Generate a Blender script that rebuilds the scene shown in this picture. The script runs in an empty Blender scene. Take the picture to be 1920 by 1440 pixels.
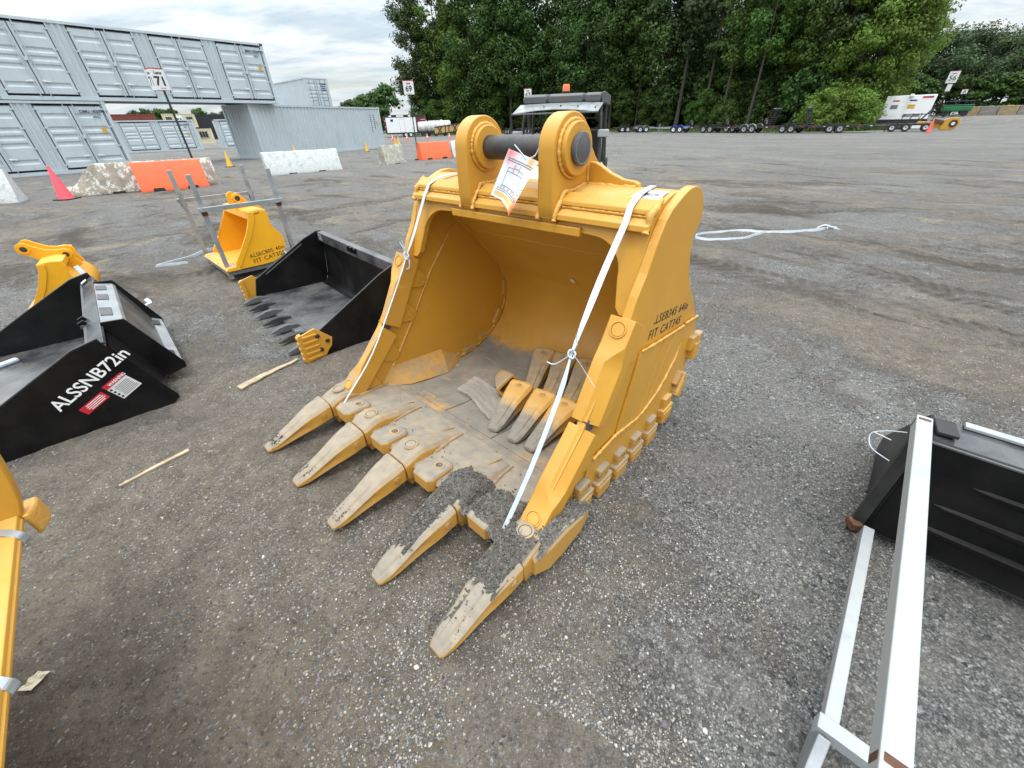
import bpy, bmesh, math, random
import numpy as np
from mathutils import Vector, Matrix, noise
R = math.radians
random.seed(7)
scene = bpy.context.scene
COL = scene.collection

# ------------------------------------------------------------------ object helpers
def tag(o, label=None, cat=None, group=None, kind=None):
    if label: o['label'] = label
    if cat: o['category'] = cat
    if group: o['group'] = group
    if kind: o['kind'] = kind
    return o

def empty(name, loc=(0, 0, 0), rz=0.0, label=None, cat=None, group=None, rot=None):
    o = bpy.data.objects.new(name, None)
    COL.objects.link(o)
    o.empty_display_size = 0.2
    o.location = loc
    o.rotation_euler = rot if rot else (0, 0, rz)
    return tag(o, label, cat, group)

def copy_tree(o, parent=None):
    c = o.copy()
    COL.objects.link(c)
    if parent is not None:
        c.parent = parent
    for ch in [x for x in KIDS.get(o.name, [])]:
        copy_tree(ch, c)
    return c
KIDS = {}

def link(o, parent=None):
    COL.objects.link(o)
    if parent is not None:
        o.parent = parent
        KIDS.setdefault(parent.name, []).append(o)
    return o

class MB:
    """mesh builder: collects shapes, links them as ONE mesh object"""
    def __init__(s):
        s.v, s.f, s.m = [], [], []
    def add(s, verts, faces, m=0):
        b = len(s.v)
        s.v += [tuple(p) for p in verts]
        s.f += [tuple(b + i for i in f) for f in faces]
        s.m += [m] * len(faces)
        return s
    def box(s, c, d, rot=None, m=0, taper=1.0):
        hx, hy, hz = d[0] / 2, d[1] / 2, d[2] / 2
        vs = []
        for z in (-1, 1):
            t = taper if z > 0 else 1.0
            for x, y in ((-1, -1), (1, -1), (1, 1), (-1, 1)):
                p = Vector((x * hx * t, y * hy * t, z * hz))
                if rot is not None: p = rot @ p
                vs.append(p + Vector(c))
        return s.add(vs, [(3, 2, 1, 0), (4, 5, 6, 7), (0, 1, 5, 4), (1, 2, 6, 5), (2, 3, 7, 6), (3, 0, 4, 7)], m)
    def prism(s, poly, x0, x1, fn=None, m=0):
        """poly: list of (a,b) extruded along the third coordinate; fn(x,a,b)->xyz"""
        fn = fn or (lambda x, a, b: (x, a, b))
        n = len(poly)
        vs = [fn(x0, a, b) for a, b in poly] + [fn(x1, a, b) for a, b in poly]
        fs = [tuple(range(n))[::-1], tuple(range(n, 2 * n))]
        fs += [(i, (i + 1) % n, n + (i + 1) % n, n + i) for i in range(n)]
        return s.add(vs, fs, m)
    def loft(s, rings, caps=True, closed=True, m=0):
        n = len(rings[0]); vs = [p for r in rings for p in r]; fs = []
        for k in range(len(rings) - 1):
            for i in range(n if closed else n - 1):
                j = (i + 1) % n
                fs.append((k * n + i, k * n + j, (k + 1) * n + j, (k + 1) * n + i))
        if caps and closed:
            fs.append(tuple(range(n))[::-1]); fs.append(tuple(range((len(rings) - 1) * n, len(rings) * n)))
        return s.add(vs, fs, m)
    def tube(s, pts, r, n=8, m=0, flat=None, up=(0, 0, 1)):
        pts = [Vector(p) for p in pts]; rings = []
        for i, p in enumerate(pts):
            d = (pts[min(i + 1, len(pts) - 1)] - pts[max(i - 1, 0)])
            d = d.normalized() if d.length > 1e-9 else Vector((0, 0, 1))
            u = Vector(up)
            if abs(d.dot(u)) > 0.97: u = Vector((1, 0, 0))
            a = d.cross(u).normalized(); b = a.cross(d).normalized()
            rr = r[i] if isinstance(r, (list, tuple)) else r
            ra, rb = (rr, rr) if flat is None else (flat[0], flat[1])
            rings.append([p + a * (math.cos(t) * ra) + b * (math.sin(t) * rb) for t in [2 * math.pi * k / n + math.pi / n for k in range(n)]])
        return s.loft(rings, m=m)
    def cyl(s, c, axis, r, h, n=24, m=0, r2=None):
        """cylinder from c along axis, length h"""
        a = Vector(axis).normalized(); c = Vector(c)
        u = a.orthogonal().normalized(); w = a.cross(u)
        r2 = r if r2 is None else r2
        rings = [[c + a * hh + (u * math.cos(2 * math.pi * k / n) + w * math.sin(2 * math.pi * k / n)) * rr for k in range(n)] for hh, rr in ((0, r), (h, r2))]
        return s.loft(rings, m=m)
    def lathe(s, prof, c=(0, 0, 0), n=24, axis='z', m=0, caps=True):
        rings = []
        for r, h in prof:
            ring = []
            for k in range(n):
                a = 2 * math.pi * k / n
                x, y = r * math.cos(a), r * math.sin(a)
                p = {'z': (x, y, h), 'x': (h, x, y), 'y': (y, h, x)}[axis]
                ring.append((c[0] + p[0], c[1] + p[1], c[2] + p[2]))
            rings.append(ring)
        return s.loft(rings, m=m, caps=caps)
    def ring(s, c, axis, ro, ri, h, n=32, m=0):
        a = Vector(axis).normalized(); c = Vector(c)
        u = a.orthogonal().normalized(); w = a.cross(u)
        def circ(r, hh): return [c + a * hh + (u * math.cos(2 * math.pi * k / n) + w * math.sin(2 * math.pi * k / n)) * r for k in range(n)]
        rs = [circ(ro, 0), circ(ro, h), circ(ri, h), circ(ri, 0), circ(ro, 0)]
        return s.loft(rs, caps=False, m=m)
    def build(s, name, mats, parent=None, bevel=None, smooth=None, seg=2):
        me = bpy.data.meshes.new(name)
        me.from_pydata(s.v, [], s.f); me.update()
        mats = mats if isinstance(mats, (list, tuple)) else [mats]
        for mt in mats: me.materials.append(mt)
        if len(mats) > 1: me.polygons.foreach_set('material_index', s.m)
        bm = bmesh.new(); bm.from_mesh(me)
        bmesh.ops.remove_doubles(bm, verts=bm.verts, dist=1e-5)
        bmesh.ops.recalc_face_normals(bm, faces=bm.faces)
        bm.to_mesh(me); bm.free()
        o = bpy.data.objects.new(name, me)
        link(o, parent)
        if smooth is not None:
            me.polygons.foreach_set('use_smooth', [True] * len(me.polygons))
            me.set_sharp_from_angle(angle=R(smooth))
        if bevel:
            md = o.modifiers.new('edge', 'BEVEL'); md.width = bevel; md.segments = seg
            md.limit_method = 'ANGLE'; md.angle_limit = R(32); md.harden_normals = False
        return o

def raw_mesh(name, V, F, mat, parent=None, smooth=False):
    """fast numpy mesh; F is an (n,k) int array"""
    me = bpy.data.meshes.new(name)
    V = np.asarray(V, np.float32); F = np.asarray(F, np.int32); k = F.shape[1]
    me.vertices.add(len(V)); me.vertices.foreach_set('co', V.ravel())
    me.loops.add(F.size); me.loops.foreach_set('vertex_index', F.ravel())
    me.polygons.add(len(F)); me.polygons.foreach_set('loop_start', np.arange(0, F.size, k, dtype=np.int32))
    me.polygons.foreach_set('loop_total', np.full(len(F), k, np.int32))
    if smooth: me.polygons.foreach_set('use_smooth', np.ones(len(F), bool))
    me.materials.append(mat); me.update(calc_edges=True); me.validate()
    return link(bpy.data.objects.new(name, me), parent)

def text1(body, size, parent, loc, xd, yd, mat, name='lettering', bold=0.0, ext=0.0006, align='LEFT', shear=0.0, space=1.0):
    cu = bpy.data.curves.new(name, 'FONT'); cu.body = body; cu.size = size; cu.extrude = ext
    cu.offset = bold; cu.align_x = align; cu.shear = shear; cu.space_character = space; cu.resolution_u = 3
    cu.materials.append(mat)
    tmp = bpy.data.objects.new('tmp', cu); COL.objects.link(tmp)
    me = bpy.data.meshes.new_from_object(tmp.evaluated_get(bpy.context.evaluated_depsgraph_get()))
    bpy.data.objects.remove(tmp); bpy.data.curves.remove(cu); me.name = name
    if not me.materials: me.materials.append(mat)
    o = link(bpy.data.objects.new(name, me), parent)
    x = Vector(xd).normalized(); y = Vector(yd); y = (y - x * y.dot(x)).normalized(); z = x.cross(y)
    M = Matrix((x, y, z)).transposed().to_4x4(); M.translation = Vector(loc)
    o.matrix_basis = M
    return o

def text(body, size, parent, loc, xd, yd, mat, **kw):
    '''each word group is an object of its own'''
    loc = Vector(loc); x = Vector(xd).normalized(); o = None
    for part in body.split('  '):
        o = text1(part, size, parent, loc, xd, yd, mat, **kw)
        if len(body.split('  ')) > 1: loc = loc + x * (max(v.co.x for v in o.data.vertices) + size * 0.50)
    return o

# ------------------------------------------------------------------ materials
def srgb(r, g, b):
    f = lambda c: (c / 255 / 12.92) if c / 255 <= 0.04045 else ((c / 255 + 0.055) / 1.055) ** 2.4
    return (f(r), f(g), f(b))

class NT:
    def __init__(s, mat):
        mat.use_nodes = True; s.t = mat.node_tree; s.n = s.t.nodes; s.l = s.t.links
        s.b = s.n.get('Principled BSDF')
    def new(s, typ, **kw):
        nd = s.n.new(typ)
        for k, v in kw.items():
            if k in nd.inputs: 
                nd.inputs[k].default_value = v
            else: setattr(nd, k, v)
        return nd
    def ln(s, a, b): s.l.new(a, b)
    def noise(s, vec, scale, detail=4, rough=0.55, dist=0.0):
        nd = s.new('ShaderNodeTexNoise', Scale=scale, Detail=detail, Roughness=rough, Distortion=dist)
        if vec is not None: s.ln(vec, nd.inputs['Vector'])
        return nd.outputs['Fac']
    def ramp(s, fac, stops):
        nd = s.new('ShaderNodeValToRGB'); e = nd.color_ramp.elements
        while len(e) < len(stops): e.new(0.5)
        for el, (p, c) in zip(e, stops):
            el.position = p; el.color = (c, c, c, 1) if not isinstance(c, (tuple, list)) else (*c, 1)
        s.ln(fac, nd.inputs['Fac']); return nd.outputs['Color']
    def mix(s, fac, a, b, mode='MIX'):
        nd = s.new('ShaderNodeMix', data_type='RGBA', blend_type=mode)
        for sock, v in ((nd.inputs[0], fac), (nd.inputs[6], a), (nd.inputs[7], b)):
            if hasattr(v, 'links'): s.ln(v, sock)
            elif isinstance(v, (tuple, list)): sock.default_value = (*v, 1) if len(v) == 3 else v
            else: sock.default_value = v
        return nd.outputs[2]
    def math(s, op, a, b=None, c=None, clamp=False):
        nd = s.new('ShaderNodeMath', operation=op, use_clamp=clamp)
        for i, v in enumerate((a, b, c)):
            if v is None: continue
            if hasattr(v, 'links'): s.ln(v, nd.inputs[i])
            else: nd.inputs[i].default_value = v
        return nd.outputs[0]
    def obj(s): return s.new('ShaderNodeTexCoord').outputs['Object']
    def geo(s, out='Position'): return s.new('ShaderNodeNewGeometry').outputs[out]
    def mapping(s, vec, scale=(1, 1, 1), rot=(0, 0, 0), loc=(0, 0, 0)):
        nd = s.new('ShaderNodeMapping'); nd.inputs['Scale'].default_value = scale
        nd.inputs['Rotation'].default_value = rot; nd.inputs['Location'].default_value = loc
        s.ln(vec, nd.inputs['Vector']); return nd.outputs[0]
    def bump(s, h, strength=0.3, dist=0.01, normal=None):
        nd = s.new('ShaderNodeBump', Strength=strength, Distance=dist)
        s.ln(h, nd.inputs['Height'])
        if normal is not None: s.ln(normal, nd.inputs['Normal'])
        return nd.outputs[0]
    def sep(s, vec):
        nd = s.new('ShaderNodeSeparateXYZ'); s.ln(vec, nd.inputs[0]); return nd.outputs

def mat(name, col, rough=0.5, metal=0.0, var=0.12, vscale=3.0, bump=0.0, bscale=200.0, dirt=None, dscale=6.0, damt=0.5, spec=0.5, updust=0.0, dustcol=(0.22, 0.19, 0.15)):
    m = bpy.data.materials.new(name); t = NT(m); b = t.b
    b.inputs['Roughness'].default_value = rough; b.inputs['Metallic'].default_value = metal
    b.inputs['Specular IOR Level'].default_value = spec
    P = t.obj()
    n = t.noise(P, vscale, 6)
    lo = tuple(c * (1 - var) for c in col); hi = tuple(min(1, c * (1 + var)) for c in col)
    c = t.ramp(n, [(0.3, lo), (0.7, hi)])
    if dirt:
        d = t.ramp(t.noise(P, dscale, 8, 0.65), [(0.5 - 0.1, 0.0), (0.5 + 0.25, damt)])
        c = t.mix(d, c, dirt)
    if updust > 0:
        nz = t.sep(t.geo('Normal'))[2]
        k = t.math('MULTIPLY', t.math('SMOOTHSTEP', nz, 0.3, 0.95) if False else t.math('MULTIPLY_ADD', nz, 1.4, -0.4, clamp=True), t.ramp(t.noise(P, 5, 6), [(0.3, 0.2), (0.65, updust)]))
        c = t.mix(k, c, dustcol)
        rr = t.math('MULTIPLY_ADD', k, 0.5, rough, clamp=True); t.ln(rr, b.inputs['Roughness'])
    t.ln(c, b.inputs['Base Color'])
    if bump > 0:
        t.ln(t.bump(t.noise(P, bscale, 3), bump, 0.004), b.inputs['Normal'])
    return m

M = {}
YEL = (0.54, 0.268, 0.030)
def yellow_mat(name, dust=0.0, base=YEL, mudline=None):
    """painted steel with fine orange peel; mudline = (y0,y1,z0) limits dried mud to the bucket floor in object space"""
    m = bpy.data.materials.new(name); t = NT(m); b = t.b
    P = t.obj()
    n = t.noise(P, 2.2, 5)
    c = t.ramp(n, [(0.3, tuple(x * 0.93 for x in base)), (0.7, tuple(x * 1.06 for x in base))])
    fine = t.ramp(t.noise(P, 60, 6, 0.7), [(0.60, 0.0), (0.75, 0.25)])
    c = t.mix(fine, c, tuple(x * 0.82 for x in base))
    scr = t.ramp(t.noise(t.mapping(P, (30, 4, 30)), 3, 6, 0.7), [(0.66, 0.0), (0.72, 0.35)])
    c = t.mix(scr, c, tuple(min(1, x * 1.25 + 0.02) for x in base))
    up0 = t.math('MULTIPLY_ADD', t.sep(t.geo('Normal'))[2], 1.5, -0.5, clamp=True)
    film_sheen = t.math('MULTIPLY', up0, t.ramp(t.noise(P, 6.5, 7, 0.66), [(0.35, 0.10), (0.70, 0.42)]))
    c = t.mix(film_sheen, c, (0.56, 0.40, 0.20))  # peach dust film on up-facing paint, also painting in the pale sky reflection
    streak_ = t.ramp(t.noise(t.mapping(P, (14, 14, 1.6)), 2.2, 7, 0.7), [(0.55, 0.0), (0.75, 0.22)])
    c = t.mix(streak_, c, tuple(x * 0.72 for x in base))
    rough = 0.40
    if dust > 0:
        nz = t.sep(t.geo('Normal'))[2]
        up = t.math('MULTIPLY_ADD', nz, 1.6, -0.25, clamp=True)
        n1 = t.noise(P, 7.0, 8, 0.66)
        n2 = t.noise(P, 45.0, 6, 0.7)
        lo = 0.62 - dust * 0.42
        f = t.ramp(t.math('ADD', t.math('MULTIPLY', n1, 0.70), t.math('MULTIPLY', n2, 0.30)), [(lo - 0.01, 0.0), (lo + 0.05, 0.45), (lo + 0.14, 1.0)])
        k = t.math('MULTIPLY', f, t.math('MULTIPLY_ADD', up, 0.80, 0.16 * dust), clamp=True)
        dc = t.ramp(t.noise(P, 18, 6), [(0.3, (0.20, 0.18, 0.15)), (0.6, (0.27, 0.235, 0.185)), (0.8, (0.36, 0.27, 0.15))])
        c = t.mix(k, c, dc)
        t.ln(t.math('MULTIPLY_ADD', k, 0.45, rough, clamp=True), b.inputs['Roughness'])
    else:
        b.inputs['Roughness'].default_value = rough
    if mudline:
        y1, z0 = mudline
        s = t.sep(P)
        nn = t.math('MULTIPLY', t.math('SUBTRACT', t.noise(P, 3.2, 7, 0.62), 0.5), 0.55)
        yy = t.math('ADD', s[1], nn)
        zz = t.math('ADD', s[2], t.math('MULTIPLY', nn, 0.35))
        ky = t.math('SUBTRACT', 1.0, t.math('DIVIDE', t.math('SUBTRACT', yy, y1), 0.10), clamp=True)
        kz = t.math('SUBTRACT', 1.0, t.math('DIVIDE', t.math('SUBTRACT', zz, z0), 0.05), clamp=True)
        wear = t.ramp(t.noise(t.mapping(P, (2.0, 7.0, 7.0), (0, 0, 0.5)), 3.0, 8, 0.68), [(0.60, 1.0), (0.68, 0.25)])
        k = t.math('MULTIPLY', t.math('MULTIPLY', ky, kz), wear)
        dc = t.ramp(t.noise(P, 9, 8, 0.65), [(0.25, (0.15, 0.135, 0.115)), (0.55, (0.22, 0.195, 0.16)), (0.8, (0.29, 0.25, 0.19))])
        c = t.mix(k, c, dc)
        t.ln(t.math('MULTIPLY_ADD', k, 0.45, 0.43, clamp=True), b.inputs['Roughness'])
    t.ln(c, b.inputs['Base Color'])
    b.inputs['Specular IOR Level'].default_value = 0.42
    h = t.math('ADD', t.math('MULTIPLY', t.noise(P, 320, 2), 0.4), t.math('MULTIPLY', t.noise(P, 40, 4), 0.6))
    t.ln(t.bump(h, 0.22, 0.003), b.inputs['Normal'])
    return m
M['yel'] = yellow_mat('yellow_paint')
M['yel_dust'] = yellow_mat('yellow_paint_dusty', 0.82)
M['yel_mud'] = yellow_mat('yellow_paint_caked_in_mud', 1.15)
M['yel_light'] = yellow_mat('yellow_paint_light_dust', 0.45)
M['yel_floor'] = yellow_mat('yellow_paint_muddy_floor', 0.0, mudline=(1.66, 0.10))
M['yel_bright'] = yellow_mat('bright_yellow_paint', 0.0, (0.76, 0.36, 0.012))
M['yel_bright_d'] = yellow_mat('bright_yellow_paint_dusty', 0.35, (0.76, 0.36, 0.012))
M['weld'] = mat('weld_bead_paint', (0.60, 0.31, 0.06), 0.42, bump=0.8, bscale=90)
M['black'] = mat('black_paint', (0.0030, 0.0030, 0.0036), 0.36, var=0.3, bump=0.12, bscale=60, dirt=(0.045, 0.042, 0.038), dscale=3.5, damt=0.30, spec=0.25)
M['black_floor'] = mat('black_paint_dusty_sky_sheen', (0.040, 0.042, 0.046), 0.20, var=0.4, dirt=(0.17, 0.16, 0.145), dscale=3.0, damt=0.75, bump=0.15, bscale=40)  # dusty black paint, base colour lightened to stand for reflected sky
M['black_dull'] = mat('dull_black_steel', (0.014, 0.014, 0.015), 0.6, var=0.3, dirt=(0.08, 0.07, 0.06), damt=0.3)
M['rubber'] = mat('tyre_rubber', (0.016, 0.016, 0.016), 0.8, var=0.3, dirt=(0.09, 0.08, 0.07), damt=0.4)
M['pin'] = mat('oiled_steel_pin', (0.030, 0.029, 0.028), 0.42, 0.0, var=0.5, vscale=12, dirt=(0.10, 0.09, 0.075), dscale=14, damt=0.45, bump=0.2, bscale=120)
M['pincap'] = mat('grey_pin_end', (0.062, 0.064, 0.068), 0.45, 0.0, var=0.2, dirt=(0.20, 0.19, 0.17), dscale=20, damt=0.25)
M['galv'] = mat('galvanised_steel', (0.29, 0.31, 0.325), 0.40, 0.35, var=0.25, vscale=9, dirt=(0.22, 0.21, 0.20), dscale=5, damt=0.5, bump=0.1, bscale=80)
M['galv_bright'] = mat('bright_galvanised_steel', (0.37, 0.395, 0.41), 0.40, 0.10, var=0.22, vscale=9, dirt=(0.22, 0.19, 0.15), dscale=9, damt=0.7, bump=0.1, bscale=80)
M['rust'] = mat('rusty_weld', (0.10, 0.045, 0.022), 0.8, var=0.5, vscale=30, bump=0.6, bscale=90)
M['strap'] = mat('white_polyester_strap', (0.50, 0.555, 0.61), 0.42, var=0.12, vscale=20, bump=0.3, bscale=300)
M['white'] = mat('white_paint', (0.78, 0.79, 0.80), 0.35, var=0.04, dirt=(0.45, 0.42, 0.38), dscale=3, damt=0.2)
M['text_white'] = mat('white_lettering', (0.80, 0.80, 0.80), 0.5, var=0.02)
M['text_black'] = mat('black_lettering', (0.012, 0.012, 0.012), 0.5, var=0.02)
M['text_blue'] = mat('navy_lettering', (0.02, 0.03, 0.09), 0.5, var=0.02)
M['text_red'] = mat('red_lettering', (0.42, 0.02, 0.05), 0.5, var=0.02)
M['red_label'] = mat('red_label', (0.50, 0.018, 0.035), 0.4, var=0.05)
M['white_label'] = mat('white_label', (0.66, 0.66, 0.66), 0.4, var=0.04)
M['grey_ink'] = mat('grey_print', (0.16, 0.16, 0.17), 0.6, var=0.05)
M['cont'] = mat('pale_grey_container_paint', (0.455, 0.510, 0.540), 0.42, var=0.05, vscale=1.2, dirt=(0.37, 0.385, 0.385), dscale=1.0, damt=0.4, bump=0.05)
def cont_mat():
    m = bpy.data.materials.new('pale_grey_container_paint'); t = NT(m); b = t.b; P = t.obj()
    c = t.ramp(t.noise(P, 1.1, 5), [(0.3, (0.425, 0.480, 0.510)), (0.7, (0.480, 0.535, 0.565))])
    c = t.mix(t.ramp(t.noise(t.mapping(P, (5, 5, .45)), 1.6, 8, .68), [(0.52, 0.0), (0.72, 0.55)]), c, (0.36, 0.375, 0.37))
    c = t.mix(t.ramp(t.noise(t.mapping(P, (7, 7, .5), (0, 0, 0), (3, 1, 2)), 1.1, 9, .72), [(0.62, 0.0), (0.70, 0.55)]), c, (0.30, 0.22, 0.15))
    c = t.mix(t.ramp(t.noise(P, 9, 8, .75), [(0.68, 0.0), (0.72, 0.5)]), c, (0.27, 0.25, 0.23))
    t.ln(c, b.inputs['Base Color']); b.inputs['Roughness'].default_value = 0.45
    t.ln(t.bump(t.noise(P, 2.2, 5), 0.35, 0.03), b.inputs['Normal'])
    return m
M['cont'] = cont_mat()
M['cont_dark'] = mat('container_gasket', (0.045, 0.043, 0.055), 0.6)
M['cont_red'] = mat('oxide_red_container_paint', (0.20, 0.045, 0.03), 0.55, var=0.18, dirt=(0.10, 0.04, 0.03), damt=0.5)
M['cont_black'] = mat('black_container_paint', (0.018, 0.020, 0.024), 0.5, var=0.2, dirt=(0.08, 0.08, 0.08), damt=0.3)
M['cream'] = mat('cream_paint', (0.62, 0.56, 0.40), 0.5, var=0.06, dirt=(0.4, 0.34, 0.22), damt=0.2)
M['orange'] = mat('orange_plastic', (0.80, 0.125, 0.035), 0.5, var=0.10, vscale=2, dirt=(0.5, 0.2, 0.12), dscale=5, damt=0.25)
M['cone_pink'] = mat('faded_red_cone_plastic', (0.72, 0.06, 0.085), 0.5, var=0.12, vscale=5)
M['cone_yel'] = mat('yellow_cone_plastic', (0.62, 0.36, 0.02), 0.5, var=0.12, dirt=(0.2, 0.13, 0.03), damt=0.4)
M['cone_or'] = mat('orange_cone_plastic', (0.80, 0.08, 0.03), 0.5, var=0.1)
M['cone_red'] = mat('red_cone_plastic', (0.50, 0.07, 0.045), 0.55, var=0.15)
M['chrome'] = mat('silver_wheel_rim', (0.62, 0.65, 0.68), 0.3, 0.3, var=0.1)
M['blue'] = mat('blue_fender_paint', (0.025, 0.05, 0.42), 0.35, var=0.1)
M['green'] = mat('green_machine_paint', (0.015, 0.16, 0.055), 0.4, var=0.12)
M['maroon'] = mat('maroon_paint', (0.12, 0.022, 0.022), 0.5, var=0.25)
M['wood'] = mat('weathered_wood', (0.40, 0.31, 0.20), 0.8, var=0.35, vscale=14, bump=0.6, bscale=40, dirt=(0.2, 0.15, 0.1), damt=0.4)
M['roofgrey'] = mat('grey_moulded_plastic', (0.085, 0.085, 0.088), 0.55, var=0.12, bump=0.2, bscale=150)
M['visor'] = mat('pale_acrylic_visor', (0.24, 0.255, 0.26), 0.28, var=0.3, vscale=10, dirt=(0.10, 0.10, 0.10), dscale=12, damt=0.7)
M['glassdark'] = mat('dark_window_glass', (0.02, 0.025, 0.03), 0.12)
M['lamp'] = mat('amber_beacon_plastic', (0.85, 0.17, 0.05), 0.3, var=0.05)
M['tank'] = mat('translucent_white_tank_plastic', (0.62, 0.63, 0.62), 0.4, var=0.08, dirt=(0.25, 0.23, 0.2), dscale=1.2, damt=0.6)
M['timber'] = mat('yellow_painted_boom', (0.50, 0.31, 0.10), 0.6, var=0.2)

def concrete_mat(name, base, paint, amt):
    m = bpy.data.materials.new(name); t = NT(m); P = t.obj(); b = t.b
    c = t.ramp(t.noise(P, 4, 8, 0.65), [(0.3, tuple(x * 0.6 for x in base)), (0.7, tuple(x * 1.2 for x in base))])
    k = t.ramp(t.noise(t.mapping(P, (1, 1, 0.7)), 6, 10, 0.72), [(0.56 - amt * 0.3, 0.0), (0.60 - amt * 0.3, 1.0)])
    c = t.mix(k, c, t.ramp(t.noise(P, 20, 6), [(0.3, tuple(x * 0.75 for x in paint)), (0.7, paint)]))
    t.ln(c, b.inputs['Base Color']); b.inputs['Roughness'].default_value = 0.85
    t.ln(t.bump(t.noise(P, 30, 8, 0.7), 0.6, 0.02), b.inputs['Normal'])
    return m
M['conc_stain'] = concrete_mat('stained_concrete_flaking_white', (0.30, 0.265, 0.21), (0.62, 0.61, 0.57), 0.12)
M['conc_white'] = concrete_mat('white_painted_concrete', (0.50, 0.51, 0.50), (0.60, 0.62, 0.61), 0.42)
M['conc_grey'] = concrete_mat('bare_concrete', (0.34, 0.32, 0.27), (0.55, 0.53, 0.47), 0.1)
M['conc_ochre'] = concrete_mat('ochre_stained_concrete', (0.33, 0.24, 0.12), (0.40, 0.33, 0.22), 0.1)
M['conc_blue'] = concrete_mat('blue_grey_stained_concrete', (0.22, 0.22, 0.22), (0.36, 0.30, 0.2), 0.12)
M['conc_red'] = concrete_mat('rusty_red_stained_concrete', (0.22, 0.10, 0.07), (0.36, 0.27, 0.16), 0.0)

def leaf_mat(name, a, b_, tr=0.28):
    m = bpy.data.materials.new(name); t = NT(m); b = t.b
    oi = t.new('ShaderNodeObjectInfo')
    P = t.obj()
    n = t.noise(P, 0.55, 4, 0.6)
    n2 = t.noise(P, 3.5, 3, 0.6)
    f = t.math('ADD', t.math('MULTIPLY', n, 0.7), t.math('MULTIPLY', n2, 0.3))
    c = t.ramp(f, [(0.32, a), (0.68, b_)])
    h = t.math('MULTIPLY_ADD', oi.outputs['Random'], 0.55, 0.70)
    nd = t.new('ShaderNodeHueSaturation'); t.ln(c, nd.inputs['Color']); t.ln(h, nd.inputs['Value'])
    nd.inputs['Saturation'].default_value = 1.0
    t.ln(t.math('MULTIPLY_ADD', oi.outputs['Random'], 0.035, 0.482), nd.inputs['Hue'])
    t.ln(nd.outputs[0], b.inputs['Base Color']); b.inputs['Roughness'].default_value = 0.6
    b.inputs['Specular IOR Level'].default_value = 0.25
    ts = t.new('ShaderNodeBsdfTranslucent'); t.ln(nd.outputs[0], ts.inputs['Color'])
    mx = t.new('ShaderNodeMixShader'); mx.inputs[0].default_value = tr
    out = t.n['Material Output']
    t.ln(b.outputs[0], mx.inputs[1]); t.ln(ts.outputs[0], mx.inputs[2]); t.ln(mx.outputs[0], out.inputs['Surface'])
    return m
M['leaf_dark'] = leaf_mat('dark_oak_foliage', (0.034, 0.068, 0.016), (0.078, 0.130, 0.030))
M['leaf_mid'] = leaf_mat('green_broadleaf_foliage', (0.048, 0.098, 0.018), (0.110, 0.190, 0.036))
M['leaf_light'] = leaf_mat('light_green_foliage', (0.085, 0.150, 0.022), (0.180, 0.265, 0.048), 0.35)
M['leaf_pine'] = leaf_mat('pine_needles', (0.036, 0.062, 0.026), (0.075, 0.110, 0.044), 0.2)
M['bark'] = mat('tree_bark', (0.062, 0.050, 0.040), 0.9, var=0.4, vscale=6, bump=0.8, bscale=14)
M['bark_pale'] = mat('pale_tree_bark', (0.20, 0.18, 0.15), 0.9, var=0.3, vscale=6)
M['grassblade'] = leaf_mat('rough_grass', (0.06, 0.10, 0.02), (0.13, 0.17, 0.05))

# ------------------------------------------------------------------ camera, sky, sun
F_PX, Y0, SLOPE, CAM_H = 730.0, 231.0, -0.028, 1.54      # focal length and horizon of the 1920x1440 photograph
nd_ = Vector((-SLOPE, 1.0)).normalized()
pitch = math.atan2((720 - Y0) * nd_.y, F_PX)
down = Vector((nd_.x * math.cos(pitch), nd_.y * math.cos(pitch), math.sin(pitch)))
fw = Vector((0, 0, 1)); yh = (fw - down * fw.dot(down)).normalized(); xh = down.cross(yh)
# camera vectors are (right, down, forward); rows of W give world x, y, z
W = Matrix((xh, yh, -down))
def cam2w(v): return W @ Vector(v)
right, dn, fwd = cam2w((1, 0, 0)), cam2w((0, 1, 0)), cam2w((0, 0, 1))
cam_d = bpy.data.cameras.new('camera'); cam = bpy.data.objects.new('camera', cam_d); COL.objects.link(cam)
cam_d.sensor_width = 36.0; cam_d.lens = 36.0 * F_PX / 1920.0; cam_d.clip_start = 0.05; cam_d.clip_end = 3000
Mc = Matrix((right, -dn, -fwd)).transposed().to_4x4(); Mc.translation = (0, 0, CAM_H)
cam.matrix_world = Mc
scene.camera = cam

SUN_EL, SUN_AZ = R(76), R(205)      # azimuth from +Y towards +X
w = bpy.data.worlds.new('World'); scene.world = w; w.use_nodes = True
t = w.node_tree; t.nodes.clear()
def wn(typ): return t.nodes.new(typ)
sky = wn('ShaderNodeTexSky'); sky.sky_type = 'NISHITA'; sky.sun_disc = False
sky.sun_elevation = SUN_EL; sky.sun_rotation = SUN_AZ; sky.air_density = 1.2; sky.dust_density = 1.5
bg1 = wn('ShaderNodeBackground'); bg1.inputs['Strength'].default_value = 0.15
t.links.new(sky.outputs[0], bg1.inputs['Color'])
tc = wn('ShaderNodeTexCoord'); sx = wn('ShaderNodeSeparateXYZ'); t.links.new(tc.outputs['Generated'], sx.inputs[0])
def wm(op, a, b=None, clamp=False):
    n = wn('ShaderNodeMath'); n.operation = op; n.use_clamp = clamp
    for i, v in enumerate((a, b)):
        if v is None: continue
        if hasattr(v, 'links'): t.links.new(v, n.inputs[i])
        else: n.inputs[i].default_value = v
    return n.outputs[0]
zz = wm('ADD', wm('MAXIMUM', sx.outputs[2], 0.0), 0.16)
cx = wn('ShaderNodeCombineXYZ')
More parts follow.
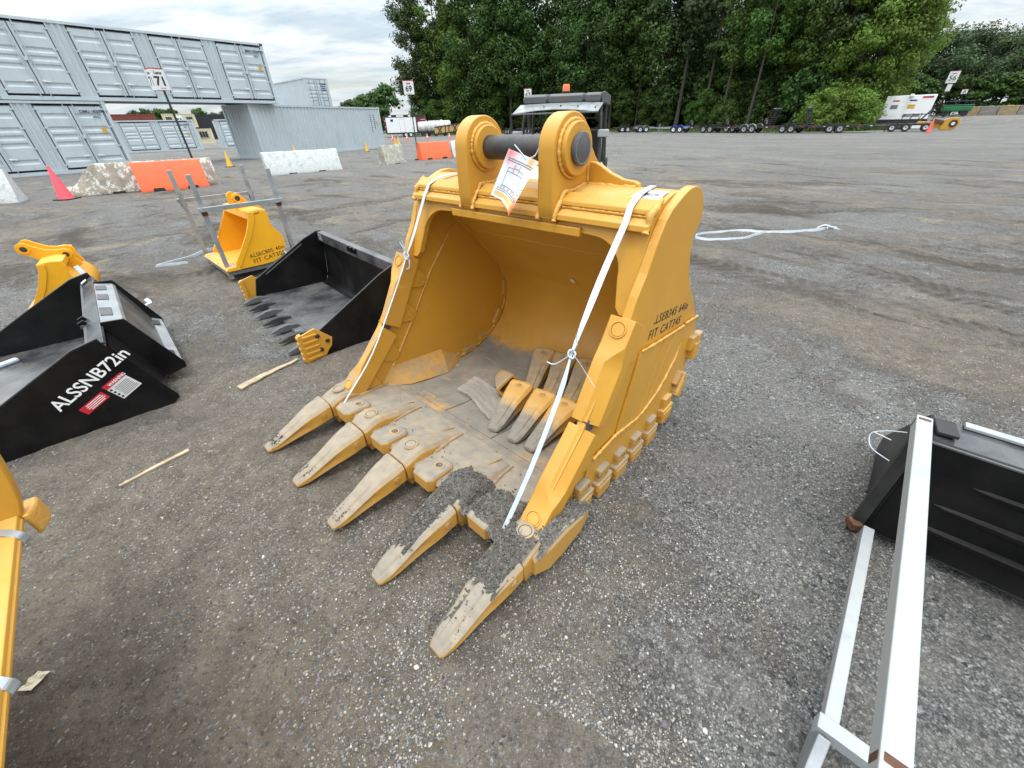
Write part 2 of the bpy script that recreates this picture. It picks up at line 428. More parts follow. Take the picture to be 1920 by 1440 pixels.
t.links.new(wm('DIVIDE', sx.outputs[0], zz), cx.inputs[0]); t.links.new(wm('DIVIDE', sx.outputs[1], zz), cx.inputs[1])
mp = wn('ShaderNodeMapping'); mp.inputs['Scale'].default_value = (1.0, 1.9, 1); mp.inputs['Location'].default_value = (3.3, 1.2, 0)
mp.inputs['Rotation'].default_value = (0, 0, R(28)); t.links.new(cx.outputs[0], mp.inputs[0])
n1 = wn('ShaderNodeTexNoise'); n1.inputs['Scale'].default_value = 0.95; n1.inputs['Detail'].default_value = 9; n1.inputs['Roughness'].default_value = 0.58; n1.inputs['Distortion'].default_value = 0.35
t.links.new(mp.outputs[0], n1.inputs['Vector'])
n2 = wn('ShaderNodeTexNoise'); n2.inputs['Scale'].default_value = 2.3; n2.inputs['Detail'].default_value = 8; n2.inputs['Roughness'].default_value = 0.6
t.links.new(mp.outputs[0], n2.inputs['Vector'])
cov = wn('ShaderNodeValToRGB'); cov.color_ramp.elements[0].position = 0.36; cov.color_ramp.elements[0].color = (0.42,) * 3 + (1,)
cov.color_ramp.elements[1].position = 0.50; cov.color_ramp.elements[1].color = (1, 1, 1, 1)
t.links.new(n1.outputs['Fac'], cov.inputs[0])
shade = wn('ShaderNodeValToRGB')
e = shade.color_ramp.elements; e[0].position = 0.32; e[0].color = (0.60, 0.73, 0.83, 1); e[1].position = 0.62; e[1].color = (0.98, 1.0, 1.0, 1)
e2 = e.new(0.47); e2.color = (0.82, 0.90, 0.95, 1)
t.links.new(n2.outputs['Fac'], shade.inputs[0])
bg2 = wn('ShaderNodeBackground')
# an overcast sky is about three times brighter overhead than at the horizon
t.links.new(wm('ADD', wm('MULTIPLY', wm('POWER', wm('MAXIMUM', sx.outputs[2], 0.0), 1.35), 3.7), 0.86), bg2.inputs['Strength'])
t.links.new(shade.outputs[0], bg2.inputs['Color'])
ms = wn('ShaderNodeMixShader'); t.links.new(cov.outputs[0], ms.inputs[0]); t.links.new(bg1.outputs[0], ms.inputs[1]); t.links.new(bg2.outputs[0], ms.inputs[2])
wo = wn('ShaderNodeOutputWorld'); t.links.new(ms.outputs[0], wo.inputs['Surface'])
sd = bpy.data.lights.new('sun', 'SUN'); so = bpy.data.objects.new('sun', sd); COL.objects.link(so)
sd.energy = 1.5; sd.angle = R(14); sd.color = (1.0, 0.95, 0.88)
sdir = Vector((math.sin(SUN_AZ) * math.cos(SUN_EL), math.cos(SUN_AZ) * math.cos(SUN_EL), math.sin(SUN_EL)))
so.rotation_euler = sdir.to_track_quat('Z', 'Y').to_euler()
so.location = (0, 0, 30)
vs = scene.view_settings; vs.view_transform = 'Standard'; vs.look = 'None'; vs.exposure = 0.0; vs.gamma = 1.0; vs.use_curve_mapping = False
scene.cycles.max_bounces = 6; scene.cycles.use_denoising = True

# ------------------------------------------------------------------ ground
def sstep(a, b, x):
    u = max(0.0, min(1.0, (x - a) / (b - a))); return u * u * (3 - 2 * u)
def gz(x, y):
    """ground height"""
    r = math.hypot(x, y)
    h = 0.0
    p = Vector((x, y, 0))
    if r < 30:
        # wheel ruts run diagonally across the yard
        q = Vector((x * 0.72 - y * 0.69, x * 0.69 + y * 0.72, 0))
        a = 0.030 * sstep(3.0, 7.0, r) * (1 - sstep(22, 30, r))
        h += a * (noise.noise(Vector((q.x * 1.5, q.y * 0.28, 3.1))) + 0.6 * noise.noise(Vector((q.x * 4.5, q.y * 0.8, 9.1))))
        h += 0.012 * noise.noise(p * 1.1) + 0.008 * noise.noise(p * 3.7) + 0.0055 * noise.noise(p * 11.0)
        if r < 5: h += 0.0035 * noise.noise(p * 27.0) + 0.010 * noise.noise(Vector(((x * 0.80 - y * 0.60) * 5.5, (x * 0.60 + y * 0.80) * 1.1, 7.7))) * sstep(-0.1, -0.7, x)
    # loose soil pushed up under the tooth tips of the big bucket and round the two black buckets
    lx, ly = (x + 0.841) * 0.728 - (y - 1.117) * 0.685, (x + 0.841) * 0.685 + (y - 1.117) * 0.728
    if abs(lx) < 1.1 and -0.4 < ly < 0.5:
        h += 0.035 * math.exp(-((ly - 0.03) / 0.14) ** 2) * (0.7 + 0.6 * noise.noise(p * 6)) * sstep(1.1, 0.8, abs(lx))
    # bank of gravel rising at the far right
    if x > 20:
        d = x * 0.86 + y * 0.32 - 54.0
        h += 1.0 * sstep(0.0, 8.0, d) * sstep(22, 40, x) * (1 - 0.0)
    return h
def make_ground():
    rs = [0.25]
    while rs[-1] < 700:
        r = rs[-1]; rs.append(r + max(0.018, r * 0.010) if r < 12 else r * 1.045)
    angs = list(np.linspace(-70, 70, 520)) + list(np.linspace(76, 284, 53))
    V, n = [], len(angs)
    for r in rs:
        for a in angs:
            x, y = r * math.sin(R(a)), r * math.cos(R(a)); V.append((x, y, gz(x, y)))
    k = len(V); V.append((0, 0, gz(0, 0)))
    idx = np.arange(len(rs) * n).reshape(len(rs), n)
    a, b = idx[:-1], idx[1:]
    F = np.stack([a, b, np.roll(b, -1, 1), np.roll(a, -1, 1)], -1).reshape(-1, 4)[:, ::-1]
    cap = [[idx[0, i], idx[0, (i + 1) % n], k, k] for i in range(n)]
    o = raw_mesh('ground', V, F, M['ground'], smooth=True)
    tag(o, 'grey gravel yard with brown mud and wheel tracks', 'ground', kind='structure')
    return o

def ground_mat():
    m = bpy.data.materials.new('gravel_and_mud'); t = NT(m); b = t.b
    P = t.geo('Position'); s = t.sep(P)
    def vadd(v, col, k):
        sc = t.new('ShaderNodeVectorMath', operation='MULTIPLY_ADD'); t.ln(col, sc.inputs[0]); sc.inputs[1].default_value = (k, k, 0); t.ln(v, sc.inputs[2]); return sc.outputs[0]
    def ncol(v, scale, det=3):
        n = t.new('ShaderNodeTexNoise', Scale=scale, Detail=det); t.ln(v, n.inputs['Vector']); return n.outputs['Color']
    wp = vadd(P, ncol(P, 0.30), 3.2)                     # slow meander
    wp = vadd(wp, ncol(P, 1.7), 0.35)
    rotv = t.mapping(wp, (1, 1, 1), (0, 0, R(-44)))
    streak = t.mapping(rotv, (1.0, 0.30, 1.0))
    def dist(x, y, r):
        dv = t.new('ShaderNodeVectorMath', operation='DISTANCE'); t.ln(P, dv.inputs[0]); dv.inputs[1].default_value = (x, y, 0)
        return t.math('SUBTRACT', 1.0, t.math('DIVIDE', dv.outputs['Value'], r), clamp=True)
    m1 = t.noise(streak, 0.85, 8, 0.62); m2 = t.noise(P, 2.6, 9, 0.68); m3 = t.noise(P, 21, 6, 0.72)
    mv = t.math('ADD', t.math('ADD', t.math('MULTIPLY', m1, 0.52), t.math('MULTIPLY', m2, 0.34)), t.math('MULTIPLY', m3, 0.14))
    mv = t.math('ADD', mv, t.math('MULTIPLY', dist(-1.15, 0.80, 2.5), 0.30))
    mv = t.math('ADD', mv, t.math('MULTIPLY', dist(3.4, 2.6, 1.6), 0.12))
    mv = t.math('SUBTRACT', mv, t.math('MULTIPLY', dist(1.6, 0.9, 2.5), 0.13))
    rr_ = t.math('SQRT', t.math('ADD', t.math('POWER', s[0], 2.0), t.math('POWER', s[1], 2.0)))
    farout = t.math('DIVIDE', t.math('SUBTRACT', rr_, 14.0), 22.0, clamp=True)
    mv = t.math('SUBTRACT', mv, t.math('MULTIPLY', farout, 0.09))
    mud = t.ramp(mv, [(0.480, 0.0), (0.545, 0.70), (0.63, 1.0)])
    def vor(scale, vec=None):
        v = t.new('ShaderNodeTexVoronoi', feature='F1'); v.inputs['Scale'].default_value = scale; t.ln(vec if vec is not None else P, v.inputs['Vector']); return v
    wob = vadd(P, ncol(P, 110, 2), 0.007)
    va, vb, vc = vor(118, wob), vor(66, wob), vor(250)
    stones = [(0.0, (0.066, 0.067, 0.068)), (0.35, (0.165, 0.166, 0.166)), (0.62, (0.255, 0.251, 0.242)), (0.86, (0.360, 0.350, 0.332)), (0.96, (0.48, 0.46, 0.43)), (1.0, (0.66, 0.64, 0.61))]
    ca = t.ramp(t.sep(va.outputs['Color'])[0], stones); cb = t.ramp(t.sep(vb.outputs['Color'])[0], stones); cc = t.ramp(t.sep(vc.outputs['Color'])[0], stones)
    big = t.ramp(t.sep(vb.outputs['Color'])[1], [(0.74, 0.0), (0.80, 1.0)])
    c = t.mix(0.40, ca, cc); c = t.mix(big, c, cb)
    c = t.mix(1.0, c, t.ramp(va.outputs['Distance'], [(0.25, 1.0), (0.65, 0.50)]), 'MULTIPLY')
    c = t.mix(t.ramp(t.noise(P, 3.1, 8, 0.72), [(0.42, 0.0), (0.66, 0.60)]), c, (0.205, 0.190, 0.168))
    c = t.mix(1.0, c, t.ramp(t.noise(streak, 0.5, 7, 0.65), [(0.32, 0.78), (0.68, 1.16)]), 'MULTIPLY')
    # packed brown mud with crumbs and dark cracks
    mc = t.ramp(t.noise(P, 7.5, 10, 0.74), [(0.30, (0.120, 0.094, 0.067)), (0.50, (0.215, 0.174, 0.130)), (0.70, (0.325, 0.270, 0.205))])
    crumb = t.noise(P, 46, 8, 0.75)
    mc = t.mix(t.ramp(crumb, [(0.34, 0.80), (0.47, 0.0)]), mc, (0.060, 0.050, 0.040))
    mc = t.mix(t.ramp(t.sep(vc.outputs['Color'])[1], [(0.86, 0.0), (0.92, 0.8)]), mc, cc)
    mc = t.mix(t.ramp(t.sep(va.outputs['Color'])[1], [(0.90, 0.0), (0.93, 0.9)]), mc, ca)
    c = t.mix(t.math('MULTIPLY', mud, 0.93), c, mc)
    # dark damp soil turned up along the wheel tracks, pale dried silt beside it
    away = t.math('DIVIDE', t.math('SUBTRACT', rr_, 2.8), 4.5, clamp=True)
    k1 = t.math('ADD', t.math('MULTIPLY', t.noise(t.mapping(rotv, (1.0, 0.36, 1), (0, 0, 0.25), (4, 2, 0)), 1.05, 9, 0.66), 0.72), t.math('MULTIPLY', t.noise(P, 9.0, 8, 0.75), 0.28))
    k1 = t.math('SUBTRACT', k1, t.math('MULTIPLY', farout, 0.06))
    dk = t.math('MULTIPLY', t.ramp(k1, [(0.520, 0.0), (0.565, 0.6), (0.63, 0.95)]), away)
    c = t.mix(dk, c, t.ramp(crumb, [(0.35, (0.040, 0.033, 0.026)), (0.65, (0.120, 0.098, 0.075))]))
    k2 = t.math('ADD', t.math('MULTIPLY', t.noise(t.mapping(rotv, (1.0, 0.34, 1), (0, 0, -.2), (9, 5, 0)), 1.25, 8, 0.64), 0.75), t.math('MULTIPLY', t.noise(P, 12, 7, 0.7), 0.25))
    c = t.mix(t.math('MULTIPLY', t.ramp(k2, [(0.550, 0.0), (0.61, 0.8)]), away), c, t.ramp(t.noise(P, 14, 6), [(0.35, (0.20, 0.165, 0.118)), (0.65, (0.31, 0.265, 0.20))]))
    # tyre tracks: bands of turned soil with lug marks, each along its own line
    lug_h = None
    for px, py, ang, hw_, keep in ((-4.3, 9.6, 46, .24, .50), (-6.3, 9.9, 46, .24, .52), (-2.6, 7.2, 52, .20, .55), (-8.2, 13.5, 33, .26, .50), (7.5, 12.3, -24, .34, .50), (5.6, 8.6, -14, .28, .53), (3.7, 4.0, -58, .20, .50), (4.9, 3.9, -58, .20, .52), (-2.0, 2.9, 40, .16, .56), (1.5, 10.5, 8, .26, .52)):
        pv = t.mapping(vadd(P, ncol(P, 0.5), 0.55), (1, 1, 1), (0, 0, R(-ang)), (-(px * math.cos(R(ang)) + py * math.sin(R(ang))), px * math.sin(R(ang)) - py * math.cos(R(ang)), 0))
        ps = t.sep(pv)
        ay = t.math('ABSOLUTE', ps[1])
        edge_ = t.math('ADD', ay, t.math('MULTIPLY', t.math('SUBTRACT', m2, 0.5), 0.45))
        band = t.math('SUBTRACT', 1.0, t.math('DIVIDE', t.math('SUBTRACT', edge_, hw_), 0.07), clamp=True)
        along_ = t.math('SUBTRACT', 1.0, t.math('DIVIDE', t.math('SUBTRACT', t.math('ABSOLUTE', ps[0]), 2.2), 1.6), clamp=True)
        patchy = t.ramp(t.noise(t.mapping(pv, (.5, 1.6, 1), (0, 0, 0), (px, py, 0)), 1.2, 7, .65), [(keep - .06, 0.0), (keep + .04, 1.0)])
        lug = t.math('SINE', t.math('ADD', t.math('MULTIPLY', ps[0], 42.0), t.math('MULTIPLY', ay, 26.0)))
        lug = t.math('MULTIPLY_ADD', lug, 0.5, 0.5)
        msk = t.math('MULTIPLY', t.math('MULTIPLY', band, along_), patchy)
        c = t.mix(t.math('MULTIPLY', msk, t.math('MULTIPLY_ADD', lug, 0.45, 0.45)), c, t.ramp(crumb, [(0.35, (0.050, 0.041, 0.032)), (0.65, (0.130, 0.106, 0.080))]))
        lh = t.math('MULTIPLY', msk, lug); lug_h = lh if lug_h is None else t.math('ADD', lug_h, lh)
    t.ln(c, b.inputs['Base Color'])
    b.inputs['Roughness'].default_value = 0.9; b.inputs['Specular IOR Level'].default_value = 0.25
    h = t.math('ADD', t.math('MULTIPLY', va.outputs['Distance'], -0.8), t.math('MULTIPLY', t.math('MULTIPLY', vb.outputs['Distance'], -1.0), big))
    h = t.math('MULTIPLY', h, t.math('SUBTRACT', 1.0, t.math('MULTIPLY', mud, 0.6)))
    h = t.math('ADD', h, t.math('MULTIPLY', crumb, t.math('MULTIPLY_ADD', mud, 2.6, 1.0)))
    n1 = t.bump(h, 1.0, 0.011)
    h2 = t.math('ADD', t.math('ADD', t.noise(rotv, 5.0, 9, 0.72), t.math('MULTIPLY', lug_h, -0.45)), t.math('MULTIPLY', t.math('ADD', dk, mud), 0.12))
    t.ln(t.bump(h2, 0.9, 0.055, n1), b.inputs['Normal'])
    return m
M['ground'] = ground_mat()
make_ground()

def stone_mat():
    m = bpy.data.materials.new('loose_stones'); t = NT(m); b = t.b
    rnd = t.geo('Random Per Island')
    c = t.ramp(rnd, [(0.0, (0.05, 0.053, 0.057)), (0.4, (0.145, 0.144, 0.142)), (0.7, (0.23, 0.22, 0.20)), (0.93, (0.36, 0.33, 0.29)), (1.0, (0.55, 0.53, 0.48))])
    c = t.mix(t.ramp(t.noise(t.geo(), 120, 4), [(0.35, 0.0), (0.75, 0.5)]), c, (0.19, 0.17, 0.145))
    t.ln(c, b.inputs['Base Color']); b.inputs['Roughness'].default_value = 0.8; b.inputs['Specular IOR Level'].default_value = 0.3
    return m
M['stone'] = stone_mat()
def mudclod_mat():
    m = bpy.data.materials.new('gritty_mud'); t = NT(m); b = t.b; P = t.geo()
    rnd = t.geo('Random Per Island')
    c = t.ramp(t.noise(P, 30, 8, 0.7), [(0.3, (0.060, 0.053, 0.044)), (0.7, (0.135, 0.120, 0.100))])
    v = t.new('ShaderNodeTexVoronoi'); v.inputs['Scale'].default_value = 120; t.ln(P, v.inputs['Vector'])
    c = t.mix(t.ramp(t.sep(v.outputs['Color'])[0], [(0.3, 0.0), (0.9, 0.7)]), c, (0.19, 0.18, 0.165))
    c = t.mix(1.0, c, t.ramp(rnd, [(0.0, 0.7), (1.0, 1.25)]), 'MULTIPLY')
    t.ln(c, b.inputs['Base Color']); b.inputs['Roughness'].default_value = 0.95
    t.ln(t.bump(t.math('ADD', v.outputs['Distance'], t.noise(P, 60, 6)), 0.9, 0.006), b.inputs['Normal'])
    return m
M['mudclod'] = mudclod_mat()
ICO_V = None
def ico():
    bm = bmesh.new(); bmesh.ops.create_icosphere(bm, subdivisions=1, radius=1.0)
    V = np.array([v.co[:] for v in bm.verts]); F = np.array([[v.index for v in f.verts] for f in bm.faces]); bm.free()
    return V, F
ICO_V, ICO_F = ico()
def stones_mesh(pts, sizes, rng, flat=0.7):
    n = len(ICO_V); VAR = []
    for _ in range(60):
        Q, _r = np.linalg.qr(rng.normal(size=(3, 3)))
        v = ICO_V * (1 + rng.uniform(-0.24, 0.24, (n, 1))); v = (v * np.array([1, rng.uniform(0.6, 1), rng.uniform(0.45, 0.8)])) @ Q.T
        v[:, 2] *= flat; VAR.append(v)
    VAR = np.array(VAR); k = len(pts); pts = np.asarray(pts); sizes = np.asarray(sizes)
    v = VAR[rng.integers(0, 60, k)]; a = rng.uniform(0, 6.283, k)[:, None]
    x = v[..., 0] * np.cos(a) - v[..., 1] * np.sin(a); y = v[..., 0] * np.sin(a) + v[..., 1] * np.cos(a)
    V = np.stack([x, y, v[..., 2]], -1) * sizes[:, None, None] + pts[:, None, :]
    F = ICO_F[None] + (np.arange(k) * n)[:, None, None]
    return V.reshape(-1, 3), F.reshape(-1, 3)
def loose_gravel():
    rng = np.random.default_rng(5); P, S = [], []
    while len(P) < 62000:
        r = 0.45 + 4.4 * rng.random() ** 1.05; a = rng.uniform(-64, 64)
        x, y = r * math.sin(R(a)), r * math.cos(R(a))
        k = noise.noise(Vector((x * 1.4, y * 1.4, 5))) + 0.6 * noise.noise(Vector((x * 4.2, y * 4.2, 1))) + 0.35 * sstep(-0.6, 1.0, x + 0.3 * y)
        if rng.random() > 0.30 + 1.1 * k: continue
        s_ = 0.0024 + 0.0040 * rng.random() ** 1.8 + (0.008 * rng.random() if rng.random() < 0.008 else 0)
        P.append((x, y, gz(x, y) + s_ * 0.10)); S.append(s_)
    V, F = stones_mesh(np.array(P), S, rng)
    tag(raw_mesh('gravel', V, F, M['stone']), 'loose grey stones strewn over the gravel yard', 'gravel', kind='stuff')
loose_gravel()

# ------------------------------------------------------------------ the big excavator bucket
BO, BRZ = Vector((-0.841, 1.117, 0)), R(-43.265)
def bw(x, y, z):
    c, s_ = math.cos(BRZ), math.sin(BRZ)
    return Vector((BO.x + c * x - s_ * y, BO.y + s_ * x + c * y, BO.z + z))
rng = np.random.default_rng(11)

def weld(path, r=0.010, jit=0.35, step=0.012):
    """a lumpy bead along a polyline"""
    P = []
    path = [Vector(p) for p in path]
    for a, b in zip(path[:-1], path[1:]):
        k = max(2, int((b - a).length / step))
        P += [a.lerp(b, i / k) for i in range(k)]
    P.append(path[-1])
    rr = [r * (1 + random.uniform(-jit, jit)) for _ in P]
    return P, rr

def smooth_poly(pts, n=4, closed=False):
    """Catmull-Rom through 2D points"""
    out = []; N = len(pts)
    for i in range(N - 1 if not closed else N):
        p0, p1, p2, p3 = (pts[(i - 1) % N] if closed or i > 0 else pts[0]), pts[i], pts[(i + 1) % N], (pts[(i + 2) % N] if closed or i + 2 < N else pts[-1])
        for k in range(n):
            u = k / n
            out.append(tuple(0.5 * ((2 * b) + (-a + c) * u + (2 * a - 5 * b + 4 * c - d) * u * u + (-a + 3 * b - 3 * c + d) * u ** 3) for a, b, c, d in zip(p0, p1, p2, p3)))
    if not closed: out.append(pts[-1])
    return out

def big_bucket():
    T = empty('excavator_bucket', BO, BRZ, 'huge mustard yellow excavator bucket with five muddy teeth, in the middle of the yard', 'excavator bucket')
    Y = M['yel']
    # --- shell (floor, curved heel and back wall)
    inner = [(0.78, 0.105), (1.00, 0.062), (1.20, 0.040)] + smooth_poly([(1.31, 0.034), (1.48, 0.040), (1.62, 0.062), (1.76, 0.125), (1.87, 0.215), (1.935, 0.33), (1.955, 0.47), (1.915, 0.62)], 4) + [(1.72, 0.84), (1.53, 1.02), (1.40, 1.15)]
    outer = []
    for i, p in enumerate(inner):
        a, b = inner[max(i - 1, 0)], inner[min(i + 1, len(inner) - 1)]
        d = Vector((b[0] - a[0], b[1] - a[1])).normalized()
        outer.append((p[0] + d.y * 0.026, p[1] - d.x * 0.026))
    m = MB()
    n = len(inner)
    rings = []
    for x in (-0.728, 0.728): rings.append([(x, a, b) for a, b in inner] + [(x, a, b) for a, b in reversed(outer)])
    m.loft(rings); m.build('shell', M['yel_floor'], T, smooth=40)
    # liner plates welded on the floor
    for (x0, x1, y0, y1) in ((-0.60, -0.22, 0.86, 1.50), (-0.21, 0.17, 0.86, 1.22), (0.18, 0.62, 0.86, 1.50), (-0.21, 0.17, 1.235, 1.60)):
        m = MB(); ys = np.linspace(y0, y1, 9)
        def fz(y):
            for (a, b), (c, d) in zip(inner[:-1], inner[1:]):
                if a <= y <= c: return b + (d - b) * (y - a) / (c - a)
            return inner[0][1]
        m.loft([[(x0, y, fz(y) - 0.004), (x1, y, fz(y) - 0.004), (x1, y, fz(y) + 0.007), (x0, y, fz(y) + 0.007)] for y in ys])
        m.build('floor_plate', M['yel_floor'], T, bevel=0.002)
    # drain hole in the back wall
    m = MB(); a = Vector((1.915 - 1.72, 0.62 - 0.84)).normalized(); nrm = Vector((0, a.y, -a.x))
    c0 = Vector((-0.02, 1.86, 0.678))
    m.cyl(c0 - nrm * -0.004, (0, -abs(nrm.y), -abs(nrm.z) * -1 if False else nrm.z), 0.018, 0.004, 20); m.build('drain_hole', M['white_label'], T)
    # --- side plates
    sil = [(0.535, 0.200), (0.60, 0.275), (0.82, 0.500), (0.98, 0.720), (1.098, 0.896), (1.132, 0.971), (1.182, 1.050), (1.226, 1.150), (1.246, 1.186), (1.274, 1.230), (1.311, 1.262)]
    top = smooth_poly([(1.311, 1.262), (1.394, 1.299), (1.449, 1.316), (1.505, 1.319), (1.560, 1.303), (1.605, 1.270), (1.636, 1.222), (1.646, 1.180), (1.628, 1.150), (1.600, 1.105), (1.610, 1.030), (1.650, 0.935), (1.720, 0.845), (1.820, 0.742), (1.905, 0.625), (1.955, 0.520), (1.965, 0.400), (1.930, 0.270), (1.850, 0.155), (1.740, 0.072), (1.600, 0.022), (1.450, 0.004), (1.300, 0.000)], 4)
    bot = [(1.10, 0.018), (0.85, 0.052), (0.66, 0.085), (0.55, 0.115)]
    sil = sil[:-1] + top + bot
    for sgn in (1, -1):
        m = MB(); m.prism(sil, sgn * 0.727, sgn * 0.765)
        m.build('side_plate', M['yel_floor'] if False else Y, T, bevel=0.004)
    # weld seam down each inner cheek
    for sgn in (1, -1):
        P, rr = weld([(sgn * 0.726, 1.478, 1.004), (sgn * 0.726, 1.246, 0.746), (sgn * 0.726, 1.07, 0.496), (sgn * 0.726, 0.85, 0.215)], 0.008)
        m = MB(); m.tube(P, rr, 6); m.build('weld_bead', M['weld'], T, smooth=60)
        P, rr = weld([(sgn * 0.722, a - 0.006, b + 0.008) for a, b in inner[3:]], 0.010)
        m = MB(); m.tube(P, rr, 6); m.build('weld_bead', Y, T, smooth=60)
    P, rr = weld([(-0.72, 1.60, 0.955), (0.72, 1.60, 0.955)], 0.006); m = MB(); m.tube(P, rr, 6); m.build('weld_bead', Y, T, smooth=60)
    # corner wedges between floor and cheeks
    for sgn in (1, -1):
        m = MB(); X = lambda x: sgn * x
        front = [(X(.726), .74, .11), (X(.726), .74, .12), (X(.715), .745, .11)]
        r1 = [(X(.726), .86, .06), (X(.726), .84, .222), (X(.628), .91, .085)]
        r2 = [(X(.726), 1.27, .03), (X(.726), 1.25, .178), (X(.610), 1.21, .040)]
        r3 = [(X(.726), 1.43, .03), (X(.726), 1.43, .050), (X(.716), 1.42, .036)]
        m.loft([front, r1, r2, r3]); m.build('corner_wedge', M['yel_light'], T, bevel=0.002)
    # --- lip plate
    m = MB()
    lip = [(0.418, 0.150), (0.432, 0.168), (0.60, 0.141), (0.80, 0.106), (0.82, 0.098), (0.82, 0.060), (0.60, 0.085), (0.44, 0.108)]
    m.prism(lip, -0.765, 0.765); m.build('lip_plate', M['yel_mud'], T, bevel=0.003)
    lipz = lambda y: 0.168 - (y - 0.432) * 0.167
    # --- adapters, tooth tips
    xs = [-0.7565, -0.378, 0.0, 0.378, 0.7565]
    for i, x in enumerate(xs):
        mtl = M['yel_mud'] if i >= 3 else M['yel_dust']
        m = MB(); rings = []
        prof = [(0.383, .074, .186, .088), (0.40, .078, .192, .082), (0.43, .082, .206, .074), (0.475, .083, .216, .066), (0.52, .079, .206, .060), (0.57, .070, .184, .06), (0.64, .054, .160, .07), (0.71, .042, .136, .085), (0.765, .036, .118, .09)]
        if abs(x) > 0.7: prof = [(p[0], min(p[1], 0.074), p[2] - 0.01, p[3]) for p in prof]
        for y, hw, zt, zb in prof:
            ch = min(0.018, hw * 0.35)
            rings.append([(x - hw, y, zb), (x + hw, y, zb), (x + hw, y, zt - ch), (x + hw - ch, y, zt), (x - hw + ch, y, zt), (x - hw, y, zt - ch)])
        m.loft(rings)
        # lower leg gripping the lip from underneath
        m.box((x, 0.52, 0.055), (0.13, 0.24, 0.05))
        a = m.build('tooth_adapter', M['yel_dust'] if i != 3 else M['yel_mud'], T, bevel=0.004, smooth=35)
        m = MB(); m.ring((x, 0.475, 0.2125), (0, 0.0, 1), 0.036, 0.028, 0.006, 24); m.cyl((x, 0.475, 0.2125), (0, 0, 1), 0.024, 0.005, 20)
        m.build('lifting_boss', M['yel_dust'] if i != 3 else M['yel_mud'], a, smooth=40)
        for s_ in (-1, 1):
            P, rr = weld([(x + s_ * 0.078, 0.56, lipz(0.56) + .004), (x + s_ * 0.050, 0.68, lipz(0.68) + .004), (x + s_ * 0.040, 0.77, lipz(0.77) + .004)], 0.009)
            m = MB(); m.tube(P, rr, 6); m.build('weld_bead', M['yel_dust'], a, smooth=60)
        tip_dx = 0.0
        make_tooth(T, (x, 0, 0), mtl)
    # --- lip shrouds between the teeth
    for i, x in enumerate([-0.567, -0.189, 0.189, 0.567]):
        m = MB()
        plan = [(-0.068, 0.412), (-0.050, 0.382), (0.050, 0.382), (0.068, 0.412), (0.052, 0.535), (0.026, 0.556), (-0.026, 0.556), (-0.052, 0.535)]
        rings = []
        for z0, z1, k in ((-0.066, -0.066, 0.9), (-0.050, -0.050, 1.0), (0.014, 0.014, 1.0), (0.024, 0.024, 0.88)):
            rings.append([(x + px * k, 0.46 + (py - 0.46) * k, max(lipz(py), 0) + z0) for px, py in plan])
        m.loft(rings)
        sh = m.build('lip_shroud', M['yel_mud'], T, bevel=0.003)
        m = MB(); m.ring((x + 0.005, 0.495, lipz(0.495) + 0.0235), (0, 0.16, 1), 0.025, 0.0185, 0.003, 24); m.build('shroud_eye', M['yel_light'], sh, smooth=40)
        m = MB(); m.cyl((x + 0.005, 0.495, lipz(0.495) + 0.0235), (0, 0.16, 1), 0.019, 0.001, 24); m.build('shroud_hole', M['mudclod'], sh)
    # --- side cutters (two on each cheek)
    def cutter(sgn, p0, p1, boss_low):
        p0, p1 = Vector(p0), Vector(p1); d = (p1 - p0).normalized(); nn = Vector((d.y, -d.x))
        L = (p1 - p0).length; m = MB(); rings = []
        for k in range(13):
            u = k / 12; v = u if boss_low else 1 - u
            kk = sstep(0.24, 0.42, v)
            xm = 0.797 - 0.052 * kk; bd = 0.004 + 0.052 * kk; fx = 0.004 * kk
            q = p0 + d * (L * u)
            bump_ = -0.016 * kk
            def pt(x, dep):
                r = q + nn * dep; return (sgn * x, r.x, r.y)
            rings.append([pt(0.690, 0.10), pt(0.690 + fx, bump_ + 0.004), pt(0.696, bump_), pt(xm, bump_), pt(0.800, bump_ + bd), pt(0.800, 0.10), pt(0.767, 0.115), pt(0.725, 0.115)])
        m.loft(rings); o = m.build('side_cutter', M['yel_light'] if sgn < 0 else Y, T, bevel=0.0035, smooth=20)
        ub = 0.11 if boss_low else 0.89
        q = p0 + d * (L * ub); m = MB()
        c = (sgn * 0.745, q.x - nn.x * 0.0, q.y - nn.y * 0.0)
        m.ring(c, (0, -nn.x, -nn.y), 0.034, 0.029, 0.006, 28); m.cyl(c, (0, -nn.x, -nn.y), 0.026, 0.004, 24); m.build('bolt_cover', Y, o, smooth=40)
        # rounded lugs lying on both faces of the cheek, each with its pin
        for ul in (0.22, 0.74):
            q = p0 + d * (L * ul) + nn * 0.165; b = p0 + d * (L * (ul + 0.16)) + nn * 0.10; e = p0 + d * (L * (ul - 0.16)) + nn * 0.10
            arc = [(q.x + 0.045 * math.cos(a), q.y + 0.045 * math.sin(a)) for a in np.linspace(math.atan2(nn.y, nn.x) - 1.35, math.atan2(nn.y, nn.x) + 1.35, 12)]
            for xa, xb in ((0.712, 0.7275), (0.765, 0.779)):
                m = MB(); m.prism([tuple(e)] + arc + [tuple(b)] if (Vector(arc[0]) - e).length < (Vector(arc[0]) - b).length else [tuple(b)] + arc + [tuple(e)], sgn * xa, sgn * xb)
                l = m.build('cutter_lug', Y, o, bevel=0.003)
            m = MB(); m.ring((sgn * 0.7125, q.x, q.y), (-sgn, 0, 0), 0.021, 0.013, 0.004, 20); m.cyl((sgn * 0.7125, q.x, q.y), (-sgn, 0, 0), 0.012, 0.003, 14); m.build('lug_pin', Y, o, smooth=40)
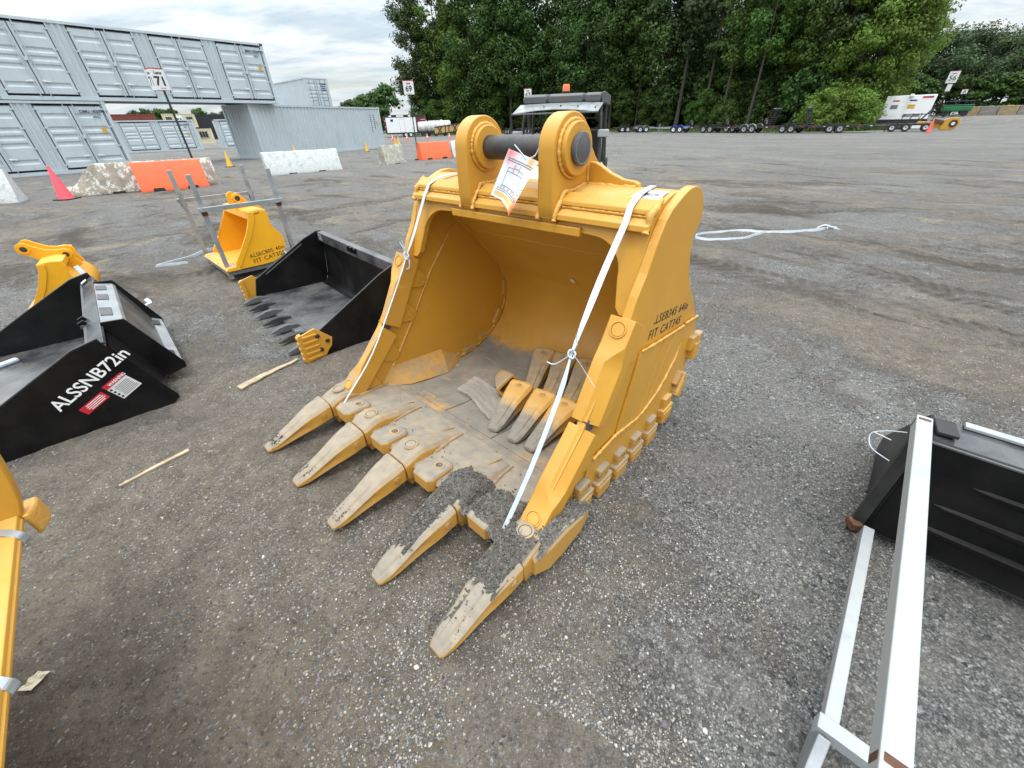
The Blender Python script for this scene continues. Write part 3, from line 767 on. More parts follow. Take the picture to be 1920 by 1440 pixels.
    for sgn in (1, -1):
        cutter(sgn, (0.503, 0.180), (0.836, 0.505), True)
        cutter(sgn, (0.850, 0.525), (1.072, 0.905), False)
        m = MB(); m.box((sgn * 0.747, 0.866, 0.505), (0.045, 0.05, 0.06)); m.build('cutter_spacer', M['pincap'], T)
    # --- wear plates and bottom skirt on the outer cheek
    for sgn in (1, -1):
        lower = [(0.913, 0.285), (1.114, 0.300), (1.323, 0.268), (1.381, 0.274), (1.521, 0.318), (1.607, 0.376), (1.693, 0.463), (1.729, 0.538), (1.735, 0.640)]
        up = [(1.232, 0.694), (1.373, 0.676), (1.603, 0.653)]
        strips = [[(1.120, 0.306), (1.320, 0.274), (1.478, 0.668), (1.373, 0.676), (1.232, 0.694)],
                  [(1.330, 0.276), (1.378, 0.280), (1.405, 0.290), (1.597, 0.651), (1.492, 0.664)],
                  [(1.417, 0.294), (1.517, 0.325), (1.600, 0.384), (1.684, 0.468), (1.719, 0.540), (1.722, 0.640), (1.610, 0.651)]]
        for p in strips[:3]:
            m = MB(); m.prism(p, sgn * 0.7655, sgn * 0.777); m.build('wear_plate', Y, T, bevel=0.003)
        skirt = [(0.88, 0.275)] + [(a, b - 0.006) for a, b in lower] + [(1.90, 0.628), (1.945, 0.52), (1.955, 0.40), (1.92, 0.28), (1.84, 0.165), (1.73, 0.085), (1.6, 0.038), (1.45, 0.02), (1.3, 0.016), (1.1, 0.035), (0.86, 0.075)]
        m = MB(); m.prism(skirt, sgn * 0.7655, sgn * 0.7745); m.build('bottom_skirt', M['yel_light'], T, bevel=0.003)
        P, rr = weld([(sgn * 0.776, a, b) for a, b in lower[:-1]], 0.0085); m = MB(); m.tube(P, rr, 6); m.build('weld_bead', M['weld'], T, smooth=60)
        P, rr = weld([(sgn * 0.777, a, b + .004) for a, b in [(1.232, 0.694), (1.373, 0.676), (1.603, 0.653), (1.715, 0.643)]], 0.007); m = MB(); m.tube(P, rr, 6); m.build('weld_bead', M['weld'], T, smooth=60)
        P, rr = weld([(sgn * 0.777, a, b + .004) for a, b in [(1.735, 0.648), (1.90, 0.632)]], 0.007); m = MB(); m.tube(P, rr, 6); m.build('weld_bead', M['weld'], T, smooth=60)
        # heel shrouds
        pads = [(0.835, 0.052, 14), (1.005, 0.030, 10), (1.175, 0.010, 6), (1.345, 0.000, 2), (1.515, 0.014, -14), (1.690, 0.066, -30), (1.835, 0.180, -52), (1.935, 0.400, -86)]
        for i, (y, z, a) in enumerate(pads):
            rot = Matrix.Rotation(R(-a), 3, 'X'); m = MB()
            m.box((sgn * 0.782, y, z + 0.075), (0.036, 0.085, 0.15), rot if i > 5 else None)
            m.box((sgn * 0.770, y, z + 0.020), (0.085, 0.105, 0.075), rot if i > 5 else None)
            m.box((sgn * 0.758, y + 0.005, z + 0.055), (0.10, 0.135, 0.05), rot if i > 5 else None)
            m.build('heel_shroud', M['yel_light'] if i > 4 else M['yel_mud'], T, bevel=0.007)
    # outer corner shrouds beside the end teeth
    for sgn in (1, -1):
        m = MB()
        rings = []
        for y, zt, zb, x0, x1 in ((0.43, .165, .06, .80, .845), (0.50, .19, .045, .775, .865), (0.60, .195, .05, .766, .868), (0.72, .165, .06, .766, .865), (0.80, .13, .075, .766, .85)):
            rings.append([(sgn * x0, y, zb), (sgn * x1, y, zb), (sgn * x1, y, zt - .02), (sgn * (x1 - .015), y, zt), (sgn * x0, y, zt)])
        m.loft(rings); m.build('corner_shroud', M['yel_mud'], T, bevel=0.004)
    # --- torque tube and front edge bars
    tube_ = smooth_poly([(1.262, 1.245), (1.300, 1.275), (1.380, 1.300), (1.470, 1.305), (1.550, 1.275), (1.600, 1.215), (1.600, 1.130), (1.540, 1.060)], 3) + [(1.42, 1.13), (1.30, 1.17), (1.25, 1.19)]
    m = MB(); m.prism(tube_, -0.727, 0.727); m.build('torque_tube', Y, T, smooth=35)
    m = MB(); m.prism([(1.236, 1.246), (1.240, 1.262), (1.285, 1.292), (1.310, 1.287), (1.300, 1.255), (1.270, 1.235)], -0.726, 0.726); m.build('front_edge_bar', Y, T, bevel=0.003)
    m = MB(); m.prism([(1.203, 1.190), (1.206, 1.212), (1.255, 1.240), (1.280, 1.238), (1.280, 1.190)], -0.726, 0.726); m.build('front_edge_bar', Y, T, bevel=0.003)
    for z_, y_ in ((1.238, 1.243), (1.284, 1.296)):
        for x0, x1 in ((-0.72, -0.30), (0.30, 0.72), (-0.21, 0.21)):
            P, rr = weld([(x0, y_, z_), (x1, y_, z_)], 0.007); m = MB(); m.tube(P, rr, 6); m.build('weld_bead', M['weld'], T, smooth=60)
    for sgn in (1, -1):
        P, rr = weld([(sgn * 0.722, 1.30, 1.292), (sgn * 0.722, 1.262, 1.268), (sgn * 0.716, 1.232, 1.246), (sgn * 0.72, 1.225, 1.215), (sgn * 0.72, 1.205, 1.185)], 0.013, 0.4)
        m = MB(); m.tube(P, rr, 7); m.build('weld_bead', M['weld'], T, smooth=60)
    # --- arched stiffener round the mouth: plane follows the cheek edge, set back
    def arch(x, s_, dep):
        # s_ is height z; y follows the slanted front
        y = 1.150 + (s_ - 0.90) * 0.30 + dep; return (x, y, s_)
    outer_ = [(-0.727, 0.90), (-0.727, 1.215), (0.727, 1.215), (0.727, 0.90)]
    cut = [(0.690, 0.875), (0.665, 0.90)]
    for a in np.linspace(0, math.pi / 2, 9): cut.append((0.64 - 0.15 + 0.15 * math.cos(a), 1.01 + 0.135 * math.sin(a)))
    cut = cut + [(0.30, 1.155)] + [(-x, z) for x, z in reversed(cut + [(0.30, 1.155)])]
    poly = outer_[:3] + [(0.727, 0.875)] + cut + [(-0.727, 0.875)]
    m = MB(); nP = len(poly)
    poly = [(-0.727, 0.875), (-0.727, 1.215), (0.727, 1.215), (0.727, 0.875)] + cut
    m.prism(poly, 0.0, 0.035, fn=lambda d, a, b: arch(a, b, d)); m.build('mouth_stiffener', Y, T, bevel=0.003)
    m = MB(); m.box((0.02, 1.222, 1.152), (0.82, 0.030, 0.036)); m.build('lip_bar', Y, T, bevel=0.004)
    # --- lifting ears with bosses, pin
    cy, cz, Rr = 1.318, 1.446, 0.130
    ear = [(1.188, 1.446), (1.188, 1.245), (1.196, 1.205), (1.225, 1.168), (1.270, 1.150), (1.40, 1.18), (1.640, 1.262), (1.632, 1.318), (1.590, 1.345), (1.545, 1.372), (1.500, 1.410), (1.462, 1.452)]
    th = math.atan2(1.452 - cz, 1.462 - cy)
    ear += [(cy + Rr * math.cos(a), cz + Rr * math.sin(a)) for a in np.linspace(0.25, math.pi - 0.06, 26)]
    for sgn in (1, -1):
        m = MB(); m.prism(ear, sgn * 0.217, sgn * 0.297); e = m.build('lifting_ear', Y, T, bevel=0.005, smooth=30)
        m = MB(); m.cyl((sgn * 0.297, cy, cz), (sgn, 0, 0), 0.098, 0.032, 40); m.build('boss', Y, e, bevel=0.004, smooth=40)
        m = MB(); m.cyl((sgn * 0.217, cy, cz), (-sgn, 0, 0), 0.092, 0.030, 40); m.build('boss', Y, e, bevel=0.004, smooth=40)
        for xx, rad in ((sgn * 0.302, 0.103), (sgn * 0.212, 0.097)):
            P, rr = weld([(xx, cy + rad * math.cos(a), cz + rad * math.sin(a)) for a in np.linspace(0, 2 * math.pi, 60)], 0.0080, 0.22, 0.008)
            m = MB(); m.tube(P, rr, 6); m.build('weld_bead', M['weld'], e, smooth=60)
        for xx in (sgn * 0.303, sgn * 0.211):
            P, rr = weld([(xx, 1.195, 1.185), (xx, 1.21, 1.225), (xx, 1.235, 1.255), (xx, 1.262, 1.292), (xx, 1.33, 1.292), (xx, 1.42, 1.306)], 0.0095, 0.4, 0.009)
            m = MB(); m.tube(P, rr, 7); m.build('weld_bead', M['weld'], e, smooth=60)
        # side gusset standing on the tube
        wing = [(0.297, 1.29), (0.297, 1.392), (0.33, 1.390), (0.36, 1.378), (0.41, 1.352), (0.47, 1.332), (0.525, 1.326), (0.545, 1.318), (0.552, 1.29)]
        m = MB(); m.prism(wing, 1.445, 1.475, fn=lambda y, a, b: (sgn * a, y, b)); m.build('gusset', Y, e, bevel=0.004)
        P, rr = weld([(sgn * 0.297, 1.440, 1.39), (sgn * 0.299, 1.440, 1.305), (sgn * 0.54, 1.440, 1.303)], 0.009); m = MB(); m.tube(P, rr, 6); m.build('weld_bead', M['weld'], e, smooth=60)
    m = MB(); m.cyl((-0.345, cy, cz), (1, 0, 0), 0.051, 0.69, 40); p = m.build('bucket_pin', M['pin'], T, smooth=40)
    m = MB(); m.lathe([(0.001, 0.328), (0.058, 0.328), (0.0615, 0.333), (0.0615, 0.345), (0.057, 0.3485), (0.053, 0.3475), (0.051, 0.3485), (0.001, 0.3485)], (0, cy, cz), 40, 'x'); m.build('pin_end', M['pincap'], p, smooth=30)
    m = MB(); m.ring((0.348, cy, cz), (1, 0, 0), 0.0535, 0.050, 0.0012, 40); m.build('scratched_rim', M['galv'], p)
    # --- lettering on the near cheek
    b1, b2 = Vector((1.333, 0.784)), Vector((1.730, 0.731)); d = (b2 - b1).normalized()
    xd = (0, d.x, d.y); yd = (0, -d.y, d.x)
    text('LSEB345  64in', 0.060, T, (0.7655, 1.352, 0.783), xd, yd, M['text_black'], bold=0.0003, shear=0.06, space=1.16)
    text('.', 0.070, T, (0.7655, 1.335, 0.786), xd, yd, M['text_black'], bold=0.0010, shear=0.12)
    text('FIT  CAT345', 0.062, T, (0.7655, 1.302, 0.722), xd, yd, M['text_black'], bold=0.0004, shear=0.06, space=1.20)
    # --- sticker on top of the tube
    prof = [(1.288, 1.2715), (1.300, 1.2785), (1.322, 1.2885), (1.345, 1.2965), (1.370, 1.3035), (1.392, 1.3065)]
    m = MB(); m.add([(x, y, z + 0.0015) for y, z in prof for x in (0.575 + (y - 1.288) * 0.25, 0.705)], [(2 * k, 2 * k + 1, 2 * k + 3, 2 * k + 2) for k in range(5)]); m.build('paper_sticker', M['white_label'], T)
    text('10-1009', 0.024, T, (0.697, 1.352, 1.3015), (-1, 0, 0), (0, -1, -0.33), M['text_black'], bold=0.0002)
    return T

def tooth_mesh(m, s=1.0):
    prof = [(0.0, .026, .058, .036), (0.012, .036, .066, .034), (0.05, .046, .082, .034), (0.10, .051, .100, .040), (0.16, .0545, .122, .048), (0.21, .060, .142, .056), (0.26, .068, .160, .064), (0.31, .075, .173, .074), (0.345, .0775, .181, .082), (0.352, .079, .186, .083), (0.372, .079, .188, .086), (0.376, .076, .186, .088)]
    rings = []
    for y, hw, zt, zb in prof:
        ch = min(0.016, hw * 0.32); rid = 0.007 * sstep(0.02, 0.08, y) * (1 - sstep(0.16, 0.26, y))
        sc = 0.009 * sstep(0.05, 0.12, y) * (1 - sstep(0.2, 0.3, y))
        mid = (zt + zb) / 2
        rings.append([(-hw + ch * .7, y, zb), (hw - ch * .7, y, zb), (hw, y, zb + ch * .7), (hw - sc, y, mid), (hw, y, zt - ch), (hw - ch, y, zt - rid), (hw * .42, y, zt - rid), (hw * .30, y, zt + 0.002), (-hw * .30, y, zt + 0.002), (-hw * .42, y, zt - rid), (-hw + ch, y, zt - rid), (-hw, y, zt - ch), (-hw + sc, y, mid), (-hw, y, zb + ch * .7)])
    m.loft(rings)
def make_tooth(parent, loc, mtl):
    m = MB(); tooth_mesh(m); o = m.build('bucket_tooth', mtl, parent, bevel=0.0025, smooth=28); o.location = loc
    for s_ in (-1, 1):
        m = MB(); m.ring((s_ * 0.0765, 0.325, 0.13), (s_, 0, 0), 0.0165, 0.012, 0.004, 20); m.cyl((s_ * 0.074, 0.325, 0.13), (s_, 0, 0), 0.0115, 0.008, 16, r2=0.010)
        m.build('tooth_pin', M['yel_dust'], o, smooth=40)
    return o
BUCKET = big_bucket()

# ------------------------------------------------------------------ things in and on the big bucket
def local_frame(o_xy, rz):
    c, s_ = math.cos(rz), math.sin(rz)
    return lambda x, y, z=0.0: Vector((o_xy[0] + c * x - s_ * y, o_xy[1] + s_ * x + c * y, z))

def spare_tooth(name_label, tip, back, z, tilt, side=0.0, mtl='yel_dust'):
    d = Vector((back[0] - tip[0], back[1] - tip[1])).normalized()
    m = MB(); tooth_mesh(m); o = m.build('spare_tooth', M[mtl], None, bevel=0.0025, smooth=28)
    a = math.atan2(-d.x, d.y)
    o.matrix_world = Matrix.Translation(bw(tip[0], tip[1], z)) @ Matrix.Rotation(BRZ + a, 4, 'Z') @ Matrix.Rotation(tilt, 4, 'X') @ Matrix.Rotation(side, 4, 'Y') @ Matrix.Translation((0, 0, -0.03))
    for k in range(3):
        m = MB(); m.box((0, 0.335 - 0.012 * k, 0.1868), (0.045 - 0.012 * abs(k - 1), 0.003, 0.001)); m.build('cast_mark', M['yel_light'], o)
    m = MB(); m.ring((0, 0.348, 0.1845), (0, 0, 1), 0.011, 0.008, 0.0015, 16); m.build('cast_mark', M['yel_light'], o)
    return tag(o, name_label, 'bucket tooth', 'spare teeth lying in the big bucket')
spare_tooth('spare tooth in the big bucket, front row, beside the plastic film', (0.135, 0.905), (0.040, 1.27), 0.080, R(-6), mtl='spare')if False else None
M['spare'] = yellow_mat('spare_tooth_paint', 0.0, (0.50, 0.27, 0.06), mudline=(0.19, 0.9)); M['spare2'] = yellow_mat('spare_tooth_paint_filmed', 0.40, (0.46, 0.25, 0.06))
spare_tooth('dusty-tipped spare tooth in the big bucket, front row, the one nearest the plastic film', (0.138, 0.905), (0.040, 1.275), 0.086, R(-6), mtl='spare')
spare_tooth('dusty-tipped spare tooth in the big bucket, middle of the front row', (0.280, 0.912), (0.218, 1.285), 0.086, R(-6), mtl='spare')
spare_tooth('dusty-tipped spare tooth in the big bucket, front row, beside the near cheek', (0.392, 0.920), (0.375, 1.29), 0.086, R(-6), mtl='spare')
spare_tooth('clean spare tooth in the big bucket, back row, beside the hollow tooth', (0.035, 1.335), (-0.092, 1.685), 0.046, R(4), mtl='spare2')
spare_tooth('clean spare tooth in the big bucket, middle of the back row', (0.165, 1.360), (0.062, 1.712), 0.046, R(4), mtl='spare2')
spare_tooth('clean spare tooth in the big bucket, back row, half hidden by the near cheek', (0.300, 1.385), (0.225, 1.735), 0.046, R(4), mtl='spare2')
def hollow_tooth():
    m = MB()
    def sect(y, hw, hh, ch):
        return [(-hw + ch, y, -hh), (hw - ch, y, -hh), (hw, y, -hh + ch), (hw, y, hh - ch), (hw - ch, y, hh), (-hw + ch, y, hh), (-hw, y, hh - ch), (-hw, y, -hh + ch)]
    m.loft([sect(0.0, .034, .026, .012), sect(0.02, .044, .034, .014), sect(.10, .062, .050, .016), sect(.18, .076, .062, .016), sect(.205, .078, .064, .014), sect(.205, .060, .046, .006), sect(.09, .040, .028, .006)])
    o = m.build('spare_tooth', M['spare2'], None, bevel=0.002, smooth=30)
    o.matrix_world = Matrix.Translation(bw(-0.215, 1.345, 0.115)) @ Matrix.Rotation(BRZ + R(-118), 4, 'Z') @ Matrix.Rotation(R(6), 4, 'X') @ Matrix.Rotation(R(38), 4, 'Y')
    tag(o, 'hollow spare tooth with its dark socket open, propped on edge in the big bucket', 'bucket tooth', 'spare teeth lying in the big bucket')
hollow_tooth()

def film_mat():
    m = bpy.data.materials.new('dirty_clear_film'); t = NT(m); b = t.b
    b.inputs['Base Color'].default_value = (0.5, 0.47, 0.42, 1); b.inputs['Roughness'].default_value = 0.16
    tr = t.new('ShaderNodeBsdfTransparent'); tr.inputs[0].default_value = (0.86, 0.85, 0.83, 1)
    mx = t.new('ShaderNodeMixShader'); mx.inputs[0].default_value = 0.42
    t.ln(tr.outputs[0], mx.inputs[1]); t.ln(b.outputs[0], mx.inputs[2]); t.ln(mx.outputs[0], t.n['Material Output'].inputs['Surface'])
    return m
M['film'] = film_mat()
def film():
    pts = []; N, K = 22, 16
    for i in range(N):
        for j in range(K):
            u, v = i / (N - 1), j / (K - 1)
            x = -0.36 + 0.37 * u + 0.03 * v; y = 1.25 - 0.20 * v - 0.05 * u + 0.02 * math.sin(5 * u)
            z = 0.066 + (1.30 - y) * 0.06 + 0.022 * abs(noise.noise(Vector((u * 5, v * 5, 2)))) + 0.012 * abs(noise.noise(Vector((u * 14, v * 11, 4)))) + 0.02 * (1 - u) ** 3
            pts.append(bw(x, y, z))
    F = [(i * K + j, (i + 1) * K + j, (i + 1) * K + j + 1, i * K + j + 1) for i in range(N - 1) for j in range(K - 1)]
    o = raw_mesh('plastic_film', [tuple(p) for p in pts], F, M['film'], smooth=True)
    tag(o, 'crumpled clear plastic film lying on the muddy bucket floor', 'plastic film')
film()

def ribbon(path, width, wdir, thick=0.0016, m=None):
    """flat strap along a path, width measured along wdir (one vector or one per point)"""
    m = m or MB(); rings = []
    path = [Vector(p) for p in path]
    for i, p in enumerate(path):
        d = (path[min(i + 1, len(path) - 1)] - path[max(i - 1, 0)]).normalized()
        wv = Vector(wdir[i] if isinstance(wdir, list) else wdir); wv = (wv - d * wv.dot(d)).normalized(); nv = d.cross(wv) * thick
        w_ = wv * ((width[i] if isinstance(width, list) else width) / 2)
        rings.append([p - w_ - nv, p + w_ - nv, p + w_ + nv, p - w_ + nv])
    m.loft(rings); return m
def cr(pts, n=5):
    return [Vector(p) for p in smooth_poly([tuple(p) for p in pts], n)]
bx = bw(1, 0, 0) - bw(0, 0, 0)
def straps():
    # near strap: from the torque tube over the mouth down to the lip
    p = cr([bw(.600, 1.47, 1.312), bw(.620, 1.380, 1.312), bw(.628, 1.300, 1.302), bw(.631, 1.236, 1.270)], 4) + cr([bw(.634, 1.205, 1.215), bw(.655, 1.03, 1.05), bw(.690, .815, .838)], 4)
    q = cr([bw(.690, .815, .838), bw(.700, .74, .70), bw(.690, .60, .44), bw(.668, .45, .18), bw(.662, .412, .135), bw(.662, .43, .09)], 5)
    m = ribbon(p, [0.027] * (len(p) - 3) + [0.022, 0.014, 0.008], bx); o = m.build('tie_strap', M['strap'])
    m = ribbon(q, [0.007, 0.008, 0.010, 0.015] + [0.020] * (len(q) - 4), bx); m.build('lower_strap', M['strap'], o)
    k = bw(.690, .815, .838); m = MB()
    m.tube(cr([k + Vector((.0, 0, .016)), k + Vector((.012, -.008, .004)), k + Vector((.004, -.012, -.014)), k + Vector((-.012, -.006, -.006)), k + Vector((-.008, .0, .012)), k + Vector((.006, -.004, .016))], 4), 0.0045, 6); m.build('knot', M['strap'], o, smooth=60)
    m = MB(); m.tube(cr([k, k + bx * -.03 + Vector((0, 0, -.035)), k + bx * -.075 + Vector((0, 0, -.075)), k + bx * -.11 + Vector((0, 0, -.078))], 4), 0.0028, 6); m.build('loose_end', M['strap'], o, smooth=60)
    m = MB(); m.tube(cr([k, k + bx * .02 + Vector((0, 0, .04)), k + bx * .015 + Vector((0, 0, .075)), k + bx * .022 + Vector((0, 0, .10))], 4), 0.0022, 6); m.build('loose_end', M['strap'], o, smooth=60)
    m = MB(); m.tube(cr([k, k + bx * .03 + Vector((0, 0, -.02)), k + bx * .06 + Vector((.01, .01, -.07)), k + bx * .10 + Vector((.01, .01, -.11))], 4), 0.0012, 5); m.build('loose_thread', M['strap'], o, smooth=60)
    tag(o, 'white flat strap tied down the near side of the big bucket mouth', 'strap')
    p = cr([bw(-.50, 1.45, 1.314), bw(-.575, 1.33, 1.306), bw(-.60, 1.236, 1.270)], 4) + cr([bw(-.612, 1.205, 1.215), bw(-.64, 1.12, 1.03), bw(-.662, 1.055, .905)], 4)
    q = cr([bw(-.662, 1.055, .905), bw(-.664, .95, .74), bw(-.658, .70, .40), bw(-.648, .46, .185), bw(-.648, .413, .135), bw(-.648, .43, .09)], 5)
    m = ribbon(p, [0.027] * 5 + [0.023] * (len(p) - 8) + [0.018, 0.011, 0.007], bx); o = m.build('tie_strap', M['strap'])
    m = ribbon(q, [0.007, 0.008] + [0.010] * (len(q) - 7) + [0.014] * 5, bx); m.build('lower_strap', M['strap'], o)
    k = bw(-.662, 1.055, .905); m = MB()
    m.tube(cr([k + Vector((.0, 0, .02)), k + Vector((.014, -.008, .004)), k + Vector((.004, -.012, -.018)), k + Vector((-.012, -.006, -.008)), k + Vector((-.008, .0, .016)), k + Vector((.006, -.004, .02))], 4), 0.005, 6); m.build('knot', M['strap'], o, smooth=60)
    m = ribbon(cr([k, k + bx * .018 + Vector((0, 0, -.03)), k + bx * .004 + Vector((0, 0, -.07)), k + bx * -.035 + Vector((0, 0, -.085))], 4), 0.010, bx); m.build('loose_end', M['strap'], o)
    for a, b in ((-.045, .075), (.03, .10), (-.02, .09), (.012, .06)):
        m = MB(); m.tube(cr([k, k + bx * a * .3 + Vector((0, -.006, b * .5)), k + bx * a + Vector((0, -.01, b))], 4), 0.002, 5); m.build('frayed_thread', M['strap'], o, smooth=60)
    tag(o, 'white strap with a frayed knot tied down the far side of the big bucket mouth', 'strap')
straps()

def tag_mat():
    m = bpy.data.materials.new('printed_tag_paper'); t = NT(m); b = t.b
    uv = t.new('ShaderNodeTexCoord').outputs['UV']; s = t.sep(uv)
    n = t.noise(uv, 5, 6, 0.7)
    def blob(cx, cy, r, amt):
        v = t.new('ShaderNodeVectorMath', operation='DISTANCE'); t.ln(uv, v.inputs[0]); v.inputs[1].default_value = (cx, cy, 0)
        d = t.math('ADD', v.outputs['Value'], t.math('MULTIPLY', t.math('SUBTRACT', n, 0.5), 0.45))
        return t.math('MULTIPLY', t.math('SUBTRACT', 1.0, t.math('DIVIDE', d, r), clamp=True), amt)
    c = t.ramp(t.noise(uv, 3, 4), [(0.3, (0.74, 0.78, 0.86)), (0.7, (0.84, 0.86, 0.90))])
    c = t.mix(blob(0.10, 0.95, 0.30, 1.0), c, (0.80, 0.22, 0.24)); c = t.mix(blob(0.35, 0.74, 0.26, 0.55), c, (0.80, 0.45, 0.55))
    c = t.mix(blob(0.80, 0.93, 0.26, 1.0), c, (0.85, 0.42, 0.12)); c = t.mix(blob(0.95, 0.06, 0.26, 1.5), c, (0.80, 0.09, 0.03))
    c = t.mix(blob(0.75, 0.12, 0.22, 0.9), c, (0.86, 0.50, 0.08))
    t.ln(c, b.inputs['Base Color']); b.inputs['Roughness'].default_value = 0.55
    return m
M['tagpaper'] = tag_mat(); M['tag_yellow'] = mat('yellow_print', (0.80, 0.56, 0.18), 0.5, var=0.1)
def hang_tag():
    TL, TR, BL = bw(.072, 1.172, 1.452), bw(.236, 1.176, 1.408), bw(-.038, 1.160, 1.268)
    ex, ey = TR - TL, BL - TL; nrm = ex.cross(ey).normalized()
    if nrm.dot(bw(0, 0, 0) - bw(0, 1, 0)) < 0: nrm = -nrm       # towards the front of the bucket
    def P(s_, t_, off=0.0):
        curl = 0.075 * max(0, s_ - 0.45 + 0.25 * (t_ - 0.5)) ** 1.7 * (0.4 + t_)
        sag = 0.050 * max(0, s_ - 0.4) * t_ ** 2
        bend = 1 - 0.18 * max(0, s_ - 0.6) * t_
        return TL + ex * s_ * bend + ey * t_ + nrm * (curl + off) + Vector((0, 0, -sag))
    N, K = 16, 16; V = [tuple(P(i / (N - 1), j / (K - 1))) for i in range(N) for j in range(K)]
    F = [(i * K + j, (i + 1) * K + j, (i + 1) * K + j + 1, i * K + j + 1) for i in range(N - 1) for j in range(K - 1)]
    o = raw_mesh('paper_tag', V, F, M['tagpaper'], smooth=True)
    ul = o.data.uv_layers.new(name='UVMap')
    for l in o.data.loops:
        i, j = divmod(l.vertex_index, K); ul.data[l.index].uv = (i / (N - 1), 1 - j / (K - 1))
    tag(o, 'white printed paper tag with red and orange corners hanging from the bucket pin', 'paper tag')
    def strip(m, s0, t0, s1, t1, w_):
        d = Vector((s1 - s0, t1 - t0)); L = d.length; d /= L; nn = Vector((-d.y, d.x)) * w_ / 2; k = max(1, int(L / 0.06)); vs_ = []
        for q in range(k + 1):
            a = s0 + d.x * L * q / k; b = t0 + d.y * L * q / k
            vs_ += [tuple(P(a - nn.x, b - nn.y, 0.0008)), tuple(P(a + nn.x, b + nn.y, 0.0008))]
        m.add(vs_, [(2 * q, 2 * q + 1, 2 * q + 3, 2 * q + 2) for q in range(k)])
    m = MB()
    for t_ in (0.15, 0.19):
        x = 0.10
        while x < 0.92:
            L = random.uniform(0.03, 0.10); strip(m, x, t_, min(x + L, .95), t_, 0.018); x += L + 0.015
    for t_ in (0.78, 0.82):
        x = 0.10
        while x < 0.95:
            L = random.uniform(0.02, 0.07); strip(m, x, t_, min(x + L, .95), t_, 0.014); x += L + 0.012
    m.build('printed_text', M['grey_ink'], o)
    m = MB()
    for a in [(.22, .32, .22, .70), (.72, .32, .72, .70), (.22, .40, .72, .40), (.40, .22, .40, .40), (.56, .22, .56, .40), (.22, .70, .72, .70), (.40, .30, .56, .30), (.22, .32, .40, .32), (.56, .32, .72, .32), (.82, .62, 1.0, .54), (.82, .62, .82, .78), (.84, .70, 1.0, .62), (.84, .78, .92, .80)]: strip(m, *a, 0.011)
    for x in (.22, .32, .47, .60, .70):
        for a in ((-.025, 0, -.02, .05), (.025, 0, .02, .05), (-.02, .05, .02, .05)): strip(m, x + a[0], .70 + a[1], x + a[2], .70 + a[3], 0.010)
    m.build('printed_bucket_drawing', M['grey_ink'], o)
    m = MB(); strip(m, 0.08, 0.90, 0.68, 0.90, 0.085); m.build('printed_band', M['tag_yellow'], o)
    h = P(0.80, 0.06) if False else P(0.62, 0.05)
    m = MB(); cy, cz = 1.318, 1.446
    loop = [bw(.150 + .006 * math.sin(a), cy - 0.060 * math.cos(a) * 1.0, cz + 0.058 * math.sin(a)) for a in np.linspace(R(70), R(330), 14)]
    m.tube(cr([h] + [bw(.165, 1.235, 1.425), bw(.190, 1.248, 1.475), bw(.205, 1.285, 1.502), bw(.210, 1.335, 1.503), bw(.205, 1.378, 1.46), bw(.190, 1.36, 1.40), bw(.165, 1.27, 1.385), bw(.150, 1.19, 1.405)] + [h], 4), 0.0026, 6); m.build('cable_tie', M['strap'], o, smooth=60)
    m = MB(); m.tube([h, h + bx * -0.065 + Vector((0, 0, 0.050))], 0.0026, 6); m.build('cable_tie_tail', M['strap'], o)
hang_tag()

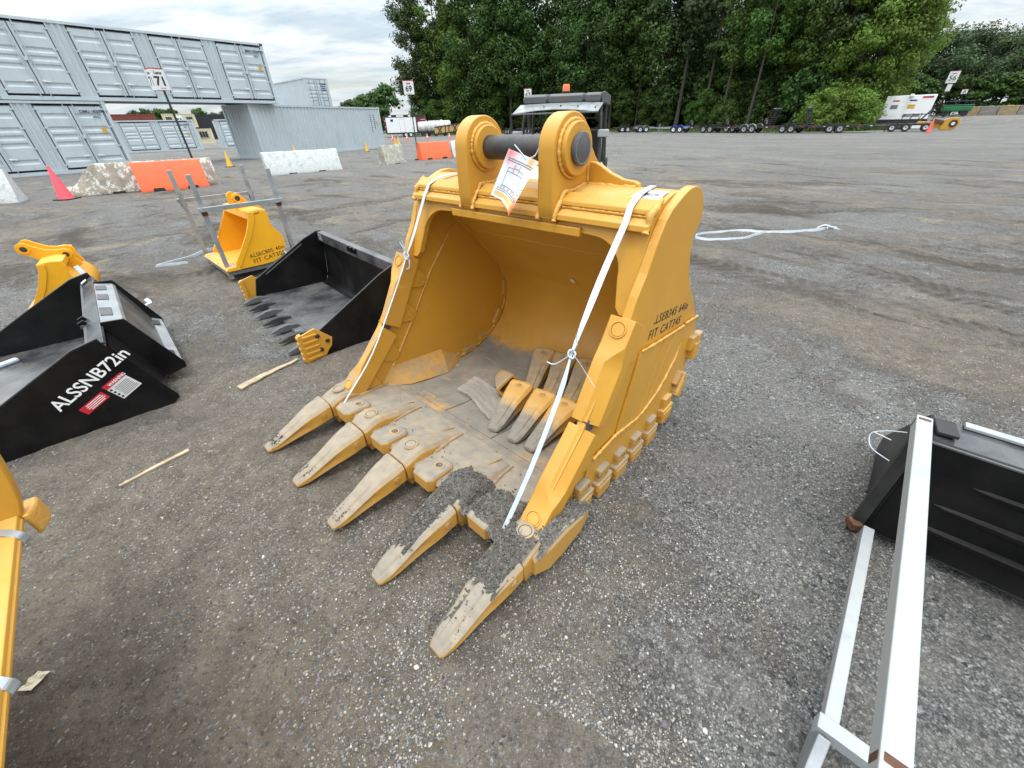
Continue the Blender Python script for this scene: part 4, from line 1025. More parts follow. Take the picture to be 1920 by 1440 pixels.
# ------------------------------------------------------------------ gritty mud caked on the teeth and lip
def mud_cakes():
    V, F, n0 = [], [], 0
    rg = np.random.default_rng(3)
    def patch(fn, nu, nv, seed, edge=0.12, th=0.022, stones=500):
        """fn(u,v)->world point on the top surface"""
        nonlocal n0
        P, H = [], []
        for i in range(nu):
            for j in range(nv):
                u, v = i / (nu - 1), j / (nv - 1)
                e = min(u, 1 - u, v, 1 - v) + 0.10 * noise.noise(Vector((u * 4, v * 4, seed))) + 0.05 * noise.noise(Vector((u * 13, v * 13, seed)))
                h = th * sstep(0.0, edge, e) * (0.65 + 0.8 * abs(noise.noise(Vector((u * 7, v * 9, seed + 2)))) + 0.35 * noise.noise(Vector((u * 26, v * 26, seed))))
                p = fn(u, v); P.append((p.x, p.y, p.z - 0.006 + h)); H.append(h)
        V.extend(P); F.extend([(n0 + i * nv + j, n0 + (i + 1) * nv + j, n0 + (i + 1) * nv + j + 1, n0 + i * nv + j + 1) for i in range(nu - 1) for j in range(nv - 1)])
        n0 += nu * nv
        pts, sz = [], []
        while len(pts) < stones:
            k = rg.integers(len(P))
            if H[k] < 0.007: 
                if rg.random() > 0.06: continue
            s_ = 0.0022 + 0.0045 * rg.random() ** 2.2
            base = P[k][2] if H[k] >= 0.007 else P[k][2] + 0.006 - H[k]
            pts.append((P[k][0] + rg.normal() * .004, P[k][1] + rg.normal() * .004, base + s_ * 0.25)); sz.append(s_)
        SP.extend(pts); SS.extend(sz)
    SP, SS = [], []
    def tz(y): return np.interp(y, [0, .05, .10, .16, .21, .26, .31, .376, .43, .475, .52, .57, .64, .71, .77], [.058, .080, .097, .119, .139, .158, .172, .187, .206, .216, .206, .184, .160, .136, .116])
    lip_z = lambda y: 0.168 - (y - 0.432) * 0.167
    hwf = lambda y: float(np.interp(y, [0, .05, .16, .26, .35, .48], [.024, .042, .050, .062, .072, .074]))
    patch(lambda u, v: bw(0.378 - hwf(0.10 + 0.37 * v) + hwf(0.10 + 0.37 * v) * 1.72 * u, 0.10 + 0.37 * v, float(tz(0.10 + 0.37 * v)) - 0.003), 30, 70, 1, 0.16, 0.020, 900)
    patch(lambda u, v: bw(0.378 - 0.085 + 0.20 * u, 0.40 + 0.20 * v, max(float(tz(0.40 + 0.2 * v)) - 1.5 * max(0, abs(-0.085 + 0.20 * u) - 0.075), lip_z(0.40 + 0.2 * v))), 34, 34, 2, 0.2, 0.026, 420)
    patch(lambda u, v: bw(0.455 + 0.24 * u, 0.385 + 0.26 * v, lip_z(max(0.42, 0.385 + 0.26 * v)) + (0.024 if abs(0.455 + 0.24 * u - 0.567) < 0.07 and v < 0.6 else 0.0)), 44, 44, 3, 0.18, 0.028, 900)
    patch(lambda u, v: bw(0.7565 - 0.075 + 0.140 * u, 0.22 + 0.26 * v, float(tz(0.22 + 0.26 * v))), 34, 60, 4, 0.15, 0.024, 800)
    patch(lambda u, v: bw(0.7565 - 0.05 + 0.085 * u, 0.05 + 0.20 * v, float(tz(0.05 + 0.2 * v)) - 0.004), 24, 40, 14, 0.30, 0.010, 170)
    patch(lambda u, v: bw(0.775 + 0.085 * u, 0.44 + 0.38 * v, float(np.interp(0.44 + 0.38 * v, [.43, .50, .60, .72, .80], [.165, .19, .195, .165, .13]))), 22, 60, 5, 0.16, 0.020, 620)
    patch(lambda u, v: bw(-0.7565 - 0.04 + 0.08 * u, 0.02 + 0.09 * v, float(tz(0.02 + 0.09 * v)) - 0.002), 18, 20, 6, 0.25, 0.012, 130)
    patch(lambda u, v: bw(-0.378 - 0.04 + 0.08 * u, 0.03 + 0.09 * v, float(tz(0.03 + 0.09 * v)) - 0.004), 18, 20, 7, 0.25, 0.010, 120)
    patch(lambda u, v: bw(-0.04 + 0.08 * u, 0.0 + 0.12 * v, float(tz(0.0 + 0.12 * v)) - 0.005), 18, 20, 8, 0.28, 0.010, 110)
    for i, (y, z) in enumerate([(1.005, .13), (1.175, .11), (1.345, .10), (0.835, .15)]):
        patch(lambda u, v: bw(0.762 + 0.04 * u, y - 0.045 + 0.09 * v, z + 0.02 + 0.0 * u), 12, 16, 20 + i, 0.2, 0.020, 70)
    for q in range(160):      # crumbs scattered over the lip and floor
        x, y = rg.uniform(-0.55, 0.66), 0.42 + 0.5 * rg.random() ** 1.6
        s_ = 0.0018 + 0.003 * rg.random() ** 2; p = bw(x, y, max(lip_z(y), 0.075) + 0.008); SP.append(tuple(p)); SS.append(s_)
    o = raw_mesh('mud', V, F, M['mudclod'], smooth=True)
    tag(o, 'gritty brown mud caked on the bucket teeth and lip', 'mud', kind='stuff')
    v2, f2 = stones_mesh(np.array(SP), SS, rg, 0.9)
    tag(raw_mesh('mud_grit', v2, f2, M['mudclod']), 'small dark stones stuck in the mud on the bucket teeth', 'mud', kind='stuff')
mud_cakes()

# ------------------------------------------------------------------ the other attachments on the ground
def snow_bucket():
    """72 inch black bucket, cutting edge towards the left, quick hitch plate at its back"""
    T = empty('loader_bucket', (-2.303, 2.192, 0), R(-46.98), 'black 72in loader bucket with white lettering and red warning labels on its side', 'loader bucket')
    B = M['black']; W_ = -1.83
    side = [(0.028, 0.034), (0.026, 0.060), (-0.145, 0.470), (-0.168, 0.544), (-0.296, 0.512), (-0.670, 0.318), (-1.10, 0.085), (-1.13, 0.030), (-1.10, 0.002), (-0.02, 0.000)]
    for x0, x1 in ((0.0, -0.014), (W_, W_ + 0.014)):
        m = MB(); m.prism(side, x0, x1); p = m.build('side_plate', B, T, bevel=0.0015)
        # worn bright edge along the top
        m = MB(); m.tube([((x0 + x1) / 2, -0.166, 0.5475), ((x0 + x1) / 2, -0.296, 0.5155), ((x0 + x1) / 2, -0.670, 0.3215), ((x0 + x1) / 2, -1.10, 0.0885)], 0.0034, 6); m.build('worn_edge', M['pincap'], p)
    m = MB(); m.prism([(-1.13, 0.012), (-1.10, 0.028), (-0.12, 0.022), (-0.12, 0.004), (-1.10, 0.004)], -0.014, W_ + 0.014); m.build('floor_plate', M['black_floor'], T)
    m = MB(); m.prism([(-0.12, 0.005), (-0.12, 0.022), (-0.045, 0.060), (-0.020, 0.12), (-0.155, 0.47), (-0.140, 0.475), (0.0, 0.12), (-0.02, 0.05), (-0.05, 0.02)], -0.0145, W_ + 0.0145); m.build('back_plate', B, T)
    m = MB(); m.prism([(-0.245, 0.455), (-0.235, 0.470), (-0.150, 0.520), (-0.140, 0.505)], -0.0148, W_ + 0.0148); m.build('top_bar', M['black_floor'], T, bevel=0.003)
    m = MB(); m.prism([(-0.252, 0.452), (-0.252, 0.464), (-0.238, 0.466), (-0.238, 0.452)], -0.0150, W_ + 0.0150); m.build('bar_lip', M['pincap'], T)
    for x in (-0.62, -0.72):
        m = MB(); m.prism([(-0.275, 0.485), (-0.265, 0.430), (-0.235, 0.425), (-0.22, 0.468), (-0.24, 0.50)], x, x + 0.02); m.build('hinge_lug', B, T, bevel=0.003)
    m = MB(); m.cyl((-0.735, -0.255, 0.458), (1, 0, 0), 0.014, 0.15, 14); m.build('hinge_pin', M['pincap'], T, smooth=40)
    m = MB(); m.box((W_ + 0.09, -0.215, 0.497), (0.055, 0.045, 0.004), Matrix.Rotation(R(30), 3, 'X')); m.build('white_sticker', M['white_label'], T)
    # quick hitch plate on the back
    H = MB(); H.prism([(-0.135, 0.500), (-0.145, 0.525), (-0.040, 0.500), (-0.028, 0.478)], -0.36, -1.47); h = H.build('hitch_top_flange', M['galv'], T, bevel=0.002)
    for x0, x1 in ((-0.53, -0.72), (-0.95, -1.10), (-1.25, -1.38)):
        m = MB(); m.prism([(-0.135, 0.522), (-0.138, 0.530), (-0.080, 0.515), (-0.078, 0.508)], x0, x1); m.build('backing_bar', M['pincap'], h)
    m = MB(); m.prism([(-0.040, 0.495), (0.075, 0.160), (0.062, 0.155), (-0.054, 0.490)], -0.36, -1.47); m.build('hitch_plate', M['black_floor'], T)
    for x in (-0.345, -1.485):
        m = MB(); m.prism([(-0.150, 0.500), (-0.145, 0.535), (-0.030, 0.525), (0.145, 0.125), (0.140, 0.085), (0.020, 0.060)], x - 0.008, x + 0.008); m.build('hitch_flange', B, T, bevel=0.0015)
    m = MB(); m.prism([(0.055, 0.165), (0.135, 0.118), (0.132, 0.106), (0.048, 0.150)], -0.36, -1.47); hs = m.build('hitch_lower_ledge', M['galv'], T)
    for x in (-0.52, -1.31):
        m = MB(); m.prism([(0.070, 0.165), (0.115, 0.139), (0.116, 0.1405), (0.071, 0.1665)], x - 0.06, x + 0.06); m.build('ledge_slot', M['black_dull'], hs)
    m = MB(); m.box((-0.36, 0.0, 0.28), (0.006, 0.02, 0.40), Matrix.Rotation(R(23), 3, 'X')); m.build('weld_bead', M['black_dull'], T)
    # lettering and labels on the near side
    d = Vector((0.334, 0.174)).normalized(); b = Vector((-0.492, 0.190))
    text('ALSSNB72in', 0.094, T, (0.0015, b.x, b.y), (0, d.x, d.y), (0, -d.y, d.x), M['text_white'], bold=0.0012, space=0.99)
    def lab(p0, L, Hh, mt, off=0.0012, name='warning_label', par=T):
        c = Vector(p0) + d * L / 2 + Vector((-d.y, d.x)) * Hh / 2
        m = MB(); m.box((off / 2, c.x, c.y), (off, L, Hh), Matrix.Rotation(math.atan2(d.y, d.x), 3, 'X')); return m.build(name, mt, par)
    nrm = Vector((-d.y, d.x))
    p0 = Vector((-0.220, 0.145)) 
    wl = lab(p0, 0.130, 0.125, M['white_label']); wr = lab(p0 + nrm * 0.096, 0.130, 0.030, M['red_label'], 0.002, 'label_header', wl)
    q = p0 + nrm * 0.102 + d * 0.028
    text('WARNING', 0.023, wl, (0.0032, q.x, q.y), (0, d.x, d.y), (0, nrm.x, nrm.y), M['text_white'], bold=0.0004)
    m = MB()
    for k in range(8):
        c = p0 + nrm * (0.012 + 0.0095 * k) + d * 0.073; m.box((0.0014, c.x, c.y), (0.001, 0.10 - 0.02 * random.random(), 0.0035), Matrix.Rotation(math.atan2(d.y, d.x), 3, 'X'))
    m.build('printed_text', M['grey_ink'], wl)
    m = MB()
    for k in range(4):
        c = p0 + nrm * (0.016 + 0.022 * k) + d * 0.011; m.cyl((0.0012, c.x, c.y), (1, 0, 0), 0.007, 0.001, 8)
    m.build('printed_pictograms', M['text_black'], wl)
    p1 = Vector((-0.402, 0.118)); rl = lab(p1, 0.150, 0.052, M['red_label'], 0.0012, 'red_label')
    m = MB()
    for k in range(4):
        c = p1 + nrm * (0.010 + 0.0105 * k) + d * 0.085; m.box((0.0014, c.x, c.y), (0.001, 0.112 - 0.03 * random.random(), 0.004), Matrix.Rotation(math.atan2(d.y, d.x), 3, 'X'))
    m.build('printed_text', M['text_white'], rl)
    m = MB(); m.box((W_ + 0.25, -0.90, 0.040), (0.05, 0.16, 0.03), Matrix.Rotation(0.5, 3, 'Z')); m.build('bolt_bag', M['strap'], T, bevel=0.01)
snow_bucket()

def toothed_bucket():
    T = empty('loader_bucket', (-2.146, 3.417, 0), R(-48.24), 'black toothed loader bucket with yellow corner cutters, left of the big yellow bucket', 'loader bucket')
    B = M['black']; hw = 0.905
    side = [(0.0, 0.012), (0.0, 0.060), (0.05, 0.215), (0.645, 0.530), (0.785, 0.584), (0.850, 0.586), (0.855, 0.56), (0.79, 0.10), (0.74, 0.01)]
    for s_ in (1, -1):
        m = MB(); m.prism(side, s_ * (hw - 0.014), s_ * hw); p = m.build('side_plate', B, T, bevel=0.0015)
        m = MB(); m.tube([(s_ * (hw - .007), 0.05, 0.2185), (s_ * (hw - .007), 0.645, 0.5335), (s_ * (hw - .007), 0.785, 0.5875), (s_ * (hw - .007), 0.85, 0.5895)], 0.0036, 6); m.build('worn_edge', M['pincap'], p)
        m = MB(); m.prism([(0.16, 0.255), (0.16, 0.243), (0.60, 0.475), (0.60, 0.487)], s_ * (hw - 0.022), s_ * (hw - 0.0145)); m.build('stiffener_rib', M['pincap'], p)
        # ribbed yellow corner cutter held by three bolts
        m = MB(); pl = [(-0.075, 0.005), (-0.080, 0.235), (0.03, 0.262), (0.14, 0.150), (0.12, 0.085), (0.085, 0.055), (0.06, 0.02)]
        m.prism(pl, s_ * (hw + 0.001), s_ * (hw + 0.016))
        for k in range(5): m.prism([(-0.079, 0.02 + 0.045 * k), (0.03, 0.03 + 0.045 * k), (0.03, 0.043 + 0.045 * k), (-0.079, 0.042 + 0.045 * k)], s_ * (hw + 0.0155), s_ * (hw + 0.026))
        m.prism([(-0.10, 0.005), (-0.10, 0.235), (-0.075, 0.24), (-0.075, 0.005)], s_ * (hw - 0.03), s_ * (hw + 0.016))
        for k in range(5): m.prism([(-0.112, 0.02 + 0.045 * k), (-0.112, 0.042 + 0.045 * k), (-0.1, 0.05 + 0.045 * k), (-0.1, 0.012 + 0.045 * k)], s_ * (hw - 0.03), s_ * (hw + 0.016))
        cc = m.build('corner_cutter', M['yel'], T, bevel=0.002)
        for y, z in ((0.035, 0.195), (0.098, 0.135), (0.035, 0.078)):
            b = MB(); b.cyl((s_ * (hw + 0.016), y, z), (s_, 0, 0), 0.018, 0.010, 14, r2=0.014); b.build('bolt', M['black_dull'], cc, smooth=40)
    m = MB(); m.prism([(0.0, 0.012), (0.012, 0.032), (0.70, 0.030), (0.75, 0.008)], -hw + 0.0145, hw - 0.0145); m.build('floor_plate', M['black_floor'], T)
    m = MB(); m.prism([(0.085, 0.0325), (0.09, 0.0365), (0.235, 0.0360), (0.235, 0.032)], -hw + 0.016, hw - 0.016); m.build('floor_strip', M['black_floor'], T)
    bk = smooth_poly([(0.70, 0.030), (0.755, 0.045), (0.785, 0.09), (0.80, 0.16)], 4) + [(0.845, 0.50)]
    m = MB(); m.prism(bk + [(0.862, 0.50), (0.817, 0.15), (0.80, 0.075), (0.765, 0.025), (0.70, 0.008)], -hw + 0.0146, hw - 0.0146); m.build('back_plate', B, T, smooth=35)
    m = MB(); m.prism([(0.790, 0.488), (0.795, 0.580), (0.855, 0.586), (0.862, 0.49)], -hw + 0.0148, hw - 0.0148); tb = m.build('top_bar', M['black_floor'], T, bevel=0.004)
    for x in (-0.02, 0.05, 0.13):
        m = MB(); m.box((x, 0.785, 0.552), (0.030, 0.03, 0.05)); m.build('hinge_lug', B, tb, bevel=0.003)
    m = MB(); m.box((-0.80, 0.7905, 0.535), (0.10, 0.004, 0.06)); m.build('maker_plate', M['galv'], tb)
    for k in range(7):
        x = -0.80 + 0.245 * k
        m = MB(); m.loft([[(x - w_, y, z0), (x + w_, y, z0), (x + w_ * .8, y, z1), (x - w_ * .8, y, z1)] for y, w_, z0, z1 in ((-0.165, .010, .020, .027), (-0.13, .020, .018, .040), (-0.07, .030, .016, .062), (-0.01, .034, .014, .068), (0.02, .030, .0335, .062), (0.09, .020, .0335, .045))])
        m.build('bucket_tooth', M['black_dull'] if k % 2 else M['pincap'], T, bevel=0.002)
    m = MB(); m.box((0.86, 0.13, 0.075), (0.020, 0.02, 0.12), Matrix.Rotation(R(20), 3, 'X')); m.build('white_tie', M['strap'], T)
toothed_bucket()

def small_bucket(T, ears, letters=True, hw=0.505):
    """40 inch ditching bucket; local y is depth, front lip at y = 0"""
    Yb = M['yel_bright']
    front = [(0.060, 0.125), (0.085, 0.180), (0.150, 0.262), (0.215, 0.350), (0.280, 0.440), (0.335, 0.535), (0.376, 0.620), (0.392, 0.690)]
    rear = [(0.50, 0.700), (0.585, 0.690), (0.605, 0.640)] + smooth_poly([(0.595, 0.550), (0.615, 0.490), (0.665, 0.420), (0.690, 0.340), (0.675, 0.240), (0.620, 0.160), (0.530, 0.108), (0.40, 0.086)], 4)
    for s_ in (1, -1):
        m = MB(); m.prism(front + rear + [(0.10, 0.085)], s_ * (hw - 0.016), s_ * hw); p = m.build('side_plate', Yb, T, bevel=0.002)
        m = MB(); m.prism([(a, b) for a, b in front] + [(a + 0.062, b - 0.01) for a, b in reversed(front)], s_ * hw * 1.0005, s_ * (hw + 0.010)); m.build('edge_plate', Yb, p, bevel=0.002)
    inn = [(0.05, 0.112), (0.36, 0.106)] + smooth_poly([(0.40, 0.108), (0.52, 0.128), (0.605, 0.180), (0.655, 0.255), (0.668, 0.340), (0.645, 0.415), (0.595, 0.485)], 4) + [(0.50, 0.640)]
    out = []
    for i, p in enumerate(inn):
        a, b = inn[max(i - 1, 0)], inn[min(i + 1, len(inn) - 1)]; d = Vector((b[0] - a[0], b[1] - a[1])).normalized(); out.append((p[0] + d.y * .016, p[1] - d.x * .016))
    m = MB(); m.loft([[(x, a, b) for a, b in inn] + [(x, a, b) for a, b in reversed(out)] for x in (-hw + 0.0165, hw - 0.0165)]); m.build('shell', Yb, T, smooth=40)
    m = MB(); m.prism([(-0.055, 0.098), (-0.02, 0.122), (0.10, 0.124), (0.10, 0.084), (-0.03, 0.084)], -hw - 0.012, hw + 0.012); m.build('cutting_edge', M['yel_bright_d'], T, bevel=0.002)
    m = MB(); m.prism([(0.375, 0.610), (0.394, 0.692), (0.52, 0.705), (0.60, 0.690), (0.60, 0.63), (0.48, 0.60)], -hw + 0.0165, hw - 0.0165); m.build('top_beam', Yb, T, bevel=0.003)
    m = MB(); m.prism([(0.165, 0.250), (0.20, 0.345), (0.26, 0.44), (0.32, 0.54), (0.33, 0.535), (0.27, 0.435), (0.21, 0.34), (0.175, 0.245)], -hw + 0.0166, -hw + 0.022); m.build('weld_bead', M['yel_bright_d'], T)
    for s_ in (1, -1):
        x = s_ * 0.115; m = MB(); m.prism(ears['outline'], x - 0.013, x + 0.013); e = m.build('pin_lug', Yb, T, bevel=0.003)
        for (y, z) in ears['holes']:
            m = MB(); m.ring((x + s_ * 0.013, y, z), (s_, 0, 0), 0.048, 0.030, 0.010, 24); m.build('pin_boss', Yb, e, smooth=40)
            m = MB(); m.cyl((x + s_ * 0.0135, y, z), (s_, 0, 0), 0.030, 0.002, 20); m.build('pin_hole', M['wood'] if False else M['pin'], e)
    m = MB(); m.box((0, ears['holes'][0][0] + 0.085, 0.725), (0.20, 0.10, 0.016), Matrix.Rotation(R(-20), 3, 'X')); m.build('lug_gusset', Yb, T)
    if letters:
        d = Vector((0.62, -0.02)).normalized()
        b1 = Vector((0.275, 0.230)); b2 = Vector((0.300, 0.165))
        d = Vector((0.96, 0.10)).normalized()
        text('ALSECB05  40in', 0.062, T, (hw + 0.0005, 0.245, 0.185), (0, d.x, d.y), (0, -d.y, d.x), M['text_black'], bold=0.0004, space=1.06)
        text('FIT  CAT305', 0.068, T, (hw + 0.0005, 0.265, 0.118), (0, d.x, d.y), (0, -d.y, d.x), M['text_black'], bold=0.0005, space=1.12)
        m = MB(); m.box((hw + 0.0005, 0.462, 0.665), (0.001, 0.11, 0.009), Matrix.Rotation(R(6), 3, 'X')); m.build('scuffed_print', M['text_black'], T)
def ring_arc(c, r, a0, a1, n=8): return [(c[0] + r * math.cos(R(a)), c[1] + r * math.sin(R(a))) for a in np.linspace(a0, a1, n)]
EARS_A = {'holes': [(0.435, 0.805), (0.625, 0.640)], 'outline': [(0.385, 0.66)] + ring_arc((0.435, 0.805), 0.058, 195, 40, 10) + [(0.55, 0.735)] + ring_arc((0.625, 0.640), 0.055, 70, -60, 9) + [(0.60, 0.52), (0.52, 0.60)]}
YB = empty('digging_bucket', (-3.710, 5.081, 0.045), R(-44.6), 'bright yellow 40in digging bucket standing inside the galvanised steel cage', 'digging bucket')
small_bucket(YB, EARS_A)
EARS_B = {'holes': [(0.300, 0.800), (0.600, 0.690)], 'outline': [(0.400, 0.60), (0.335, 0.70)] + ring_arc((0.300, 0.800), 0.066, 230, 60, 12) + [(0.38, 0.815), (0.46, 0.768), (0.54, 0.752)] + ring_arc((0.600, 0.690), 0.064, 95, -30, 9) + [(0.690, 0.56), (0.60, 0.52)]}
YB2 = empty('digging_bucket', (-4.990, 3.880, -0.06), R(-52.0), 'bright yellow digging bucket half hidden behind the black 72in loader bucket', 'digging bucket')
small_bucket(YB2, EARS_B, letters=False); YB2.scale = (0.86,) * 3; bpy.context.view_layer.update(); YM = YB2.matrix_world.copy()
m = MB(); o = ribbon(cr([YM @ Vector((.40, .66, .60)), YM @ Vector((.47, .73, .40)), YM @ Vector((.52, .80, .14)), YM @ Vector((.60, .92, .09)), YM @ Vector((.72, 1.02, .085)), YM @ Vector((.60, 1.12, .085)), YM @ Vector((.56, 1.10, .13))], 5), 0.04, (0.7, 0.7, 0)).build('tie_strap', M['strap'])
tag(o, 'white strap trailing from the back of the half hidden yellow bucket', 'strap')

def cage(T, L, Wd, H, bar_z, t_=0.045, base=0.085, mtl='galv', foot=True):
    """open crate of square galvanised tube: x across (0..Wd), y along (0..L)"""
    G = M[mtl]
    for x in (0, Wd):
        for y in (0, L):
            m = MB(); m.box((x, y, H / 2 + 0.01), (t_, t_, H - 0.02)); p = m.build('post', G, T, bevel=0.003)
            m = MB(); m.box((x + (0.008 if x else -0.008), y, bar_z - 0.045), (t_ * 1.15, t_ * 1.2, 0.04)); m.build('rusty_joint', M['rust'], p)
        xo = x + (-1 if x == 0 else 1) * (t_ + 0.002)
        m = MB(); m.box((xo, L / 2, bar_z), (t_, L + 0.10, t_)); m.build('rail', G, T, bevel=0.003)
        m = MB(); m.box((x, L / 2, base), (t_, L - t_ - .004, t_)); m.build('base_rail', G, T, bevel=0.003)
        for y in (-0.028, L + 0.028):
            m = MB(); m.cyl((xo, y, bar_z), ((-1 if x == 0 else 1), 0, 0), 0.012, 0.026, 8); m.build('bolt', M['galv_bright'], T)
    for y in (0, L):
        m = MB(); m.box((Wd / 2, y, base), (Wd - t_ - .004, t_, t_)); m.build('cross_rail', G, T, bevel=0.003)
    for y in (L * .33, L * .66):
        m = MB(); m.box((Wd / 2, y, base - 0.012), (Wd - t_ - .004, 0.08, 0.02)); m.build('slat', M['wood'], T)
CG = empty('steel_cage', local_frame((-3.798, 5.119), R(-44.6))(-0.50, 0.025), R(-44.6), 'open galvanised steel cage with four tall posts around the small yellow bucket', 'steel cage')
cage(CG, 0.80, 1.0, 1.16, 0.815)
m = MB(); m.box((1.0, -0.024, 0.085), (0.05, 0.006, 0.05)); m.build('yellow_label', M['yel_bright'], CG)

# crate and black bucket at the right edge
def right_crate():
    rz = R(46.4); fr = local_frame((1.462, 1.030), rz - R(90))      # x across to the right, y away from the camera
    T = empty('steel_cage', fr(0, 0), rz - R(90), 'low galvanised steel crate with scuffed bright rails at the right edge', 'steel cage')
    G, Gb = M['galv'], M['galv_bright']
    m = MB(); m.box((-0.012, -0.60, 0.596), (0.045, 1.34, 0.045)); r = m.build('top_rail', Gb, T, bevel=0.003)
    for y in (0.045, -1.185):
        m = MB(); m.box((-0.012, y, 0.596), (0.0465, 0.030, 0.0465)); m.build('rusty_end', M['rust'], r, bevel=0.008)
    m = MB(); m.box((0.030, -0.475, 0.100), (0.036, 0.88, 0.040)); r = m.build('base_rail', Gb, T, bevel=0.003)
    m = MB(); m.box((-0.012, -0.012, 0.085), (0.04, 0.05, 0.035), Matrix.Rotation(0.5, 3, 'Z')); m.build('rusty_joint', M['rust'], r, bevel=0.003)
    m = MB(); m.box((-0.004, 0.012, 0.30), (0.040, 0.042, 0.54)); m.build('post', M['black_dull'], T, bevel=0.003)
    m = MB(); m.box((0.30, -0.905, 0.105), (0.60, 0.045, 0.045)); m.build('cross_rail', Gb, T, bevel=0.003)
    m = MB(); m.box((0.45, -1.20, 0.567), (0.90, 0.045, 0.045)); m.build('cross_rail', G, T, bevel=0.003)
    m = MB(); m.box((0.022, -0.965, 0.052), (0.030, 0.12, 0.09), Matrix.Rotation(R(35), 3, 'X')); m.build('foot', G, T, bevel=0.003)
    m = MB(); m.box((1.15, -0.60, 0.594), (0.050, 1.30, 0.050)); m.build('top_rail', Gb, T, bevel=0.003)
    m = MB(); m.box((1.15, -0.455, 0.100), (0.042, 0.87, 0.042)); m.build('base_rail', Gb, T, bevel=0.003)
    for y in (0.012, -0.88):
        m = MB(); m.box((1.15, y, 0.33), (0.040, 0.042, 0.42)); m.build('post', G, T, bevel=0.003)
    m = MB(); a = fr(-.02, -.06, .58)
    tie = MB(); tie.tube(cr([(-.035, .02, .56), (-.085, .035, .53), (-.12, .03, .50), (-.10, .0, .46), (-.04, -.03, .45)], 5), 0.0022, 6); tie.build('cable_tie', M['strap'], T, smooth=60)
    tie = MB(); tie.tube([(-.115, .03, .512), (-.06, .025, .505)], 0.0022, 6); tie.build('cable_tie', M['strap'], T)
    # the black bucket standing behind the crate's far end
    B = empty('loader_bucket', fr(0.035, 0.03), rz - R(90), 'black loader bucket with long pressed ribs, inside the crate at the right edge', 'loader bucket')
    m = MB(); m.prism([(0.0, 0.055), (0.0, 0.545), (0.022, 0.552), (0.022, 0.045)], 0.0, 1.08); bp = m.build('back_plate', M['black'], B, bevel=0.003)
    m = MB(); m.box((0.54, -0.001, 0.549), (1.08, 0.010, 0.006)); m.build('worn_edge', M['pincap'], bp)
    for k, (z, x0) in enumerate(((0.425, 0.16), (0.30, 0.11), (0.185, 0.06))):
        m = MB(); m.loft([[(x, 0.002, z - h * .9), (x, -d_, z - h * .35), (x, -d_, z + h * .15), (x, 0.002, z + h * .4)] for x, h, d_ in ((x0, .005, .001), (x0 + .03, .020, .012), (x0 + .20, .034, .020), (x0 + .45, .052, .026), (x0 + .62, .040, .022), (x0 + .70, .005, .001))])
        m.build('pressed_rib', M['black'], bp, smooth=50)
    m = MB(); m.prism([(0.022, 0.535), (0.022, 0.547), (0.175, 0.560), (0.175, 0.548)], 0.0, 1.08); m.build('top_plate', M['black_floor'], B)
    m = MB(); m.box((0.58, 0.165, 0.568), (1.0, 0.035, 0.012)); m.build('top_strip', M['galv_bright'], B, bevel=0.002)
    for x in (-0.012, 1.082):
        m = MB(); m.prism([(-0.004, 0.05), (-0.004, 0.555), (0.18, 0.563), (0.72, 0.09), (0.70, 0.03), (0.05, 0.02)], x, x + 0.012); m.build('side_plate', M['black'], B, bevel=0.002)
    m = MB(); m.prism([(0.024, 0.03), (0.024, 0.05), (0.70, 0.045), (0.71, 0.03)], 0.001, 1.08); m.build('floor_plate', M['black_floor'], B)
    m = MB(); m.box((0.03, 0.10, 0.566), (0.06, 0.10, 0.014), Matrix.Rotation(0.12, 3, 'Z')); m.build('corner_block', M['black_dull'], B, bevel=0.003)
right_crate()

